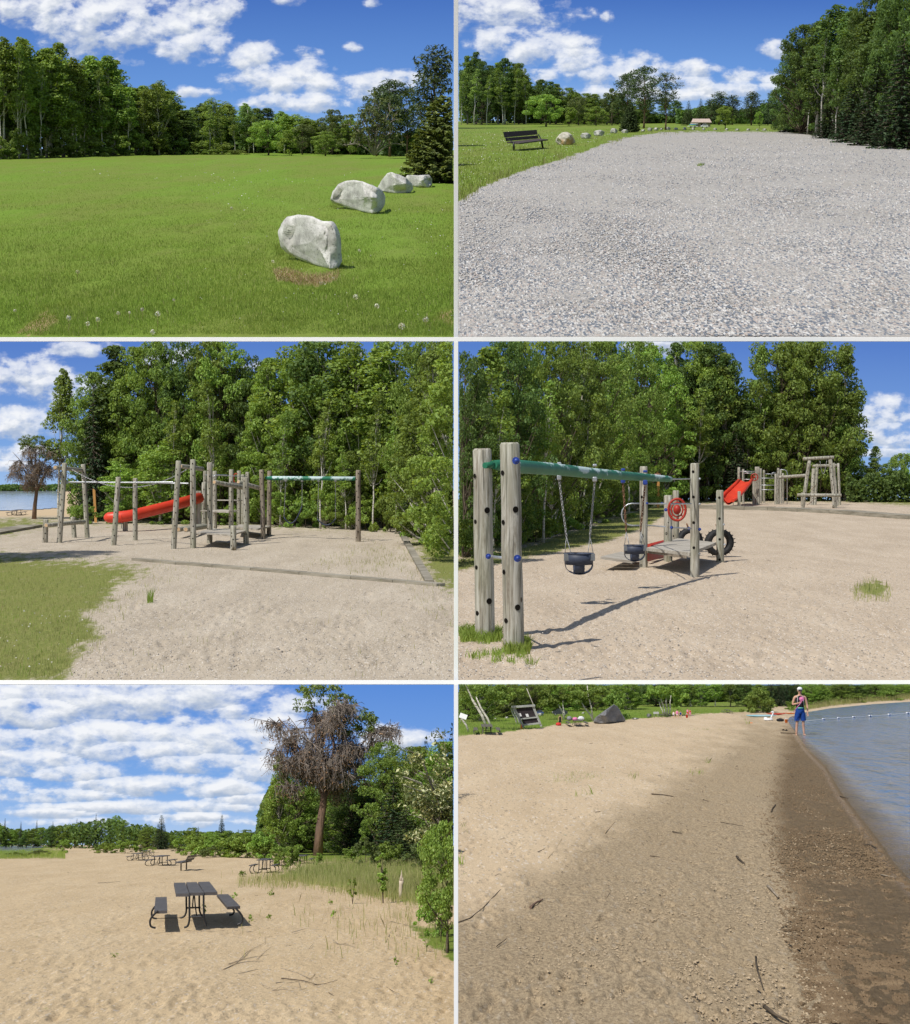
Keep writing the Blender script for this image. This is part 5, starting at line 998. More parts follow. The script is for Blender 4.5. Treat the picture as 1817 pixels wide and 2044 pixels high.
park_bench(P2, 'dark brown slatted park bench on the grass beside the gravel lot')
# ------------------------------------------------------------------ hut and parked vehicles beyond the lot
def hut(T):
    p = T.g(1400, 253.4); k = T.m(1, p.y); o = thing('timber_hut', 'low brown timber hut with a pale roof beyond the gravel lot', 'building', T, p)
    W, D, H = 36*k, 30*k, 9*k; m = MB(); m.box((0, D/2, H/2), (W, D, H)); m.build('wall', POSTB, o)
    m = MB(); x0, x1, r = -W/2-2*k, W/2+2*k, 6*k; z0, z1 = H-.5*k, H+r
    m.hexa([(x0, -2*k, z0), (x1, -2*k, z0), (x1-2*k, D/2, z1), (x0+5*k, D/2, z1), (x0, -2*k, z0+.8*k), (x1, -2*k, z0+.8*k), (x1-2*k, D/2, z1+.8*k), (x0+5*k, D/2, z1+.8*k)]); m.build('roof', simple('hut_roof', (.40, .31, .26), (.52, .42, .36), 8), o)
    m = MB(); m.add([(x1-2*k, 0, z0), (x1-2*k+.2*k, D, z0), (x1-2*k, D/2, z1)], [(0, 1, 2)]); m.build('gable', POSTB, o)
    for x in (-9, 2): m = MB(); m.box((x*k, -.1*k, 4*k), (5*k, .4*k, 5*k)); m.build('door' if x > 0 else 'window', HOLE, o)
    return o
hut(P2)
GLASS = simple('dark_glass', (.02, .025, .03), (.05, .06, .07), 3, .15, .6)
def car(T, px, base, wpx, hpx, mat, label, name='parked_car', rz=0, suv=True, cat='car', group=None):
    """side-on four-door car with cabin, glass, wheels, lamps"""
    p = T.g(px, base); k = T.m(wpx, p.y)/4.4; o = thing(name, label, cat, T, p, rz, (k, k, T.m(hpx, p.y)/1.65), group)
    m = MB(); prof = [(-2.2, .45), (-2.15, .95), (-1.9, 1.05), (-1.3, 1.12), (-.75, 1.6), (1.1, 1.65), (1.75, 1.15), (2.15, 1.05), (2.2, .45), (1.75, .34), (-1.75, .34)]
    n = len(prof); vs = [(x, y, z) for y, s in ((-.85, 1), (.85, 1)) for x, z in prof]; m.add(vs, [tuple(range(n)), tuple(reversed(range(n, 2*n)))]+[(i, i+n, (i+1) % n+n, (i+1) % n) for i in range(n)], False); m.build('body', mat, o)
    for s in (-1, 1):
        m = MB(); m.hexa([(-1.15, s*.86, 1.10), (1.6, s*.86, 1.12), (1.6, s*.80, 1.12), (-1.15, s*.80, 1.1), (-.72, s*.862, 1.53), (1.05, s*.862, 1.57), (1.05, s*.8, 1.57), (-.72, s*.8, 1.53)]); m.build('side_window', GLASS, o)
        for x in (-1.4, 1.4):
            m = MB(); m.tube([(x, s*.70, .33), (x, s*.92, .33)], .33, 16); wh = m.build('wheel', TYRE, o); m = MB(); m.tube([(x, s*.92, .33), (x, s*.935, .33)], .18, 12); m.build('rim', STEEL, wh)
        m = MB(); m.box((-2.2, s*.6, .85), (.08, .35, .16)); m.build('headlight', WHITEP, o); m = MB(); m.box((2.2, s*.6, .85), (.08, .3, .16)); m.build('tail_light', REDD, o)
    m = MB(); m.hexa([(-1.34, -.75, 1.12), (-1.34, .75, 1.12), (-1.25, .75, 1.12), (-1.25, -.75, 1.12), (-.82, -.72, 1.58), (-.82, .72, 1.58), (-.74, .72, 1.6), (-.74, -.72, 1.6)]); m.build('windscreen', GLASS, o)
    return o
CARW = simple('white_car_paint', (.68, .70, .72), (.74, .75, .77), 3, .35, .5); CARB = simple('blue_car_paint', (.05, .08, .20), (.07, .11, .26), 3, .3, .5); CARK = simple('dark_car_paint', (.03, .035, .045), (.05, .055, .07), 3, .3, .5)
car(P2, 1406.5, 255, 14, 7.5, CARW, 'white car parked in front of the timber hut')
def trailer(T):
    p = T.g(1383, 254.6); k = T.m(1, p.y); o = thing('boat_trailer', 'white trailer loaded with lime and blue boats left of the white car', 'trailer', T, p)
    m = MB(); m.box((0, 0, 2.6*k), (20*k, 6*k, 1.2*k), bev=.2*k); m.build('bed', WHITEP, o)
    for x in (-4, 4): m = MB(); m.tube([(x*k, -3.4*k, 1.6*k), (x*k, 3.4*k, 1.6*k)], 1.6*k, 12); m.build('wheel', TYRE, o)
    for i, (z, c1) in enumerate(((4.2, (.25, .5, .03)), (5.8, (.04, .3, .5)), (7.2, (.6, .62, .6)))):
        m = MB(); m.ell((2*k*i-1*k, 0, z*k), (8.5*k, 1.6*k, .8*k)); m.build('boat', simple('boat_hull', c1, tuple(q*1.2 for q in c1), 3, .5), o)
trailer(P2)
# ------------------------------------------------------------------ playground timber
def hole_patch(m, c, r, axis, ang, hz, hr, mi_h=1):
    """dark peg hole lying on the face of a round post, with a pale rim"""
    ax = Vector(axis).normalized(); u = Vector((math.cos(ang), math.sin(ang), 0)); u = (u-ax*u.dot(ax)).normalized(); v = ax.cross(u); vs = []
    old = m.cur
    for q, rr, k in ((1.006, hr, mi_h),):
        m.cur = k; n = 12; ring = [Vector(c)+ax*hz+u*r*q]
        for j in range(n):
            a = 2*PI*j/n; ph = math.cos(a)*rr/r; ring.append(Vector(c)+ax*(hz+math.sin(a)*rr)+(u*math.cos(ph)+v*math.sin(ph))*r*q)
        m.add(ring, [(0, 1+j, 1+(j+1) % n) for j in range(n)])
    m.cur = old
def post_between(a, b, r, seed=0, holes=.42, hr=None, top=True, square=False, facing=-PI/2):
    """weathered round post with domed top and a line of drilled holes"""
    a, b = Vector(a), Vector(b); d = (b-a).normalized(); L = (b-a).length; m = MB(); rd = random.Random(seed)
    if square:
        m.box((a+b)/2, (2*r, 1.2*r, L), bev=r*.15); return m
    n = 6; pts = [a-d*.04*L*.3]+[a.lerp(b, i/n)+Vector((rd.uniform(-1, 1), rd.uniform(-1, 1), 0))*r*.04 for i in range(n)]+[b-d*r*.22, b]; rr = [r*1.03]+[r*(1.03-.06*i/n) for i in range(n)]+[r*.97, r*.80]
    m.tube(pts, rr, 18)
    hr = hr or r*.24; z = holes*.35; k = 0
    while z < L-holes*.25:
        hole_patch(m, a, r*1.035, d, facing+(.10 if k % 2 else -.55)+rd.uniform(-.1, .1), z, hr*(1 if k % 2 else .9)); z += holes*(.5+rd.uniform(-.05, .05)); k += 1
    return m
def frame_builder(T, o, org):
    def post(bx, by, tx, ty, w, name='post', mat=POST, Y=None, seed=0, holes=.42, **k):
        g = T.g(bx, by) if Y is None else T.at(bx, by, Y); b = T.at(tx, ty, g.y); r = T.m(w/2, g.y)
        return post_between(g-org, b-org, r, seed or int(bx*7) % 97, holes, **k).build(name, [mat, HOLE], o)
    def log(x1, y1, x2, y2, w, Y1, Y2, name='log', mat=POST):
        a, b = T.at(x1, y1, Y1)-org, T.at(x2, y2, Y2)-org; m = MB(); r = T.m(w/2, Y1); d = (b-a).normalized(); m.tube([a, a+d*r*.15, b-d*r*.15, b], [r*.88, r, r, r*.88], 18)
        m.cur = 1; m.tube([a-d*.003, a-d*.001], r*.74, 16); m.tube([b+d*.001, b+d*.003], r*.74, 16); m.cur = 0
        L = (b-a).length; z = .25*L/4; m2 = m.cur
        for i in range(4):
            c = a+d*(L*(i+.5)/4); u = (Vector((0, -1, .35))-d*Vector((0, -1, .35)).dot(d)).normalized(); v = d.cross(u); m.cur = 2; ring = [c+u*r*1.004]+[c+d*math.sin(2*PI*j/10)*r*.24+(u*math.cos(math.cos(2*PI*j/10)*.24)+v*math.sin(math.cos(2*PI*j/10)*.24))*r*1.004 for j in range(10)]; m.add(ring, [(0, 1+j, 1+(j+1) % 10) for j in range(10)])
        m.cur = 0; return m.build(name, [mat, ENDG, HOLE], o)
    def pipe(pts, w, name='rail', mat=STEEL, Ys=None, n=10):
        q = [T.at(x, y, Y)-org for (x, y, Y) in pts]; m = MB(); m.tube(q, T.m(w/2, pts[0][2]), n); return m.build(name, mat, o)
    return post, log, pipe
def chain_mesh(m, a, b, link_len, r):
    a, b = Vector(a), Vector(b); L = (b-a).length; n = max(2, int(L/link_len/.72)); d = (b-a).normalized(); u = d.orthogonal().normalized(); v = d.cross(u)
    for i in range(n):
        c = a+d*L*(i+.5)/n; s = u if i % 2 else v; pts = [c+d*math.cos(t)*link_len*.52+s*math.sin(t)*link_len*.27 for t in [2*PI*k/8 for k in range(8)]]; m.tube(pts, r, 5, closed=True)
def sag(a, b, dz, n=14): return [a.lerp(b, i/n)-Vector((0, 0, 4*dz*(i/n)*(1-i/n))) for i in range(n+1)]
def climbing_frame():
    T = P3; org = T.g(385, 1094); o = thing('climbing_frame', 'large log climbing frame with tube slide on the sand', 'climbing frame', T, org); post, log, pipe = frame_builder(T, o, org)
    Yg = lambda x, y: T.g(x, y).y
    for q in ((118.5, 1083, 129.5, 924, 10.5), (174.5, 1073, 166, 926.5, 9.5), (89.8, 1083, 91.5, 1036.5, 11), (148.5, 1073, 145.3, 1032, 9.5), (227, 1088.5, 236.5, 952, 10.5), (270, 1078.5, 270, 954.5, 9.5), (346.5, 1095.5, 356.5, 919.5, 11), (385.8, 1094.5, 385, 917, 11.5), (418.8, 1084.5, 418.8, 922.8, 10.8), (428.8, 1057, 428.8, 940, 9), (407.5, 1050, 407.5, 962.8, 9.5), (461.5, 1058, 462, 937, 9.5), (477, 1049, 477.5, 939.5, 8.5), (491.5, 1086.5, 490.3, 952.8, 11), (465.8, 1098, 465.8, 1049, 12)): post(*q)
    for q in ((409.5, 1049, 409.5, 939.8, 7.5), (485.5, 1050, 485, 947, 8), (494, 1052, 494, 942, 8)): post(*q)
    for q in ((525.8, 1075.5, 522, 937.3, 9.5), (537, 1068.7, 538.3, 939.8, 9), (715.3, 1081, 715.3, 938.3, 10.5)): post(*q, mat=POSTB)
    for q in ((397, 1052, 396.5, 979.8, 9.5), (250, 1060, 250, 1019.5, 9.5)): post(*q, name='support_board', square=True)
    Y1, Y2, Y3 = Yg(118, 1083), Yg(174, 1073), Yg(385, 1094); Y4 = Yg(418, 1084)
    log(110, 933, 163, 938.5, 8.5, Y1-.5, Y2); log(92, 1048.5, 168, 1041.5, 9, Y1-.4, Y2-.4); log(360, 930.3, 404, 936, 9, Y3+1.5, Y4+1.5)
    log(355.8, 1056.7, 408, 1049.5, 10.5, Yg(356, 1075), Yg(408, 1060)); log(370.8, 1057, 416, 1050, 10.5, Yg(370, 1076), Yg(415, 1061))
    log(427.8, 962.3, 484, 973, 9, Y4-.8, Y4+1); log(475.8, 962, 520, 975, 9, Y4+2, Y4+3)
    for f in np.linspace(.08, .8, 6): pipe([(430+48*f, 964+8*f, Y4-.6+1.2*f), (474+36*f, 963+8*f, Y4+2.4)], 1.6, 'rung')
    for dy in (0, 2.6): pipe([(130, 962+dy*.3, Y1), (237, 963, Y1+1), (346 if dy == 0 else 377, 962.5+dy, Y3)], 2.6, 'rail')
    a, b = T.at(143, 936.5, Y1+.5)-org, T.at(372, 937.5, Y3+1)-org; m = MB(); pts = sag(a, b, T.m(35.5, Y1), 26); m.tube(pts, T.m(.55, Y1), 6)
    for i in range(26): chain_mesh(m, pts[i], pts[i+1], T.m(3.6, Y1), T.m(.45, Y1))
    m.build('chain', CHAIN, o)
    pipe([(426, 955, Y4+1), (427, 951, Y4+1), (431, 948, Y4+1), (452, 948.5, Y4+2), (456, 949.5, Y4+2)], 2.2, 'handle')
    pipe([(409, 948, Y4+8), (494, 951, Y4+8)], 1.5, 'rail')
    for x1, y1, x2, y2, w_, Y in ((432, 998.5, 484, 999, 2.4, Yg(428, 1057)), (400, 1020, 476, 1019, 2, Yg(428, 1057)), (424, 1021.5, 472, 1021.5, 1.8, Yg(428, 1057))): pipe([(x1, y1, Y), (x2, y2, Y)], w_, 'rung', PLANK)
    def deck(q, Ys, th, name='deck'):
        p = [T.at(x, y, Y)-org for (x, y), Y in zip(q, Ys)]; z = Vector((0, 0, -T.m(th, Ys[0]))); n = 5
        for i in range(n):
            m = MB(); f0, f1 = i/n+.006, (i+1)/n-.006; a, b = p[0].lerp(p[3], f0), p[1].lerp(p[2], f0); c, d = p[1].lerp(p[2], f1), p[0].lerp(p[3], f1); m.hexa([a+z, b+z, c+z, d+z, a, b, c, d]); m.build('deck_board', PLANK, o)
    Yf, Yb = Yg(465, 1097), Yg(420, 1084)
    deck([(392, 1062.5), (459, 1067.5), (493, 1058.5), (422, 1054.5)], [Yg(386, 1092), Yf, Yg(491, 1086), Yb+1.5], 3)
    deck([(470, 1050.5), (514, 1055.5), (541, 1049.5), (478, 1046.5)], [Yb+4, Yg(525, 1077), Yg(538, 1069), Yb+9], 3)
    m = MB(); q = [T.at(422, 1019.5, Yg(428, 1057)-.6)-org, T.at(457, 1021, Yg(461, 1058)-.6)-org, T.at(457, 1017.5, Yg(461, 1058)+.4)-org, T.at(427, 1016, Yg(428, 1057)+.4)-org]; z = Vector((0, 0, -.06)); m.hexa([v+z for v in q]+q); m.build('shelf', PLANK, o)
    Ys0, Ys1 = Yg(397, 1052), Yg(250, 1061); m = MB(); c = [(399, 993.5, Ys0), (340, 1010, Ys0*.6+Ys1*.4), (275, 1026, Ys1*.9+Ys0*.1), (255, 1030, Ys1), (232, 1032.5, Ys1), (216, 1033, Ys1), (210.5, 1033, Ys1), (207.5, 1033, Ys1)]
    r = T.m(11.3, Ys1); m.tube([T.at(*q)-org for q in c], [r*.98, r, r, r, r, r*.92, r*.66, r*.25], 24); sl = m.build('tube_slide', REDP, o)
    m = MB(); a = T.at(272, 1026.6, Ys1*.9+Ys0*.1)-org; b = T.at(244, 1032.2, Ys1)-org
    for q in (a, b): m.tube([q-Vector((.02, 0, 0)), q+Vector((.02, 0, 0))], r*1.03, 24)
    m.build('joint_ring', REDP, sl); pipe([(242, 1040, Ys1), (243, 1055, Ys1)], 2, 'slide_leg')
    m = MB(); w0 = T.at(471, 955, Yg(477, 1049))-org; m.tube([w0+Vector((math.cos(t)*.10, 0, math.sin(t)*.22)) for t in np.linspace(0, 2*PI, 13)[:-1]], .03, 6, closed=True); m.build('steering_wheel', REDD, o)
    Yb1, Yb2 = Yg(537, 1069), Yg(715, 1081); m = MB(); a, b = T.at(531, 954.3, Yg(525, 1075))-org, T.at(711, 955.3, Yb2)-org; m.tube([a, a.lerp(b, .03), b], [T.m(3, Yb1), T.m(4, Yb1), T.m(4, Yb2)], 16); m.build('swing_beam', GREENW, o)
    # swings hang from the beam
    beam = lambda x: T.at(x, 956.5, Yb1+(Yb2-Yb1)*(x-538)/177)
    out = []
    for i, (x1, x2, l, rr) in enumerate(((570.8, 603.3, (567, 1032), (603, 1010)), (636.5, 670, (634, 1036), (670, 1036)))):
        g = T.g((x1+x2)/2, 1078); s = thing('belt_swing', '', 'swing', T, (g.x, beam(x1).y, 0)); s['at_px'] = x1; og = Vector((g.x, beam(x1).y, 0)); out.append(s)
        for (xa, q) in ((x1, l), (x2, rr)):
            a = beam(xa)-og; b = T.at(*q, beam(xa).y)-og; m = MB(); chain_mesh(m, a, b, T.m(3.2, og.y), T.m(.26, og.y)); m.build('chain', CHAIN, s); m = MB(); m.box(a+Vector((0, 0, .0)), (.10, .14, .2), bev=.03); m.build('hanger', CHAIN, s)
        a, b = T.at(*l, og.y)-og, T.at(*rr, og.y)-og; m = MB(); m.tube(sag(a, b, T.m(12 if i else 22, og.y), 10), .025, 8, squash=3); m.build('seat', SEATN, s)
    out[0]['label'] = 'black belt swing hanging nearest the tower of the climbing frame'; out[1]['label'] = 'black belt swing hanging nearest the end post of the green beam'
climbing_frame()
def signpost(T, bx, by, tx, ty, w_, label, sign=None, name='wooden_post'):
    g = T.g(bx, by); o = thing(name, label, 'post', T, g); b = T.at(tx, ty, g.y)-g; r = T.m(w_/2, g.y); m = MB(); m.hexa([(-r, -r, -.02), (r, -r, -.02), (r, r, -.02), (-r, r, -.02), (b.x-r, -r, b.z-r), (b.x+r, -r, b.z-r*2), (b.x+r, r, b.z-r*2), (b.x-r, r, b.z)]); m.build('shaft', ORANGEWOOD, o)
    if sign:
        m = MB(); s = T.at(*sign[0], g.y-r-.03)-g; k = T.m(1, g.y); m.box(s, (sign[1]*k, .03, sign[2]*k)); m.build('notice', simple('pink_notice', (.55, .30, .28), (.70, .45, .42), 9), o)
signpost(P3, 191.5, 1043, 188, 974.8, 5, 'leaning orange-stained wooden post behind the tube slide')
signpost(P4, 1314, 1014, 1314, 940, 5.2, 'orange-stained wooden post with a small pink notice beyond the swings', ((1313, 948), 12, 5))
def timber(T, pts, w_, h, label, name='border_timber', group='weathered timbers edging the playground sand'):
    """squared timber lying on the sand along pts (picture points of its foot)"""
    for i in range(len(pts)-1):
        a, b = T.g(*pts[i]), T.g(*pts[i+1]); d = (b-a); L = d.length; u = d.normalized(); nrm = Vector((-u.y, u.x, 0)); c = (a+b)/2; m = MB(); rd = random.Random(i+int(pts[i][0])); n = max(2, int(L/5.0))
        o = thing(name, label[i], 'timber', T, c, 0, 1, group)
        for k in range(n):
            p, q = a.lerp(b, k/n)-c+u*.01, a.lerp(b, (k+1)/n)-c-u*.01; hh = h*rd.uniform(.92, 1.06); m = MB(); m.hexa([p+Vector((0, 0, -.05)), q+Vector((0, 0, -.05)), q+nrm*w_+Vector((0, 0, -.05)), p+nrm*w_+Vector((0, 0, -.05)), p+Vector((0, 0, hh)), q+Vector((0, 0, hh)), q+nrm*w_+Vector((0, 0, hh)), p+nrm*w_+Vector((0, 0, hh))]); m.build('beam', TIMBERH, o)
TIMBERH = simple('old_border_timber', (.15, .135, .10), (.36, .33, .27), 7, .95, .1, .4, 30, (.15, .15, 1))
timber(P3, [(872, 1171), (700, 1156), (500, 1139), (350, 1127), (262, 1119)][::-1], .3, .08, ['border timber at the far left of the front edge, half sunk in sand', 'left middle border timber in front of the climbing frame', 'border timber in front of the swings of the climbing frame', 'border timber reaching the front right corner of the playground'])
timber(P3, [(866, 1164), (806, 1064)], .22, .08, ['border timber running back along the right side of the climbing-frame sand'])
timber(P3, [(-60, 1074), (0, 1067), (85, 1052)], .9, .10, ['border timber at the back left edge cut by the picture side', 'border timber at the back left of the climbing-frame sand'])
timber(P4, [(1345, 1014), (1440, 1017), (1532, 1019), (1655, 1025), (1735, 1031), (1900, 1043)], .9, .17, ['border timber behind the red wheel at the left of the raised sand', 'border timber in front of the red trough slide', 'border timber in front of the far climbing tower', 'border timber in front of the far log frame', 'border timber at the right edge of the raised sand'])
# ------------------------------------------------------------------ scene 4
def near_swings():
    T = P4; org = T.g(1026, 1298); o = thing('play_structure', 'weathered swing frame with green beam, low deck and steering wheel', 'play structure', T, org); post, log, pipe = frame_builder(T, o, org); Yg = lambda x, y: T.g(x, y).y
    kw = dict(holes=1.1)
    def bigpost(bx, by, tx, ty, w_, holes, seed):
        g = T.g(bx, by); b = T.at(tx, ty, g.y); r = T.m(w_/2, g.y); m = post_between(g-org, b-org, r, seed, 99); a = g-org; d = (b-g).normalized()
        for (hx, hy, hr_) in holes:
            q = T.at(hx, hy, g.y)-org; z = (q-a).dot(d); lat = (q-a-d*z).x; ang = -PI/2+math.asin(max(-.93, min(.93, lat/r)))
            hole_patch(m, a, r*1.03, d, ang, z, T.m(hr_, g.y))
        m.build('post', [POST, HOLE], o)
    c3 = lambda x, y: (908.5+x*.2222, 863.1+y*.2222)
    H3 = lambda L: [(*c3(x, y), s) for x, y, s in L]
    bigpost(969, 1274, 962.5, 895, 39, H3([(177, 390, 4.5), (288, 697, 6.2), (183, 800, 4.5), (192, 1210, 4.5), (306, 1510, 6.2), (200, 1620, 5)]), 3)
    bigpost(1026, 1298, 1017.5, 883, 41, H3([(426, 362, 5), (542, 690, 6.5), (432, 805, 5), (438, 1250, 5), (560, 1566, 6.2), (456, 1685, 5)]), 5)
    c4 = lambda x, y: (1181+x*.175, 890.3+y*.175); H4 = lambda L: [(*c4(x, y), s) for x, y, s in L]
    bigpost(1387.5, 1152, 1387, 924.5, 18, H4([(1153, 292, 2.9), (1156, 580, 3), (1160, 872, 3), (1162, 1158, 3), (1164, 1440, 3)]), 7)
    bigpost(1285, 1133, 1285.3, 930.8, 16, H4([(568, 580, 2.6), (567, 840, 2.6), (563, 1095, 2.6), (562, 1360, 2.8)]), 9)
    bigpost(1438, 1121.5, 1437.5, 978.3, 15, H4([(1452, 587, 2.6), (1454, 826, 2.6), (1456, 1062, 2.6), (1455, 1293, 2.6)]), 11)
    bigpost(1334, 1120, 1334, 988.5, 17, H4([(848, 998, 3), (870, 870, 1.2)]), 13); bigpost(1349, 1112, 1349.5, 979, 13, H4([(932, 1025, 2)]), 15)
    Y0, Yr, Yf, Y2 = Yg(969, 1274), Yg(1026, 1298), Yg(1387.5, 1152), Yg(1285, 1133)
    # green beam narrowing into the picture
    def bm_at(x): f = (x-985)/(1338-985); Y = Yr*1.06*(1-f)+(Yf*.97)*f; return Y
    pts = [(985, 927.5, 8.5), (1000, 928.5, 11), (1040, 931.6, 13.6), (1110, 936.8, 12), (1181, 944.5, 10.6), (1260, 950.5, 8.4), (1332, 956, 6.3), (1338.5, 956.6, 5.2)]
    m = MB(); m.tube([T.at(x, y, bm_at(x))-org for x, y, _ in pts], [T.m(w_, bm_at(x)) for x, _, w_ in pts], 24); m.build('swing_beam', GREENP, o)
    m = MB(); m.tube([T.at(968, 929, Y0*.99)-org, T.at(986, 927.8, bm_at(986))-org], T.m(6, Y0), 14); m.build('beam_fitting', GREENP, o)
    pipe([(1338, 956.6, Yf*.97), (1380, 956, Yf)], 2.4, 'tie_rod')
    def clamp(x, y, Y, s, name='clamp', mat=BLUEP):
        c = T.at(x, y, Y)-org; k = T.m(s, Y); m = MB(); m.tube([c+Vector((0, .2*k, 0)), c+Vector((0, -.25*k, 0))], k*1.0, 12); m.ell(c+Vector((.1*k, -.45*k, 0)), (k*.62, k*.5, k*.62)); m.build(name, mat, o)
    for x, y, Y, s in ((1030, 919.5, Yr*.965, 7.5), (1033, 1114.5, Yr*.965, 7.3), (975, 1110.5, Y0*.975, 5.6), (1321.5, 1005, Y2, 2.6), (1329.5, 1017.6, Yf*.96, 3.4), (1341, 1053, Yf*.96, 3.2), (1376, 1055, Yf*.99, 3), (1397, 1056.5, Yf*.995, 3.2), (1292, 1004.5, Y2*.985, 2.4)): clamp(x, y, Y, s)
    for x, y in ((1397, 955.5), (1397, 1006), (1396.5, 1105), (1445, 1047), (1447, 1087)): clamp(x, y, Yf*.99, 2.3, 'bolt', STEEL)
    pipe([(977, 1110.5, Y0*.99), (1005, 1114, Yr)], 6, 'rung')
    YD = Y2*.995; pipe([(1277, 1005, YD)]+[(1262-21*math.sin(t)*1.0+0, 1027-22*math.cos(t), YD) for t in np.linspace(0, PI, 9)]+[(1277, 1048.6, YD)], 2.9, 'guard_rail')
    pipe([(1292, 1005.3, YD), (1330, 1005.5, Yf*.97)], 2.8); pipe([(1340, 1006, Yf*.965), (1380, 1005.6, Yf*.99)], 3); pipe([(1290, 1048.6, YD), (1328, 1051.5, Yf*.97)], 2.8); pipe([(1338, 1053, Yf*.965), (1380, 1055, Yf*.99)], 3)
    # deck of planks
    q = [(1290.5, 1093.5), (1377, 1103.5), (1430, 1082.5), (1354, 1074)]; Ys = [Yg(1290, 1133)*.99, Yf*1.0, Yg(1438, 1121.5), Yg(1349, 1112)]; p = [T.at(x, y, Y)-org for (x, y), Y in zip(q, Ys)]; n = 7
    for i in range(n):
        f0, f1 = i/n+.005, (i+1)/n-.005; a, b, c, d = p[0].lerp(p[1], 0), p[0], p[1], p[2]; s0, e0 = p[0].lerp(p[3], f0), p[1].lerp(p[2], f0); s1, e1 = p[0].lerp(p[3], f1), p[1].lerp(p[2], f1); z = Vector((0, 0, -.075)); m = MB(); m.hexa([s0+z, e0+z, e1+z, s1+z, s0, e0, e1, s1]); m.build('deck_board', PLANK, o)
    m = MB(); a, b = p[0]+Vector((.05, .15, -.08)), p[1]+Vector((-.05, .15, -.08)); z = Vector((0, 0, -.06)); m.hexa([a+z, b+z, b+z+Vector((0, .15, 0)), a+z+Vector((0, .15, 0)), a, b, b+Vector((0, .15, 0)), a+Vector((0, .15, 0))]); m.build('joist', POSTB, o)
    rp = [T.at(1294, 1121, Y2*1.03)-org, T.at(1345, 1108, Y2*1.12)-org, T.at(1345, 1096, Y2*1.12)-org, T.at(1293, 1097, Y2*1.03)-org]; m = MB(); y_ = Vector((0, .12, 0)); m.hexa([rp[0], rp[1], rp[1]+y_, rp[0]+y_, rp[3], rp[2], rp[2]+y_, rp[3]+y_]); m.build('red_panel', REDD, o)
    for k in range(5):
        f = k/5; m = MB(); a, b = T.at(1294+34*f, 1089-9*f, Y2*(1.05+.14*f))-org, T.at(1312+26*f, 1089-11*f, Y2*(1.07+.14*f))-org; m.tube([a, b], .045, 6, squash=2); m.build('red_slat', REDD, o)
    q = [(1198.5, 1111), (1262, 1120), (1290, 1108), (1240, 1101)]; Ys = [Yg(1199, 1140)*1.0]*2+[Yg(1199, 1140)*1.08]*2
    for i in range(3):
        p = [T.at(x, y, Y)-org for (x, y), Y in zip(q, Ys)]; f0, f1 = i/3+.01, (i+1)/3-.01; s0, e0, s1, e1 = p[0].lerp(p[3], f0), p[1].lerp(p[2], f0), p[0].lerp(p[3], f1), p[1].lerp(p[2], f1); z = Vector((0, 0, -.06)); m = MB(); m.hexa([s0+z, e0+z, e1+z, s1+z, s0, e0, e1, s1]); m.build('step_board', PLANK, o)
    # steering wheel
    w0 = T.at(1352, 1017.3, Yf*1.02)-org; rx, rz_ = T.m(17.5, Yf), T.m(22, Yf); m = MB(); tt = np.linspace(0, 2*PI, 33)[:-1]; m.tube([w0+Vector((math.cos(t)*rx, 0, math.sin(t)*rz_)) for t in tt], T.m(2.6, Yf), 10, closed=True); w_ = m.build('steering_wheel', REDD, o)
    m = MB(); m.tube([w0+Vector((math.cos(t)*rx*.66, 0, math.sin(t)*rz_*.66)) for t in tt], T.m(1.6, Yf), 8, closed=True); m.ell(w0, (rx*.46, .10, rz_*.46), 20, 8)
    for t in np.linspace(0, 2*PI, 9)[:-1]: m.tube([w0+Vector((math.cos(t)*rx*.6, 0, math.sin(t)*rz_*.6)), w0+Vector((math.cos(t)*rx*.98, 0, math.sin(t)*rz_*.98))], T.m(1.3, Yf), 6)
    m.build('hub', REDD, w_)
near_swings()
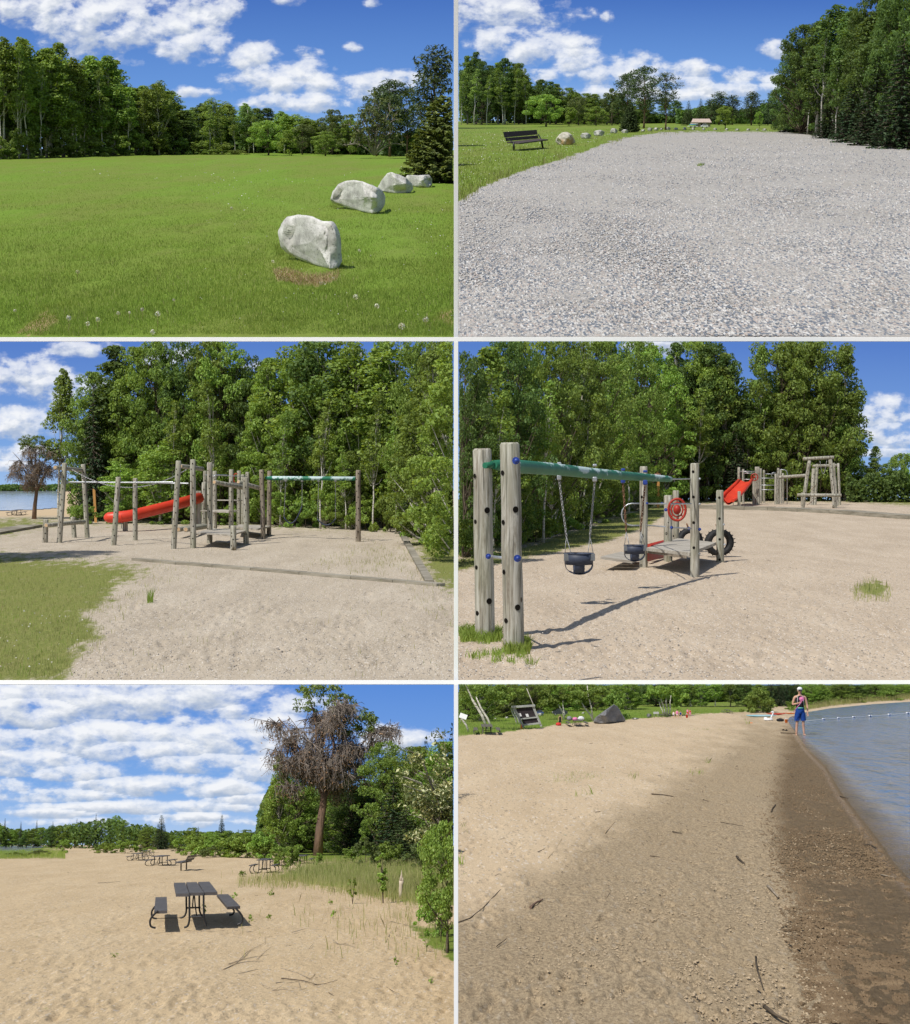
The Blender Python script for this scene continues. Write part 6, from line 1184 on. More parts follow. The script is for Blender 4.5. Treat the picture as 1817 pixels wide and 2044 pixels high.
def bucket_swing(T, label, seat, hangers, joins, Y, hmat, cmat, org_px):
    """cx, top, bottom, width of the seat in picture units"""
    cx, ty, by, wd = seat; g = T.at(cx, by, Y); g.z = 0; o = thing('bucket_swing', label, 'swing', T, g, group='bucket swings under the green beam'); c = T.at(cx, (ty+by)/2, Y)-g; H = T.m(by-ty, Y); W = T.m(wd/2, Y); D = W*.95
    def ring(z, sx, k=28): return [Vector((c.x+math.cos(a)*W*sx, math.sin(a)*D*sx, c.z+z)) for a in np.linspace(0, 2*PI, k+1)[:-1]]
    k = 28; th = .93; m = MB(); r1, r2 = ring(H*.46, 1.0), ring(-H*.05, .97); i1, i2 = ring(H*.46, th), ring(-H*.05, .97*th); vs = r1+r2+i2+i1
    m.add(vs, [(s*k+j, s*k+(j+1) % k, ((s+1) % 4)*k+(j+1) % k, ((s+1) % 4)*k+j) for s in range(4) for j in range(k)]); m.tube(r1+[], W*.035, 6, closed=True); m.build('rim_band', SEATN, o)
    # cradle: two leg openings left and right of a centre strap
    m = MB(); nn = 9
    def strap(a0, width):
        rows = []
        for i in range(nn):
            f = i/(nn-1)*PI/1; z = c.z-H*.05-math.sin(f)*H*.42; rr = math.cos(f)
            row_ = []
            for s in (-1, 1):
                ax, ay = math.cos(a0)*rr*W*.93, math.sin(a0)*rr*D*.93; px_, py_ = -math.sin(a0)*s*width, math.cos(a0)*s*width; row_.append(Vector((c.x+ax+px_, ay+py_, z)))
            rows.append(row_)
        vs = [v for r_ in rows for v in r_]+[v+Vector((0, 0, -W*.07)) for r_ in rows for v in r_]; q = 2*nn; fs = []
        for i in range(nn-1): a, b = 2*i, 2*i+1; fs += [(a, b, b+2, a+2), (a+q, a+2+q, b+2+q, b+q), (a, a+2, a+2+q, a+q), (b, b+q, b+2+q, b+2)]
        m.add(vs, fs)
    strap(-PI/2, W*.34); strap(0, D*.55); m.build('leg_cradle', SEATN, o)
    for s, (hx, hy), (jx, jy) in ((-1, hangers[0], joins[0]), (1, hangers[1], joins[1])):
        a = T.at(hx, hy, Y)-g; j = T.at(jx, jy, Y)-g; e1, e2 = Vector((c.x+s*W*.97, -D*.25, c.z+H*.42)), Vector((c.x+s*W*.55, -D*.80, c.z+H*.40))
        m = MB(); chain_mesh(m, a+Vector((0, 0, -.03)), j, T.m(7.2, Y), T.m(.85, Y)); m.build('chain', cmat, o); m = MB(); m.tube([j, e1], T.m(.8, Y), 6); m.tube([j, e2], T.m(.8, Y), 6); m.build('hanger_wire', CHAIN, o)
        k_ = T.m(1, Y); m = MB(); m.box(a+Vector((0, 0, 2*k_)), (9*k_, 9*k_, 10*k_), bev=2*k_); m.tube([a+Vector((0, 0, 4*k_)), a+Vector((0, 0, 34*k_ if s < 9 else 0))], 0.001, 4) if False else None; m.box(a+Vector((0, 0, 30*k_*(13/13) if hmat is STEEL else 24*k_)), (8*k_, 8*k_, 5*k_), bev=1.5*k_); m.build('hanger', hmat, o)
        m = MB(); pc = (e1+e2)/2+Vector((s*W*.04, -D*.10, -H*.10)); m.box(pc, (W*.50, W*.05, H*.34), bev=W*.04); m.build('side_plate', STEELD, o)
    return o
STEELD = simple('grey_plate', (.13, .14, .15), (.20, .21, .22), 9, .6, .4, metal=.3)
bucket_swing(P4, 'navy bucket swing with bright galvanised chains, closest to the big posts', (1155.8, 1103, 1146, 59), ((1116.5, 955), (1187.5, 958.5)), ((1131, 1071), (1178, 1070)), 34.3, STEEL, CHAIN, 0)
bucket_swing(P4, 'navy bucket swing on rusty chains with blue hangers, in front of the deck', (1267, 1087, 1120, 43), ((1244, 961.5), (1288, 965)), ((1250.5, 1061), (1279, 1061)), 38.2, BLUEP, CHAINR, 0)
def tyre(T, cx, cy, rx, ry, Y, label):
    g = T.at(cx, cy+ry, Y); c = T.at(cx, cy, Y); R1, R2 = T.m(rx, Y), T.m(ry, Y); org = Vector((c.x, Y, 0)); o = thing('old_tyre', label, 'tyre', T, org, group='old tyres standing behind the deck'); ce = c-org; m = MB(); n = 40; prof = [(.62, -.30), (.72, -.42), (.90, -.42), (.985, -.30), (1.0, 0), (.985, .30), (.90, .42), (.72, .42), (.62, .30), (.66, 0)]; th = R2*.55
    vs = []; yaw = .35
    for i in range(n):
        a = 2*PI*i/n
        for pr, pz in prof:
            x, y, z = math.cos(a)*pr*R1, pz*th*1.2, math.sin(a)*pr*R2; vs.append(ce+Vector((x*math.cos(yaw)-y*math.sin(yaw), x*math.sin(yaw)+y*math.cos(yaw), z)))
    k = len(prof); m.add(vs, [(i*k+j, i*k+(j+1) % k, ((i+1) % n)*k+(j+1) % k, ((i+1) % n)*k+j) for i in range(n) for j in range(k)]); m.build('tread', TYRE, o)
    m = MB()
    for i in range(22):
        a = 2*PI*i/22; m.box(ce+Vector((math.cos(a)*R1*1.0, 0, math.sin(a)*R2*1.0)), (R1*.10, th*.9, R2*.035), rot=Matrix.Rotation(-a, 3, 'Y'))
    m.build('tread_blocks', TYRE, o)
    m = MB(); m.tube([ce+Vector((0, 0, R2*.8)), ce+Vector((-.1, -.1, R2*1.35))], .025, 5); m.build('chain', CHAINR, o); return o
tyre(P4, 1436, 1083, 31, 27, P4.g(1440, 1112).y*1.0, 'black tyre with yellow scuff leaning behind the short right post')
tyre(P4, 1377, 1080, 28, 26, P4.g(1440, 1108).y*1.03, 'black tyre half hidden behind the deck and tallest deck post')
m = MB(); g = P4.at(1452, 1085, P4.g(1440, 1112).y*.985)
def far_frame():
    T = P4; org = T.g(1512, 1007); o = thing('climbing_frame', 'distant log climbing frame with red trough slide and log arch', 'climbing frame', T, org); post, log, pipe = frame_builder(T, o, org); Yg = lambda x, y: T.g(x, y).y; sq = dict(square=True)
    for q in ((1475.4, 1006, 1475.4, 932.7, 5.5), (1483.9, 1005, 1483.9, 936.7, 5), (1510, 1007, 1510, 931.6, 5.5), (1514.5, 1007, 1514.5, 931.6, 5), (1519, 1005, 1519, 935, 4.6), (1525.5, 1004, 1525.5, 938.3, 4.6), (1549, 1007, 1549, 945.5, 5.5), (1553.8, 1006, 1553.8, 934.3, 5), (1559, 1005, 1559, 936.7, 5), (1563.4, 1004, 1563.4, 944.7, 4.6), (1602.6, 1014, 1616.2, 919, 7.5), (1667.4, 1014, 1657.8, 917, 8), (1621, 1008, 1625, 935, 8), (1626.6, 1008, 1632, 926, 6.5), (1672, 1010, 1664.5, 924, 5), (1677, 1008, 1673.8, 924.7, 5), (1665.8, 1014, 1665.8, 981.5, 8), (1602.6, 1014, 1603, 983, 7)): post(*q)
    for q in ((1505, 1007, 1505, 955, 5.5), (1476, 1013, 1475.4, 980.7, 6)): post(*q, name='support_board', square=True)
    Ya, Yb, Yt = Yg(1602, 1014), Yg(1625, 1008), Yg(1549, 1007); log(1603.4, 916, 1665, 912.7, 6.5, Ya, Ya); log(1622.6, 930.3, 1670.6, 928.7, 5.5, Yb, Yb); log(1592, 988, 1680, 988.7, 6.5, Ya*.99, Ya*.99); log(1556, 952.7, 1612, 948.7, 6.2, Yt, Yb)
    for x1, y1, x2, y2 in ((1478, 941, 1512, 941), (1484, 944.5, 1512, 944.5), (1484, 957, 1510, 957), (1528, 946, 1548, 946), (1515, 954.5, 1549, 954.5), (1515, 968.5, 1549, 968.5), (1515, 977.5, 1553, 977.5)): pipe([(x1, y1, Yt), (x2, y2, Yt)], 1.5, 'rung')
    pipe([(1556, 937.5, Yt), (1566, 937.5, Yt), (1570.5, 940, Yt), (1571.7, 945, Yt), (1571.7, 1007, Yt)], 1.7, 'arch_pole')
    pipe([(1549, 943, Yt), (1542, 944, Yt), (1540, 950, Yt), (1545, 953, Yt)], 1.4, 'handle')
    a, b = T.at(1637, 919, Ya)-org, T.at(1651, 917, Ya)-org; m = MB(); m.tube(sag(a, b, T.m(28, Ya), 14), T.m(.6, Ya), 5); m.build('chain', CHAIN, o)
    for x, y, x2, y2 in ((1632, 965, 1620, 978), (1628, 995, 1612, 1008)): pipe([(x, y, Yb*.97), (x2, y2, Yb*.96)], .9, 'cable', CHAINR)
    Y0, Y1 = Yg(1476, 1013), Yg(1505, 1007); m = MB(); L_ = [(1477.5, 956.5), (1468, 966), (1457, 976), (1447, 985), (1442, 990)]; R_ = [(1501.5, 957.5), (1494, 968), (1483, 982), (1472, 994), (1463, 999)]; n = 7; rows = []
    for i in range(5):
        Y = Y1+(Y0-Y1)*i/4; a, b = T.at(*L_[i], Y+1.2)-org, T.at(*R_[i], Y-1.0)-org; rows.append([a.lerp(b, j/(n-1))-Vector((0, 0, math.sin(PI*j/(n-1))*T.m(9 if i else 5, Y))) for j in range(n)])
    vs = [v for r_ in rows for v in r_]; k = len(vs); vs += [v-Vector((0, 0, .10)) for v in vs]; fs = []
    for i in range(4):
        for j in range(n-1): q = (i*n+j, i*n+j+1, (i+1)*n+j+1, (i+1)*n+j); fs += [q, tuple(k+t for t in reversed(q))]
    for i in range(4):
        for j in (0, n-1): fs.append((i*n+j, (i+1)*n+j, (i+1)*n+j+k, i*n+j+k))
    m.add(vs, fs); m.build('trough_slide', REDP, o)
    for j, L in ((0, L_), (1, R_)): m = MB(); m.tube([T.at(*L[i], Y1+(Y0-Y1)*i/4+(1.2, -1.0)[j])-org for i in range(5)], .09, 8); m.build('slide_lip', REDP, o)
    pipe([(1464, 998, Y0), (1464, 1010, Y0)], 1.2, 'slide_leg')
    w0 = T.at(1506.5, 952.5, Y1*.995)-org; r = T.m(6.8, Y1); m = MB(); tt = np.linspace(0, 2*PI, 21)[:-1]; m.tube([w0+Vector((math.cos(t)*r, 0, math.sin(t)*r)) for t in tt], r*.16, 6, closed=True)
    for t in np.linspace(0, 2*PI, 7)[:-1]: m.tube([w0, w0+Vector((math.cos(t)*r, 0, math.sin(t)*r))], r*.10, 5)
    m.ell(w0, (r*.35, .1, r*.35)); m.build('steering_wheel', REDD, o)
far_frame()
# ------------------------------------------------------------------ picnic tables
def near_table():
    T = P5; c = lambda x, y: (245.3+x*.225, 1671.7+y*.225); org = T.g(*c(650, 800)); o = thing('picnic_table', 'nearest picnic table, grey-boarded top on black frame, centre of the sand', 'picnic table', T, org, group='grey-topped picnic tables on the beach sand')
    def plank(q, Z, th, name):
        m = MB(); p = [T.g(*c(*v), Z)-org for v in q]; z = Vector((0, 0, -th)); p = [p[3], p[2], p[1], p[0]]; m.hexa([v+z for v in p]+p); return m.build(name, BOARD, o)
    for q in ([(453, 402), (553, 400), (588, 498), (472, 499)], [(562, 398), (655, 396), (718, 489), (592, 491)], [(668, 395), (768, 392), (840, 485), (722, 487)]): plank(q, .68, .055, 'tabletop_board')
    plank([(290, 530), (390, 528), (395, 650), (278, 652)], .385, .05, 'bench_board'); plank([(833, 505), (935, 503), (1042, 610), (928, 615)], .385, .05, 'bench_board')
    Yn, Yf = 33.4, 36.7
    def bar(pts, Y, w_=3.4, name='leg'):
        P = [T.at(*c(*p), Y)-org for p in pts]; q = []
        for i in range(len(P)-1):
            for k in range(4):
                t = k/4; p0, p1, p2, p3 = P[max(0, i-1)], P[i], P[i+1], P[min(len(P)-1, i+2)]; q.append(.5*((2*p1)+(p2-p0)*t+(2*p0-5*p1+4*p2-p3)*t*t+(3*p1-p0-3*p2+p3)*t**3))
        q.append(P[-1]); m = MB(); m.tube(q, T.m(w_/2, Y), 8); return m.build(name, BLACKM, o)
    bar([(590, 500), (591, 640), (590, 735), (575, 785), (545, 800)], Yn, 4); bar([(716, 490), (718, 640), (722, 720), (736, 765), (744, 790)], Yn, 4)
    bar([(563, 500), (563, 600), (562, 660), (545, 700), (510, 715)], Yf, 3.6); bar([(678, 495), (678, 600), (682, 655), (697, 688), (714, 702)], Yf, 3.6)
    bar([(630, 500), (622, 560), (618, 628)], Yf*.98, 2.6, 'brace'); bar([(634, 500), (642, 600), (656, 705)], Yn*1.02, 2.6, 'brace'); bar([(586, 705), (722, 705)], Yn, 3.4, 'crossbar'); bar([(566, 626), (690, 622)], Yf, 3.2, 'crossbar')
    bar([(312, 652), (262, 700), (241, 745), (250, 790), (290, 803)], Yn, 4, 'bench_support'); bar([(285, 612), (258, 655), (257, 695), (272, 716), (300, 720)], Yf, 3.6, 'bench_support')
    bar([(988, 617), (1040, 670), (1062, 715), (1050, 760), (1012, 776)], Yn*1.01, 4, 'bench_support'); bar([(965, 622), (985, 645), (985, 668), (970, 685), (943, 690)], Yf, 3.4, 'bench_support'); bar([(300, 720), (400, 716), (510, 714)], Yf, 1.2, 'ground_rod')
near_table()
def table_proto(T, px, base, wpx, label, rz=0, group='grey-topped picnic tables on the beach sand', mats=(BOARD, BLACKM), hpx=None):
    p = T.g(px, base-1); s = T.m(wpx, p.y)/1.95; sz = s if hpx is None else T.m(hpx, p.y)/.75; o = thing('picnic_table', label, 'picnic table', T, p, rz, (s, s*2.2, sz), group)
    for x in (-.27, 0, .27): m = MB(); m.box((x, 0, .73), (.25, 1.8, .045)); m.build('tabletop_board', mats[0], o)
    for sx in (-1, 1):
        m = MB(); m.box((sx*.80, 0, .44), (.28, 1.8, .045)); m.build('bench_board', mats[0], o)
        for y in (-.55, .55):
            m = MB(); m.tube([(sx*.28, y, .72), (sx*.28, y, .30), (sx*.32, y, .10), (sx*.42, y, .02)], .032, 6); m.build('leg', mats[1], o)
            m = MB(); m.tube([(sx*.80, y, .42), (sx*.93, y, .30), (sx*.95, y, .15), (sx*.85, y, .03), (sx*.70, y, .02)], .03, 6); m.build('bench_support', mats[1], o)
    for y in (-.55, .55): m = MB(); m.tube([(-.28, y, .22), (.28, y, .22)], .025, 5); m.tube([(-.1, y, .22), (0, y*.4, .7)], .02, 5); m.build('crossbar', mats[1], o)
    return o
table_proto(P5, 321, 1729, 52, 'picnic table in the middle of the sand, second nearest', hpx=19)
table_proto(P5, 275, 1718, 36, 'smaller-looking picnic table farther left on the sand', hpx=13)
table_proto(P5, 292, 1709.5, 26, 'picnic table half hidden behind the farther left one', hpx=10)
table_proto(P5, 528, 1744, 52, 'picnic table partly behind the green bush in front of the wood', hpx=27)
table_proto(P5, 603, 1725, 46, 'picnic table beside the foot of the half-dead pine', hpx=16)
table_proto(P5, 556, 1729, 30, 'picnic table hidden between the bush and the half-dead pine', hpx=15)
table_proto(P3, 33, 1029, 30, 'small dark picnic table on the far sand beside the lake', group='dark picnic tables away from the playground', hpx=10)
def side_bench(T):
    c = lambda x, y: (245.3+x*.225, 1671.7+y*.225); g = T.g(*c(518, 300)); o = thing('park_bench', 'single-post bench seen end-on beyond the nearest table', 'bench', T, g); k = T.m(1, g.y)
    s0, s1 = T.at(*c(473, 215), g.y)-g, T.at(*c(538, 216), g.y)-g
    for i in range(2): m = MB(); a, b = s0.lerp(s1, i*.5+.02), s0.lerp(s1, i*.5+.48); m.hexa([a+Vector((0, -.3, -.05)), b+Vector((0, -.3, -.05)), b+Vector((0, 2.2, -.05)), a+Vector((0, 2.2, -.05)), a+Vector((0, -.3, 0)), b+Vector((0, -.3, 0)), b+Vector((0, 2.2, 0)), a+Vector((0, 2.2, 0))]); m.build('seat_board', BOARD, o)
    for (a, b) in (((548, 212), (562, 190)), ((564, 186), (576, 163))): a, b = T.at(*c(*a), g.y)-g, T.at(*c(*b), g.y)-g; m = MB(); y = Vector((0, 2.2, 0)); x = Vector((k, 0, 0)); m.hexa([a, a+x, a+x+y, a+y, b, b+x, b+x+y, b+y]); m.build('back_board', BOARD, o)
    for dy in (.3, 1.7): m = MB(); m.box(((s1.x+s0.x)/2+.3*k, dy, s0.z/2), (2.4*k, 2.4*k, s0.z)); m.build('leg', STICKD if False else BARK, o); m = MB(); m.tube([Vector(((s1.x+s0.x)/2, dy, s0.z-.06)), Vector((s1.x+2*k, dy, s0.z-.03)), T.at(*c(572, 170), g.y)-g+Vector((0, dy, 0))], k*.7, 6); m.build('bracket', BLACKM, o)
side_bench(P5)
def stump_post():
    T = P5; g = T.g(800, 1794); k = T.m(1, g.y); o = thing('broken_post', 'pale broken wooden post with a splintered top in the beach grass', 'post', T, g); m = MB(); m.tube([(0, 0, -.02), (-.3*k, 0, 12*k), (.8*k, 0, 28*k), (1.5*k, 0, 34*k)], [4*k, 3.6*k, 4.2*k, 5*k], 10)
    for dx, h, r in ((-2.5, 46, 1.6), (0, 55, 1.7), (2.5, 43, 1.5), (1.2, 48, 1.4)): m.tube([((1.5+dx)*k, 0, 32*k), ((1.6+dx*.9)*k, 0, (h+32)/2*k), ((1.5+dx*.6)*k, 0, h*k)], [2.2*k, r*k, .2*k], 6)
    m.build('shaft', simple('splintered_wood', (.40, .33, .25), (.66, .57, .46), 12, .9, .1, .5, 30, (1, 1, .2)), o)
stump_post()
# ------------------------------------------------------------------ sticks
def stick(T, pts, w_, label, mat=STICK, name='stick', group=None, cat='stick', taper=.35, lift=0):
    g = T.g(*pts[0]); P = [T.g(x, y)-g for x, y in pts]; r = T.m(w_/2, g.y); q = []
    rd = random.Random(int(pts[0][0]*13)); n = len(P)
    for i in range(n): q.append(P[i]+Vector((0, 0, r*.8+.008+(math.sin(PI*i/max(1, n-1))*lift*r))))
    full = []
    for i in range(n-1):
        for k in range(3): full.append(q[i].lerp(q[i+1], k/3)+Vector((rd.uniform(-1, 1), rd.uniform(-2, 2), 0))*r*.35)
    full.append(q[-1]); m = MB(); m.tube(full, [r*(1-(1-taper)*i/(len(full)-1)) for i in range(len(full))], 6); o = m.build(name, mat); put(o, T, g); tag(o, label, cat, group); o['at_px'] = float(pts[0][0]); return o
c7 = lambda L: [(436.1+x*.2, 1862.4+y*.2) for x, y in L]
GS = 'driftwood sticks scattered on the picnic beach'
S = [([(50, 375), (180, 315), (300, 295), (440, 290)], 2.2, 'longest pale stick of the left stick pile', STICK), ([(100, 320), (230, 278), (330, 252), (500, 225)], 1.6, 'grey stick lying just above the palest one', STICK), ([(180, 310), (280, 200), (460, 105), (475, 40)], 1.1, 'thin curved twig arching up from the left stick pile', STICK), ([(230, 275), (320, 185), (440, 190)], 1.0, 'thin bent twig inside the left stick pile', STICK), ([(380, 275), (450, 210), (520, 150)], 1.0, 'thin straight twig at the right of the left stick pile', STICK), ([(195, 415), (270, 402), (390, 370)], 1.8, 'short grey stick just below the left stick pile', STICK),
 ([(630, 365), (780, 405), (920, 470), (965, 420)], 1.8, 'topmost forked stick of the right stick pile', STICK), ([(630, 465), (850, 488), (1000, 530)], 2.4, 'thickest dark stick of the right stick pile', STICKD), ([(950, 530), (1060, 518), (1190, 480)], 1.6, 'stick pointing right out of the right stick pile', STICKD), ([(430, 510), (440, 530), (570, 578), (640, 530)], 1.4, 'bent stick at the left end of the right stick pile', STICK), ([(540, 585), (650, 575), (800, 590), (880, 560)], 1.5, 'lowest stick of the right stick pile', STICK), ([(680, 510), (800, 495), (820, 560), (700, 540)], 1.1, 'looped twig in the middle of the right stick pile', STICK), ([(575, 510), (660, 500)], 1.8, 'short dark stub left of the right stick pile', STICKD),
 ([(1150, 100), (1220, 122), (1270, 115), (1365, 155)], 1.3, 'long hooked twig right of the stick piles', STICK), ([(1385, 205), (1475, 206)], 2, 'dark chunk of stick below the hooked twig', STICKD), ([(1100, 605), (1160, 640)], 1.4, 'short dark twig below the right stick pile', STICKD), ([(1675, 550), (1740, 590), (1817, 625)], 1.5, 'dark twig nearest the lower right bush', STICKD), ([(905, 165), (945, 115)], 1.3, 'short upright-pointing twig between grass and piles', STICK), ([(720, 240), (850, 235)], 1.4, 'flat straight stick right of the left pile', STICK)]
for pts, w_, lb, mt in S: stick(P5, c7(pts), w_, lb+' on the picnic beach', mt, group=GS)
c5 = lambda L: [(x*.5, 1362.8+y*.5) for x, y in L]
for pts, lb in (([(408, 993), (468, 998)], 'lone straight twig left below the nearest picnic table'), ([(390, 802), (430, 800), (480, 796)], 'twig far left behind the nearest picnic table'), ([(745, 990), (790, 1000)], 'little twig at the right foot of the nearest picnic table'), ([(1330, 1030), (1350, 1045), (1420, 1058)], 'curved root right of the stick piles'), ([(1560, 955), (1640, 975), (1690, 985)], 'dark root running to the right bush'), ([(1540, 1040), (1560, 1000), (1575, 985)], 'twig leaning by the right seedlings'), ([(1165, 1000), (1220, 985), (1290, 990)], 'pale twig below the beach grass')): stick(P5, c5(pts), 1.2, lb, STICK, group=GS)
c6 = lambda L: [(908.5+x*.5, 1362.8+y*.5) for x, y in L]
G6s = 'sticks washed up on the lakeshore sand'
for pts, w_, lb, mt in (([(785, 448), (830, 451), (875, 458)], 2.6, 'dark curved stick high on the lakeshore', STICKD), ([(1250, 820), (1270, 838), (1290, 862)], 6, 'thick grey driftwood chunk on the wet sand edge', STICK), ([(1125, 700), (1155, 728)], 5, 'dark chunk of driftwood above the thick grey one', STICKD), ([(598, 605), (620, 580), (640, 555)], 1.5, 'straw-coloured reed stem pointing up right', STRAW), ([(370, 705), (400, 670), (426, 628)], 1.6, 'second straw reed stem, left of the first', STRAW), ([(10, 962), (60, 945), (110, 905), (180, 832), (280, 770)], 2.4, 'longest dark stick curving up from the left edge', STICKD), ([(300, 905), (325, 885), (350, 872)], 6, 'flat brown bark piece near the left', BARKR), ([(595, 875), (612, 850), (620, 838)], 1.6, 'short pale reed near the middle', STRAW), ([(1238, 1305), (1275, 1335), (1330, 1362)], 9, 'thickest dark driftwood at the bottom edge of the shore', STICKD),
 ([(1200, 1100), (1208, 1160), (1228, 1222)], 4, 'upright-lying dark stick on the wet sand', STICKD), ([(1635, 652), (1660, 652), (1682, 664)], 3.6, 'dark stick lying at the water lip', STICKD), ([(1540, 458), (1570, 465)], 3, 'short dark stick near the water above', STICKD), ([(780, 695), (820, 700)], 2, 'small dark twig in the rough sand', STICKD), ([(1435, 640), (1446, 662)], 1.6, 'pale sliver on the dark wet sand', STRAW), ([(1436, 872), (1495, 878)], 1.6, 'pale straw on the wet sand below', STRAW), ([(1262, 520), (1270, 505), (1280, 490)], 3.4, 'dark knot of wood beside the wet band', STICKD), ([(160, 775), (215, 748)], 1.6, 'thin dark twig left of the long stick', STICKD), ([(270, 835), (300, 790)], 1.6, 'straw stem beside the long dark stick', STRAW), ([(870, 600), (905, 606)], 3, 'dark flat stick in mid shore', STICKD), ([(1300, 203), (1360, 205)], 2.4, 'dark stick lying behind the sandals', STICKD), ([(330, 680), (372, 660)], 1.8, 'dark twig left of the straw reeds', STICKD), ([(165, 1058), (205, 1028)], 2.4, 'dark stick low at the left of the shore', STICKD), ([(1700, 770), (1760, 782)], 2, 'thin stick reaching the water lip', STICK), ([(560, 520), (602, 514)], 1.5, 'thin twig above the pale dry hollow', STICKD), ([(990, 470), (1012, 476)], 2, 'small leaf-like dark scrap near the middle', STICKD), ([(1060, 560), (1150, 575)], 1.6, 'thin half-buried twig in mid shore', STICKD)): stick(P6, c6(pts), w_, lb, mt, group=G6s, taper=.5)
def debris(T, n, region, name, seed, L, mat, x0, x1, y0, y1, prob=None):
    rs = np.random.RandomState(seed); px, py = rs.uniform(x0, x1, n), y0+(y1-y0)*rs.rand(n)**.8; k = region(px, py) & (px > T.x0+2 if T.x0 > 0 else px < T.x1-2) & (py < T.ybot-4)
    if prob is not None: k &= rs.rand(n) < prob(px, py)
    px, py = px[k], py[k]; X, Y = T.ga(px, py); n = len(X); a = rs.rand(n)*PI; l = L*(.3+rs.rand(n)**2*1.5)*Y/Y.mean(); w_ = l*.07+T.m(.28, Y); d = np.stack([np.cos(a)*l/2, np.sin(a)*l*1.6, 0*l], -1); s = np.stack([-np.sin(a)*w_/2, np.cos(a)*w_*1.2, 0*l], -1); P = np.stack([X, Y, 0*X+.012], -1); z = np.stack([0*l, 0*l, w_*.7], -1)
    V = np.concatenate([np.stack([P-d-s, P-d*.9+z, P+d*.9+z, P+d-s], 1), np.stack([P-d*.9+z, P-d+s, P+d+s, P+d*.9+z], 1)]); o = link(name, np_mesh(name, V.reshape(-1, 3), 4, [mat])); put(o, T); tag(o, kind='stuff'); return o
inl = lambda x, y: sdist(x, y, LAKE) < -4
debris(P6, 1500, inl, 'twig_litter', 1, .035, STICKD, 912, 1800, 1450, 2040, lambda x, y: .25+.75*(x > np.interp(y, [1440, 1530, 1690, 1880], [1500, 1380, 1150, 900])))
debris(P6, 50, inl, 'straw_litter', 2, .06, STRAW, 912, 1650, 1520, 2040)
debris(P5, 420, lambda x, y: x*0 == 0, 'twig_litter', 3, .035, STICKD, -20, 900, 1730, 2040, lambda x, y: .25+.75*(x > 480))
debris(P4, 130, lambda x, y: y > 1120, 'twig_litter', 4, .035, STICKD, 915, 1830, 1100, 1350)
debris(P3, 130, lambda x, y: (x > 200), 'twig_litter', 5, .045, STICKD, 200, 900, 1180, 1350)
def pebbles(T, n, region, name, seed, r, mat, x0, x1, y0, y1, prob=None, ys=3.0, grow=0.0):
    rs = np.random.RandomState(seed); px, py = rs.uniform(x0, x1, n), y0+(y1-y0)*rs.rand(n)**.75; k = region(px, py) & ((px > T.x0+2) if T.x0 > 0 else (px < T.x1-2)) & (py < T.ybot-3)
    if prob is not None: k &= rs.rand(n) < prob(px, py)
    px, py = px[k], py[k]; X, Y = T.ga(px, py); n = len(X); s = r*(.4+rs.rand(n)**2*1.2)*(Y/Y.min())**grow; hh = s*(.5+.3*rs.rand(n)); P = np.stack([X, Y, 0*X], -1); F_ = []
    a = rs.rand(n)*PI; ring = [P+np.stack([np.cos(a+q)*s*(.8+.4*rs.rand(n)), np.sin(a+q)*s*ys*(.8+.4*rs.rand(n)), hh*.15], -1) for q in np.linspace(0, 2*PI, 7)[:-1]]
    top = [P+(v-P)*np.array([.55, .55, 0])+np.stack([0*X, 0*X, hh], -1) for v in ring]
    V = [np.stack([ring[i], ring[(i+1) % 6], top[(i+1) % 6], top[i]], 1) for i in range(6)]+[np.stack([top[0], top[1], top[2], top[3]], 1), np.stack([top[0], top[3], top[4], top[5]], 1)]
    V = np.stack(V, 1).reshape(-1, 3); o = link(name, np_mesh(name, V, 4, [mat])); put(o, T); tag(o, kind='stuff'); return o
def stone_mat(name, cols):
    t = NT(name); g = t.n('NewGeometry'); v = t.coord(); w_ = t.n('TexWhiteNoise', noise_dimensions='3D'); sn = t.n('VectorMath', operation='SNAP'); t.L(v, sn.inputs[0]); sn.inputs[1].default_value = (.022, .09, 5); t.L(sn.outputs[0], w_.inputs[0]); t.pbr(t.ramp(w_.outputs[0], cols, 'CONSTANT'), .9, .15); return t.m
STONES = stone_mat('gravel_stones', [(0, (.15, .17, .20)), (.25, (.38, .36, .34)), (.45, (.46, .44, .41)), (.65, (.40, .345, .31)), (.78, (.25, .25, .26)), (.88, (.56, .55, .53))])
STONEP = stone_mat('sand_pebbles', [(0, (.22, .20, .18)), (.3, (.45, .40, .34)), (.6, (.62, .56, .48)), (.85, (.30, .27, .25))])
CLOD = simple('wet_sand_clod', (.12, .08, .045), (.24, .17, .10), 3, .95, .1)
CLODD = simple('sand_clod', (.34, .26, .165), (.46, .36, .24), 3, .95, .1)
nog = lambda x, y: sdist(x, y, LOTG) < -4
pebbles(P2, 130000, nog, 'gravel_stones', 11, .0105, STONES, 915, 1830, 267, 672, lambda x, y: np.clip(.40+vnoise(x/90, y/40, 4)*1.5-.5, .15, 1), 4.0, .72)
pebbles(P4, 5000, lambda x, y: y > 1140, 'pebbles', 12, .009, STONEP, 915, 1830, 1140, 1356, None, 3)
pebbles(P3, 6000, lambda x, y: (x > np.interp(y, [1120, 1200, 1357], [300, 230, 140])), 'pebbles', 13, .010, STONEP, 140, 906, 1120, 1356, None, 3)
pebbles(P6, 52000, inl, 'wet_sand_clods', 14, .013, CLOD, 1500, 1830, 1460, 2042, lambda x, y: np.clip(.5+sdist(x, y, [(1574, 1450), (1550, 1520), (1538, 1600), (1552, 1710), (1580, 1830), (1618, 1960), (1630, 2060), (2300, 2060), (2000, 1700), (1640, 1500)])/60, 0, 1), 2.4)
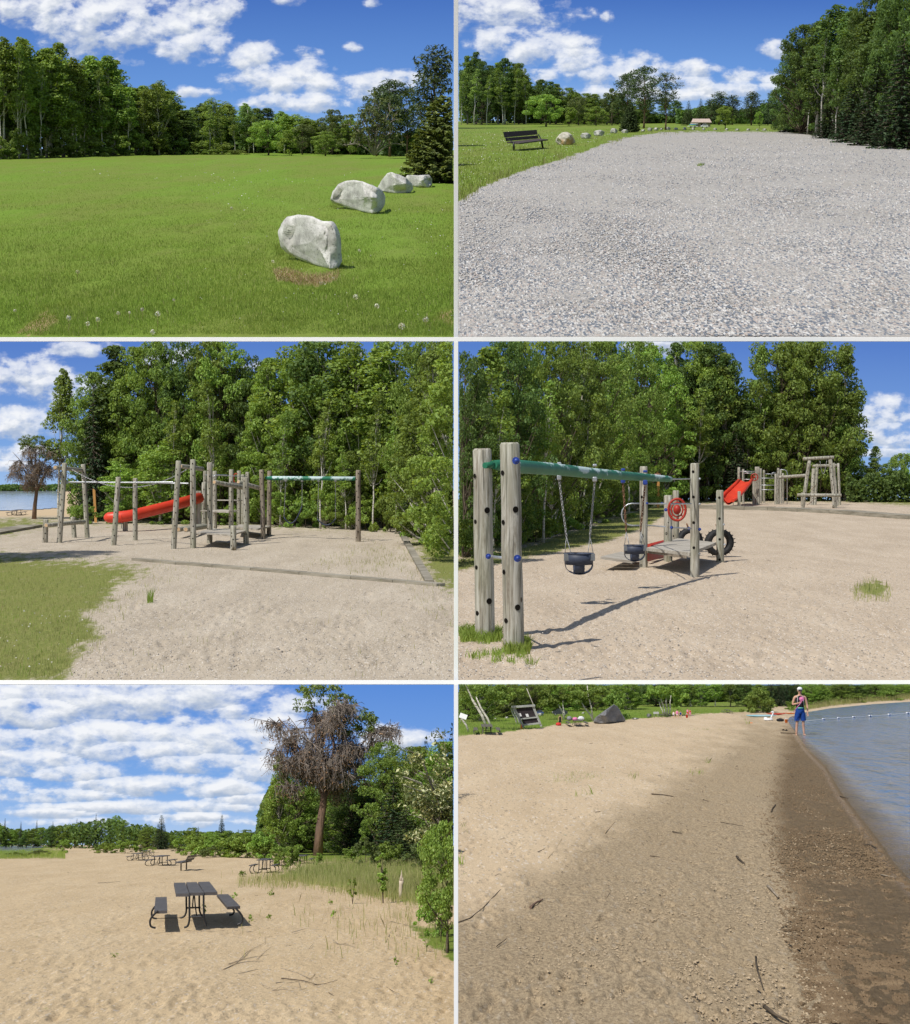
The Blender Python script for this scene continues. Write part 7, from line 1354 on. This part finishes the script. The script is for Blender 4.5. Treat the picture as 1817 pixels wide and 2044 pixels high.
pebbles(P6, 22000, inl, 'sand_clods', 15, .010, CLODD, 1000, 1700, 1560, 2042, lambda x, y: np.clip((x-np.interp(y, [1560, 1700, 1900, 2044], [1300, 1150, 1000, 950]))/250, 0, .9)*vnoise(x/60, y/30, 4), 2.4)
# ------------------------------------------------------------------ dandelions
def dandelion(px, py, h, r, i):
    T = P1; g = T.at(px, py+h, T.g(px, min(671, py+h)).y); g.z = 0; k = T.m(1, g.y); o = thing('dandelion', '', 'dandelion', T, (g.x, g.y, 0), group='dandelion seed heads in the near meadow grass'); hd = T.at(px, py, g.y)-g; m = MB(); m.tube([(0, 0, -.005), hd*.5+Vector((.002, 0, 0)), hd], k*.4, 5); m.build('stem', simple('stem_red', (.20, .14, .06), (.30, .22, .10)) if i == 0 else bpy.data.materials['stem_red'], o)
    rs = np.random.RandomState(i); n = 90; d = unit(rs.randn(n, 3)); P = np.array(hd)+d*r*k; V = leaf_quads(rs, P, d, r*k*.42, .9); me = np_mesh('seed_head', V.reshape(-1, 3), 4, [PUFF]); link('seed_head', me, o); m = MB(); m.ell(hd, r*k*.3, 8, 6); m.build('core', STRAW, o); o['at_px'] = float(px); return o
PUFF = leaf_mat('seed_puff', (.50, .49, .43), (.62, .61, .56), (.74, .74, .70), .3)
dl = [dandelion(x*.5, y*.5, h, r, i) for i, (x, y, h, r) in enumerate(((630, 1252, 40, 5.5), (610, 1325, 18, 5), (275, 1268, 36, 5), (390, 1275, 28, 4.5), (350, 1292, 20, 4.5), (310, 1085, 16, 3.6), (568, 1235, 26, 3.8), (517, 1248, 24, 3), (472, 1250, 22, 3.5), (1283, 1130, 6, 4), (1505, 1222, 8, 5), (1605, 1302, 12, 6.5), (1700, 1275, 10, 6), (1420, 1185, 8, 5), (695, 1197, 14, 3), (1090, 1043, 6, 3), (1435, 1000, 5, 3), (925, 830, 5, 2.6), (1330, 1110, 6, 2.6), (60, 1240, 8, 3)))]
name_row(dl, 'white dandelion seed head', 'in the near meadow grass')
def specks(T, n, region, name, seed, r, mat, x0, x1, y0, y1, z=.05, prob=None):
    rs = np.random.RandomState(seed); px, py = rs.uniform(x0, x1, n), rs.uniform(y0, y1, n); k = region(px, py)
    if prob is not None: k &= rs.rand(n) < prob(px, py)
    px, py = px[k], py[k]; X, Y = T.ga(px, py); n = len(X); P = np.stack([X, Y, z*(.6+.8*rs.rand(n))], -1); V = np.concatenate([leaf_quads(rs, P, unit(rs.randn(n, 3)+[0, -1, .5]), T.m(r, Y), .9) for _ in range(2)]); o = link(name, np_mesh(name, V.reshape(-1, 3), 4, [mat])); put(o, T); tag(o, kind='stuff'); return o
specks(P1, 6500, lambda x, y: (x < 905) & (y > 330), 'dandelion_heads', 21, 2.1, PUFF, 0, 905, 330, 665, .05, lambda x, y: np.exp(-((y-352)/16)**2)*.30*(vnoise(x/40, y/9, 3) > .5)+.10*vnoise(x/60, y/40, 9)*(x > 380)+.5*np.exp(-(((x-445)/50)**2+((y-385)/26)**2)))
specks(P2, 1500, lambda x, y: (x > 916) & (sdist(x, y, LOTG) > 3), 'dandelion_heads', 22, 1.5, PUFF, 915, 1300, 265, 390, .10)
specks(P3, 50, lambda x, y: inpoly(x, y, G3[0]), 'dandelion_heads', 23, 3.2, PUFF, 0, 200, 1230, 1350, .12)
# ------------------------------------------------------------------ people
SKIN = simple('skin', (.50, .28, .19), (.58, .34, .24), 5, .6, .3); HAIR = simple('dark_hair', (.03, .02, .015), (.06, .04, .03), 20, .6, .2); WHITEC = simple('white_cloth', (.62, .62, .62), (.72, .72, .72), 9, .9, .1); BLACKC = simple('black_cloth', (.012, .012, .014), (.03, .03, .033), 9, .85, .15); BLUEC = simple('blue_shorts_cloth', (.006, .035, .18), (.012, .06, .27), 6, .8, .2); TEALC = simple('teal_cloth', (.10, .36, .32), (.16, .45, .40), 6, .8, .2); PINKC = simple('pink_cloth', (.65, .16, .36), (.78, .28, .48), 6, .8, .2); REDC = simple('red_cloth', (.50, .03, .03), (.62, .06, .05), 6, .8, .2); ORANGEP = simple('orange_plastic', (.75, .16, .02), (.85, .24, .04), 6, .5, .4)
def skin_body(name, joints, edges, parent, mat, sub=2):
    keys = list(joints); me = bpy.data.meshes.new(name); me.from_pydata([joints[k][:3] for k in keys], [(keys.index(a), keys.index(b)) for a, b in edges], []); me.materials.append(mat); o = link(name, me, parent)
    sm = o.modifiers.new('skin', 'SKIN'); sm.use_smooth_shade = True; sk_ = me.skin_vertices[0].data if me.skin_vertices else None
    if sk_ is None:
        me.attributes  # skin layer is made by the modifier below when absent
        bm = bmesh.new(); bm.from_mesh(me); bm.verts.layers.skin.verify(); bm.to_mesh(me); bm.free(); sk_ = me.skin_vertices[0].data
    for i, k in enumerate(keys): r = joints[k][3]; sk_[i].radius = (r if not hasattr(r, '__len__') else r[0], r if not hasattr(r, '__len__') else r[1]); sk_[i].use_root = (i == 0)
    ss = o.modifiers.new('smooth', 'SUBSURF'); ss.levels = ss.render_levels = sub; return o
def human(T, g, H, label, pose='stand', tops=BLACKC, shorts=BLUEC, hair=HAIR, hat=None, rz=0, hold=False, name='person', group=None):
    s = H/1.75 if pose == 'stand' else H/1.25; o = thing(name, label, 'person', T, g, rz, s, group)
    J = {'pelvis': (0, 0, .95, (.125, .09)), 'waist': (0, 0, 1.10, (.115, .085)), 'chest': (0, 0, 1.30, (.15, .10)), 'collar': (0, 0, 1.43, (.10, .07)), 'neck': (0, -.01, 1.52, .05), 'jaw': (0, -.03, 1.58, (.058, .065)), 'head': (0, -.015, 1.66, (.075, .09)), 'crown': (0, 0, 1.72, .06)}
    J['nose'] = (0, -.125, 1.635, .014)
    E = [('pelvis', 'waist'), ('waist', 'chest'), ('chest', 'collar'), ('collar', 'neck'), ('neck', 'jaw'), ('jaw', 'head'), ('head', 'crown'), ('head', 'nose')]
    for sd, n in ((-1, 'r'), (1, 'l')):
        J['sh'+n] = (sd*.19, 0, 1.42, .058)
        if hold and sd < 0: el, wr, hd, fd = (-.27, .02, 1.14), (-.09, -.20, 1.20), (-.03, -.235, 1.23), Vector((.6, -.35, .7))
        elif pose == 'stand': el, wr, hd, fd = (sd*.27, .02, 1.13), (sd*.275, -.04, .89), (sd*.27, -.06, .81), Vector((0, -.15, -1))
        else: el, wr, hd, fd = (sd*.26, -.08, 1.16), (sd*.18, -.28, 1.08), (sd*.15, -.34, 1.05), Vector((0, -1, -.2))
        J['el'+n] = (*el, .042); J['wr'+n] = (*wr, .027); J['ha'+n] = (*hd, (.036, .018)); E += [('collar', 'sh'+n), ('sh'+n, 'el'+n), ('el'+n, 'wr'+n), ('wr'+n, 'ha'+n)]
        fd = fd.normalized(); side = fd.cross(Vector((0, 1, 0) if abs(fd.y) < .8 else (0, 0, 1))).normalized()
        for i, L in enumerate((.055, .07, .078, .072, .058)):
            off = side*(-.034+.017*i) if i else side*-.05; b = Vector(hd)+off*.9+fd*(.03 if i else .0); J[f'f{i}{n}'] = (*b, .009); J[f'g{i}{n}'] = (*(b+fd*L+Vector((0, -.012, 0))), .0075); E += [('ha'+n, f'f{i}{n}'), (f'f{i}{n}', f'g{i}{n}')]
        if pose == 'stand':
            J['hi'+n] = (sd*.085, 0, .86, .09); J['kn'+n] = (sd*.115, -.02, .48, .056); J['ca'+n] = (sd*.125, .02, .32, .052); J['an'+n] = (sd*.14, .02, .08, .036); J['he'+n] = (sd*.14, .04, .035, .034); J['to'+n] = (sd*.165, -.15, .03, (.042, .024)); E += [('pelvis', 'hi'+n), ('hi'+n, 'kn'+n), ('kn'+n, 'ca'+n), ('ca'+n, 'an'+n), ('an'+n, 'he'+n), ('he'+n, 'to'+n)]
        else:
            J['hi'+n] = (sd*.09, -.03, .90, .085); J['kn'+n] = (sd*.14, -.42, .93, .058); J['an'+n] = (sd*.14, -.44, .54, .036); J['to'+n] = (sd*.15, -.60, .51, .032); E += [('pelvis', 'hi'+n), ('hi'+n, 'kn'+n), ('kn'+n, 'an'+n), ('an'+n, 'to'+n)]
    if pose != 'stand': J = {k: (v[0], v[1], v[2]-.50, v[3]) for k, v in J.items()}
    dz = 0 if pose == 'stand' else -.5
    skin_body('body', J, E, o, SKIN, 2)
    def loft(secs, nm, mat, n=20, cap=False):
        m = MB(); vs = []; 
        for (z, cx, cy, rx, ry) in secs: vs += [(cx+math.cos(a)*rx, cy+math.sin(a)*ry, z+dz) for a in np.linspace(0, 2*PI, n+1)[:-1]]
        m.add(vs, [(i*n+j, i*n+(j+1) % n, (i+1)*n+(j+1) % n, (i+1)*n+j) for i in range(len(secs)-1) for j in range(n)]); return m.build(nm, mat, o)
    loft([(1.02, 0, 0, .150, .115), (1.10, 0, 0, .145, .112), (1.25, 0, 0, .168, .125), (1.36, 0, 0, .182, .128), (1.43, 0, 0, .150, .10), (1.475, 0, 0, .085, .075)], 'vest', tops)
    if pose == 'stand':
        loft([(1.04, 0, 0, .152, .118), (.95, 0, 0, .165, .128), (.86, 0, 0, .178, .135), (.82, 0, 0, .175, .13)], 'shorts', shorts)
        for sd in (-1, 1): loft([(.86, sd*.085, 0, .10, .12), (.72, sd*.10, 0, .105, .115), (.55, sd*.115, -.01, .10, .105)], 'shorts_leg', shorts)
    else: loft([(1.04, 0, 0, .152, .118), (.90, 0, 0, .17, .13), (.84, 0, -.02, .15, .12)], 'shorts', shorts)
    m = MB(); m.ell((0, .012, 1.685+dz), (.088, .10, .085), 16, 10); m.build('hair', hair, o)
    if hat is not None:
        m = MB(); m.ell((0, -.005, 1.71+dz), (.098, .112, .085), 18, 10); m.build('cap', hat, o); m = MB(); m.ell((0, -.125, 1.70+dz), (.075, .08, .014), 14, 6); m.build('cap_brim', simple('cap_brim_grey', (.2, .2, .22), (.3, .3, .32)), o)
        m = MB(); m.box((-.035, -.105, 1.655+dz), (.055, .02, .032), bev=.008); m.box((.035, -.105, 1.655+dz), (.055, .02, .032), bev=.008); m.box((0, -.108, 1.662+dz), (.03, .01, .008)); m.build('sunglasses', BLACKM, o)
    for sd in (-1, 1): m = MB(); m.ell((sd*.082, 0, 1.645+dz), (.012, .02, .03), 8, 6); m.build('ear', SKIN, o)
    m = MB(); m.ell((-.03, -.100, 1.655+dz), .010, 8, 6); m.ell((.03, -.100, 1.655+dz), .010, 8, 6); m.build('eyes', BLACKM, o); m = MB(); m.ell((0, -.094, 1.59+dz), (.024, .010, .006), 8, 6); m.build('mouth', REDD, o)
    return o
T = P6; gp_ = T.g(1598, 1467); gp_.z = -.03
man = human(T, gp_, T.at(1612, 1373.5, gp_.y).z+.03, 'person wading in white cap, black vest and blue shorts, holding a pink net', hat=WHITEC, hold=True)
def pink_net():
    s = (T.at(1612, 1373.5, gp_.y).z+.03)/1.75; b = gp_+Vector((-.02*s, -.30*s, 1.22*s)); o = thing('toy_net', 'pink toy net held at the chest of the wading person', 'net', T, b)
    m = MB(); m.tube([(-.28*s, 0, -.34*s), (0, 0, 0), (.02*s, 0, .06*s)], .012*s, 6); m.build('handle', PINKC, o); m = MB(); m.tube([(.03*s+math.cos(a)*.085*s, 0, .14*s+math.sin(a)*.075*s) for a in np.linspace(0, 2*PI, 17)[:-1]], .010*s, 6, closed=True); m.ell((.03*s, .02*s, .14*s), (.08*s, .05*s, .07*s)); m.build('net', PINKC, o)
pink_net()
for sd in (-1, 1):                                 # straps of the carrier
    m = MB(); m.tube([(sd*.10, -.115, 1.42), (sd*.11, -.14, 1.30), (sd*.12, -.13, 1.12)], .014, 6); m.tube([(sd*.10, -.115, 1.42), (sd*.10, -.02, 1.475), (sd*.10, .10, 1.40)], .014, 6); m.build('strap', simple('grey_strap', (.30, .30, .31), (.42, .42, .43)) if sd < 0 else bpy.data.materials['grey_strap'], man)
m = MB(); m.tube([(-.10, -.12, 1.02), (.10, -.12, 1.02)], .03, 8); m.build('teal_hem', TEALC, man)
def person_at(T, px, base, top, label, **k):
    g = T.g(px, base); return human(T, g, T.at(px, top, g.y).z, label, **k)
person_at(P6, 1118.5, 1449, 1427, 'person in a black swimsuit standing beside the red bag', tops=BLACKC, shorts=BLACKC)
GP = 'people sitting together on the far edge of the beach'
person_at(P6, 1345, 1433, 1419, 'person in white sitting leftmost in the far beach group', pose='sit', tops=WHITEC, shorts=BLUEC, group=GP)
person_at(P6, 1352, 1433, 1416, 'person in pale pink sitting second in the far beach group', pose='sit', tops=PINKC, shorts=WHITEC, group=GP)
person_at(P6, 1359, 1433, 1419, 'person in blue sitting at the right of the far beach group', pose='sit', tops=BLUEC, shorts=BLACKC, group=GP)
person_at(P6, 1373, 1431, 1414.5, 'person in pink standing at the right of the far beach group', tops=PINKC, shorts=REDC)
person_at(P6, 1378, 1431, 1416, 'child in red at the far right of the beach group', tops=REDC, shorts=PINKC)
# ------------------------------------------------------------------ lakeshore things
def bucket(T, px, base, w_, h, mat, label, cat='bucket', name='bucket'):
    g = T.g(px, base); k = T.m(1, g.y); o = thing(name, label, cat, T, g); m = MB(); m.tube([(0, 0, 0), (0, 0, h*k*.97), (0, 0, h*k)], [w_*k*.36, w_*k*.5, w_*k*.53], 14); m.build('pail', mat, o); m = MB(); m.tube([(math.cos(a)*w_*k*.5, 0, h*k+math.sin(a)*w_*k*.35) for a in np.linspace(0, PI, 9)], .4*k, 5); m.build('handle', WHITEP, o)
bucket(P6, 1371.5, 1433, 5, 6, REDP, 'red bucket in front of the pink-clad standing person'); bucket(P6, 1570, 1443, 6.5, 6.5, ORANGEP, 'bright orange bucket beside the dark bag at the water')
g = P6.g(1500, 1444); k = P6.m(1, g.y); m = MB(); m.box((0, 0, .8*k), (5*k, 4*k, 1.7*k), bev=.5*k); o = m.build('sand_toy', ORANGEP); put(o, P6, g); tag(o, 'tiny orange sand toy lying on the dry sand', 'toy')
m = MB(); g = P6.g(1041, 1455); k = P6.m(1, g.y); m.tube([(0, 0, 0), (-.5*k, 0, 9*k)], [2.6*k, .6*k], 12); m.box((0, 0, .3*k), (7*k, 6*k, .6*k)); o = m.build('traffic_cone', ORANGEP); put(o, P6, g); tag(o, 'orange cone at the left foot of the notice board', 'cone')
def bag(T, px, base, w_, h, mat, label, name='bag'):
    g = T.g(px, base); k = T.m(1, g.y); rs = random.Random(int(px)); o = thing(name, label, 'bag', T, g); m = MB(); m.ell((0, 0, h*k*.45), (w_*k/2, w_*k*.4, h*k*.52), 14, 9, noise=.25, seed=int(px)); m.build('sack', mat, o); m = MB(); m.tube([(-w_*k*.2, -.1*k, h*k*.85), (0, -.1*k, h*k*1.15), (w_*k*.2, -.1*k, h*k*.85)], .35*k, 5); m.build('strap', BLACKC, o); return o
bag(P6, 1115, 1449, 11, 7, REDC, 'red bag on the grass beside the standing swimmer'); bag(P6, 1558, 1440.5, 15, 6.5, BLACKC, 'dark bag slumped beside the orange bucket')
def on_table(T, px, base, py, w_, h, mat, label):
    g = T.g(px, base); z = T.at(px, py, g.y).z; k = T.m(1, g.y); m = MB(); m.ell((0, 0, h*k*.45), (w_*k/2, w_*k*.4, h*k*.5), 14, 9, noise=.3, seed=int(px)); o = m.build('bag', mat); put(o, T, (g.x, g.y, z)); tag(o, label, 'bag')
OLDW = simple('old_dark_wood', (.09, .085, .07), (.17, .155, .13), 9, .9, .1)
table_proto(P6, 972, 1466, 54, 'old dark picnic table on the grass under the leaning birches', group='old picnic tables along the beach grass', mats=(OLDW, OLDW), hpx=17)
table_proto(P6, 1152, 1450, 42, 'picnic table heaped with bags left of the big pointed rock', group='old picnic tables along the beach grass', mats=(OLDW, OLDW), hpx=12)
table_proto(P6, 1452, 1425, 19, 'distant picnic table at the edge of the wood by the beach', group='old picnic tables along the beach grass', mats=(OLDW, OLDW), hpx=7)
table_proto(P6, 1328, 1432, 20, 'picnic table in the shade behind the far beach group', group='old picnic tables along the beach grass', mats=(OLDW, OLDW), hpx=8)
on_table(P6, 1137, 1450, 1438.5, 11, 9, simple('grey_pack', (.15, .15, .16), (.28, .28, .3), 14), 'grey pack on the left end of the bag-heaped table'); on_table(P6, 1148, 1450, 1438.5, 10, 7, PINKC, 'pink bundle in the middle of the bag-heaped table'); on_table(P6, 1160, 1450, 1438.5, 13, 9, WHITEC, 'black and white bag on the right of the bag-heaped table')
def notice_board():
    T = P6; cc = lambda x, y: (908.5+x/4, 1362.8+y/4); g = T.g(*cc(555, 368)); Y = g.y; o = thing('notice_board', 'leaning grey wooden notice board with dark panels and two white papers', 'notice board', T, g)
    at = lambda x, y, dy=0: T.at(*cc(x, y), Y+dy)-g
    def bar(a, b, w_, nm, dy=0, d=.12):
        p, q = at(*a, dy), at(*b, dy); u = (q-p).normalized(); n = Vector((u.z, 0, -u.x)); r = T.m(w_/2, Y); y = Vector((0, d, 0)); m = MB(); m.hexa([p-n*r, p+n*r, p+n*r+y, p-n*r+y, q-n*r, q+n*r, q+n*r+y, q-n*r+y]); m.build(nm, GREYW, o)
    def pan(q, nm, mat, dy, th=.04):
        p = [at(*v, dy) for v in q]; y = Vector((0, th, 0)); m = MB(); m.hexa([p[3], p[2], p[2]+y, p[3]+y, p[0], p[1], p[1]+y, p[0]+y]); m.build(nm, mat, o)
    bar((470, 195), (556, 372), 4.2, 'post', 0); bar((622, 188), (690, 350), 4.2, 'post', 0); bar((452, 196), (640, 183), 3.6, 'cap_board', -.06, .3); bar((520, 290), (662, 275), 2.6, 'rail', -.02); bar((548, 338), (686, 322), 3.4, 'rail', -.02)
    pan([(486, 206), (618, 198), (650, 272), (520, 287)], 'panel', PANEL, .03); pan([(528, 292), (655, 279), (675, 318), (548, 333)], 'panel', PANEL, .03)
    pan([(505, 245), (524, 243), (534, 268), (515, 270)], 'notice_paper', WHITEC, -.02, .01); pan([(562, 250), (583, 248), (592, 272), (571, 274)], 'notice_paper', WHITEC, -.02, .01)
GREYW = simple('grey_weathered_board', (.26, .27, .25), (.40, .41, .38), 9, .9, .1); PANEL = simple('dark_panel', (.025, .02, .022), (.05, .042, .045), 5, .8, .1)
notice_board()
def pole(T, bx, by, tx, ty, w_, label, mat, name='pole', cat='pole'):
    g = T.g(bx, by); b = T.at(tx, ty, g.y)-g; m = MB(); m.tube([Vector((0, 0, -.02)), b*.5, b], T.m(w_/2, g.y), 8); o = m.build(name, mat); put(o, T, g); tag(o, label, cat); return o
pole(P6, 1083, 1451, 1051.5, 1374, 1.5, 'thin pale pole leaning behind the right side of the notice board', simple('pale_pole', (.34, .30, .24), (.5, .46, .4)))
def birch_clump(T, trunks, cr, label, mat=LEAFB, seed=0, n=4200, size=4.4, group=None):
    """trunks: (bx,by,tx,ty,w); cr: crown pads (x,y,r)"""
    g = T.g(trunks[0][0], trunks[0][1]); o = thing('birch_tree', label, 'tree', T, g, group=group)
    for bx, by, tx, ty, w_ in trunks:
        a, b = T.at(bx, by, g.y)-g, T.at(tx, ty, g.y)-g; r = T.m(w_/2, g.y); m = MB(); m.tube([a-Vector((0, 0, .03)), a.lerp(b, .33)+Vector((r*.8, 0, 0)), a.lerp(b, .66)-Vector((r*.6, 0, 0)), b], [r*1.1, r, r*.85, r*.5], 10); me = m.mesh('trunk', BIRCH); link('trunk', trim(T, o, me), o)
    rs = np.random.RandomState(seed); k = T.m(1, g.y); cl = [];
    for x, y, r in cr: p = T.at(x, y, g.y)-g; cl += [(p.x+rs.randn()*r*k*.45, rs.randn()*r*k*.5, p.z+rs.randn()*r*k*.35, r*k*.40, r*k*.5, r*k*.26) for _ in range(7)]
    P, N = crown_points(rs, np.array(cl), n, .3, .5); me = np_mesh('crown', leaf_quads(rs, P, N, size*k, .6).reshape(-1, 3), 4, [mat]); link('crown', trim(T, o, me), o); return o
birch_clump(P6, [(974, 1457, 930, 1366, 5.5), (983, 1457, 950, 1390, 4.4)], [(940, 1378, 26), (985, 1385, 30), (1008, 1400, 26), (1000, 1375, 30), (960, 1372, 20), (1020, 1385, 20)], 'pair of leaning pale birches above the old dark picnic table', LEAF, 1, 5200)
birch_clump(P6, [(936, 1461, 915, 1420, 4)], [(917, 1380, 14)], 'short leaning birch trunk cut by the left edge of the lakeshore', LEAF, 2, 300)
birch_clump(P6, [(1032, 1446, 1020, 1412, 3), (1038, 1446, 1024, 1414, 3)], [(1010, 1400, 20), (1028, 1392, 16)], 'two thin white birch trunks just behind the notice board', LEAFO, 3, 1500)
birch_clump(P6, [(1128, 1437, 1110, 1392, 3.4), (1126, 1437, 1124, 1395, 2.6)], [(1100, 1384, 26), (1130, 1380, 26), (1115, 1400, 20), (1090, 1402, 16)], 'forked birch behind the standing swimmer', LEAF, 4, 4200)
birch_clump(P6, [(1186, 1440, 1160, 1400, 3.4), (1184, 1438, 1172, 1366, 3)], [(1165, 1385, 28), (1190, 1378, 26), (1150, 1395, 22), (1180, 1402, 14)], 'birch leaning away from the left side of the big rock', LEAF, 5, 4200)
birch_clump(P6, [(1329, 1429, 1318, 1385, 2.6), (1332, 1429, 1330, 1390, 2.8), (1336, 1429, 1340, 1388, 2.6), (1325, 1429, 1316, 1400, 2.4)], [(1325, 1382, 26), (1345, 1385, 24), (1305, 1384, 20), (1350, 1402, 14)], 'clump of four white birch trunks behind the far beach group', LEAFB, 6, 4200)
boulder(P6, [(1182, 1443), (1187, 1433), (1203, 1421), (1226, 1405.5), (1233, 1409.5), (1241, 1424), (1253, 1438), (1250, 1441), (1233, 1442), (1208, 1445), (1190, 1446)], 'big pointed grey rock at the edge of the grass and sand', ROCKG, seed=12, name='pointed_rock')
boulder(P6, oval(1296, 1433, 11, 9, 3), 'small dark rock on the grass right of the big pointed rock', ROCKG, seed=13, name='pointed_rock')
GR = 'small pale rocks lined up on the far beach grass'
o = [boulder(P6, oval(x, b, w_, h, i), '', seed=70+i, group=GR) for i, (x, b, w_, h) in enumerate(((960, 1437, 7, 3), (989, 1436, 7, 3), (1012, 1434.5, 9, 4), (1079, 1429, 13, 6), (1165, 1425, 8, 3.5), (1110, 1427, 6, 3), (1268, 1436, 16, 3)))]; name_row(o, 'small pale rock', 'on the grass behind the lakeshore')
car(P6, 1077, 1427, 17, 9, CARB, 'blue car parked in the trees right of the notice board'); car(P6, 1118, 1428, 30, 13, CARK, 'dark grey pickup-sized car parked behind the forked birch')
def info_sign(T, px, base, top, w_, h, label, mat=WHITEP, tilt=.35):
    g = T.g(px, base); k = T.m(1, g.y); o = thing('info_sign', label, 'sign', T, g); H = (base-top)*k
    for s in (-1, 1): m = MB(); m.tube([(s*w_*k*.35, 0, 0), (s*w_*k*.35, 0, H-h*k*.5)], .5*k, 6); m.build('leg', GREYW, o)
    m = MB(); m.box((0, -.3*k, H-h*k/2), (w_*k, .8*k, h*k), rot=Matrix.Rotation(-.3, 3, 'X') @ Matrix.Rotation(tilt, 3, 'Y')); m.build('board', mat, o)
info_sign(P6, 925, 1446, 1425, 15, 10, 'tilted white panel on a post at the left edge of the lakeshore'); info_sign(P6, 1310, 1433, 1421, 11, 4.5, 'low grey information sign right of the small dark rock', GREYW, 0)
def canoe(T, px, base, w_, h, mat, label, name='kayak', hollow=True, rz=0, cat='kayak'):
    g = T.g(px, base); k = T.m(1, g.y); o = thing(name, label, cat, T, g, rz); L, W, H = w_*k/2, h*k*1.1, h*k; m = MB(); n = 18; sec = 10; vs = []
    for i in range(n+1):
        f = -1+2*i/n; q = max(.02, (1-f*f))**.6; up = abs(f)**3*H*.35
        for j in range(sec): a = PI+PI*j/(sec-1) if hollow else 2*PI*j/sec; vs.append((f*L, math.cos(a)*W*q, (H*.55+math.sin(a)*H*.5*q)+up))
    m.add(vs, [(i*sec+j, i*sec+(j+1) % sec, (i+1)*sec+(j+1) % sec, (i+1)*sec+j) for i in range(n) for j in range(sec-1 if hollow else sec)]); m.build('hull', mat, o)
    m = MB(); m.ell((0, 0, H*.58), (L*.97, W*.93, H*.12), 20, 6); m.build('deck', mat, o); m = MB(); m.ell((0, 0, H*.66), (L*.16, W*.55, H*.10), 14, 6); m.build('cockpit', BLACKM, o); return o
canoe(P6, 1520, 1432, 61, 5, simple('teal_board', (.05, .35, .45), (.5, .55, .56), .6, .4), 'teal and white paddleboard lying on the sand behind the swan float', 'paddleboard', False, cat='paddleboard')
canoe(P6, 1550, 1427.5, 42, 5.5, REDP, 'red and grey kayak beached left of the orange one'); canoe(P6, 1579, 1425.5, 31, 3.5, ORANGEP, 'orange kayak behind the wading person')
def swan():
    T = P6; g = T.g(1534, 1439); k = T.m(1, g.y); o = thing('swan_float', 'white inflatable swan on the sand beside the dark bag', 'pool float', T, g); m = MB(); m.tube([(math.cos(a)*7*k, math.sin(a)*6*k, 2.6*k) for a in np.linspace(0, 2*PI, 21)[:-1]], 2.3*k, 10, closed=True); m.build('ring', WHITEP, o)
    m = MB(); m.tube([(5*k, 0, 3*k), (6.5*k, 0, 8*k), (8.5*k, 0, 12*k), (10*k, 0, 16*k), (9.5*k, 0, 18.5*k), (7.5*k, 0, 18*k), (6*k, 0, 16.5*k)], [2*k, 1.7*k, 1.5*k, 1.5*k, 1.8*k, 1.5*k, .8*k], 10); m.build('neck', WHITEP, o); m = MB(); m.tube([(6*k, 0, 16.6*k), (4.6*k, 0, 15.6*k)], [.7*k, .2*k], 8); m.build('beak', ORANGEP, o); m = MB(); m.ell((-5*k, 0, 5*k), (4*k, 3*k, 2.6*k), 12, 8); m.build('wing', WHITEP, o)
swan()
for i, (x, y) in enumerate(((1564, 1458), (1570, 1458.8))):
    g = P6.g(x, y); k = P6.m(1, g.y); oo = thing('sandal', ['left black sandal lying at the wet sand edge', 'right black sandal lying at the wet sand edge'][i], 'sandal', P6, g, .3, group='pair of sandals at the wet sand edge'); m = MB(); m.ell((0, 0, .7*k), (2.6*k, 5*k, .7*k), 14, 6); m.build('sole', BLACKC, oo); m = MB(); m.tube([(-2*k, 0, .8*k), (0, -1*k, 2.6*k), (2*k, 0, .8*k)], .7*k, 6); m.build('strap', BLACKC, oo)
bl = []
for i, (x, y, w_) in enumerate(((1644.8, 1436, 6.5), (1674.5, 1434.3, 6.5), (1704.8, 1432.2, 7), (1737.8, 1429.8, 7.5), (1776.5, 1427, 8), (1812.8, 1424.2, 8))):
    g = P6.g(x, y); k = P6.m(1, g.y); oo = thing('buoy', '', 'buoy', P6, g, .1, group='white and dark buoys of the swimming line'); oo['at_px'] = x; m = MB(); m.tube([(-w_*k/2, 0, .9*k), (-w_*k*.35, 0, .9*k), (w_*k*.35, 0, .9*k), (w_*k/2, 0, .9*k)], [.6*k, 1.6*k, 1.6*k, .6*k], 12); m.build('float', WHITEP, oo); m = MB(); m.tube([(-w_*k*.16, 0, .9*k), (w_*k*.16, 0, .9*k)], 1.75*k, 12); m.build('band', CARB, oo); bl.append(oo)
name_row(bl, 'white buoy with dark band', 'of the swimming line')
rp = [P6.g(x, y)+Vector((0, 0, .01)) for x, y in ((1600, 1441), (1644.8, 1436), (1674.5, 1434.3), (1704.8, 1432.2), (1737.8, 1429.8), (1776.5, 1427), (1812.8, 1424.2), (1860, 1421))]; m = MB(rp[0]); m.tube(rp, P6.m(.4, rp[0].y), 5); o = m.build('rope', WHITEP); put(o, P6, rp[0]); tag(o, 'white rope running through the buoys on the lake', 'rope')
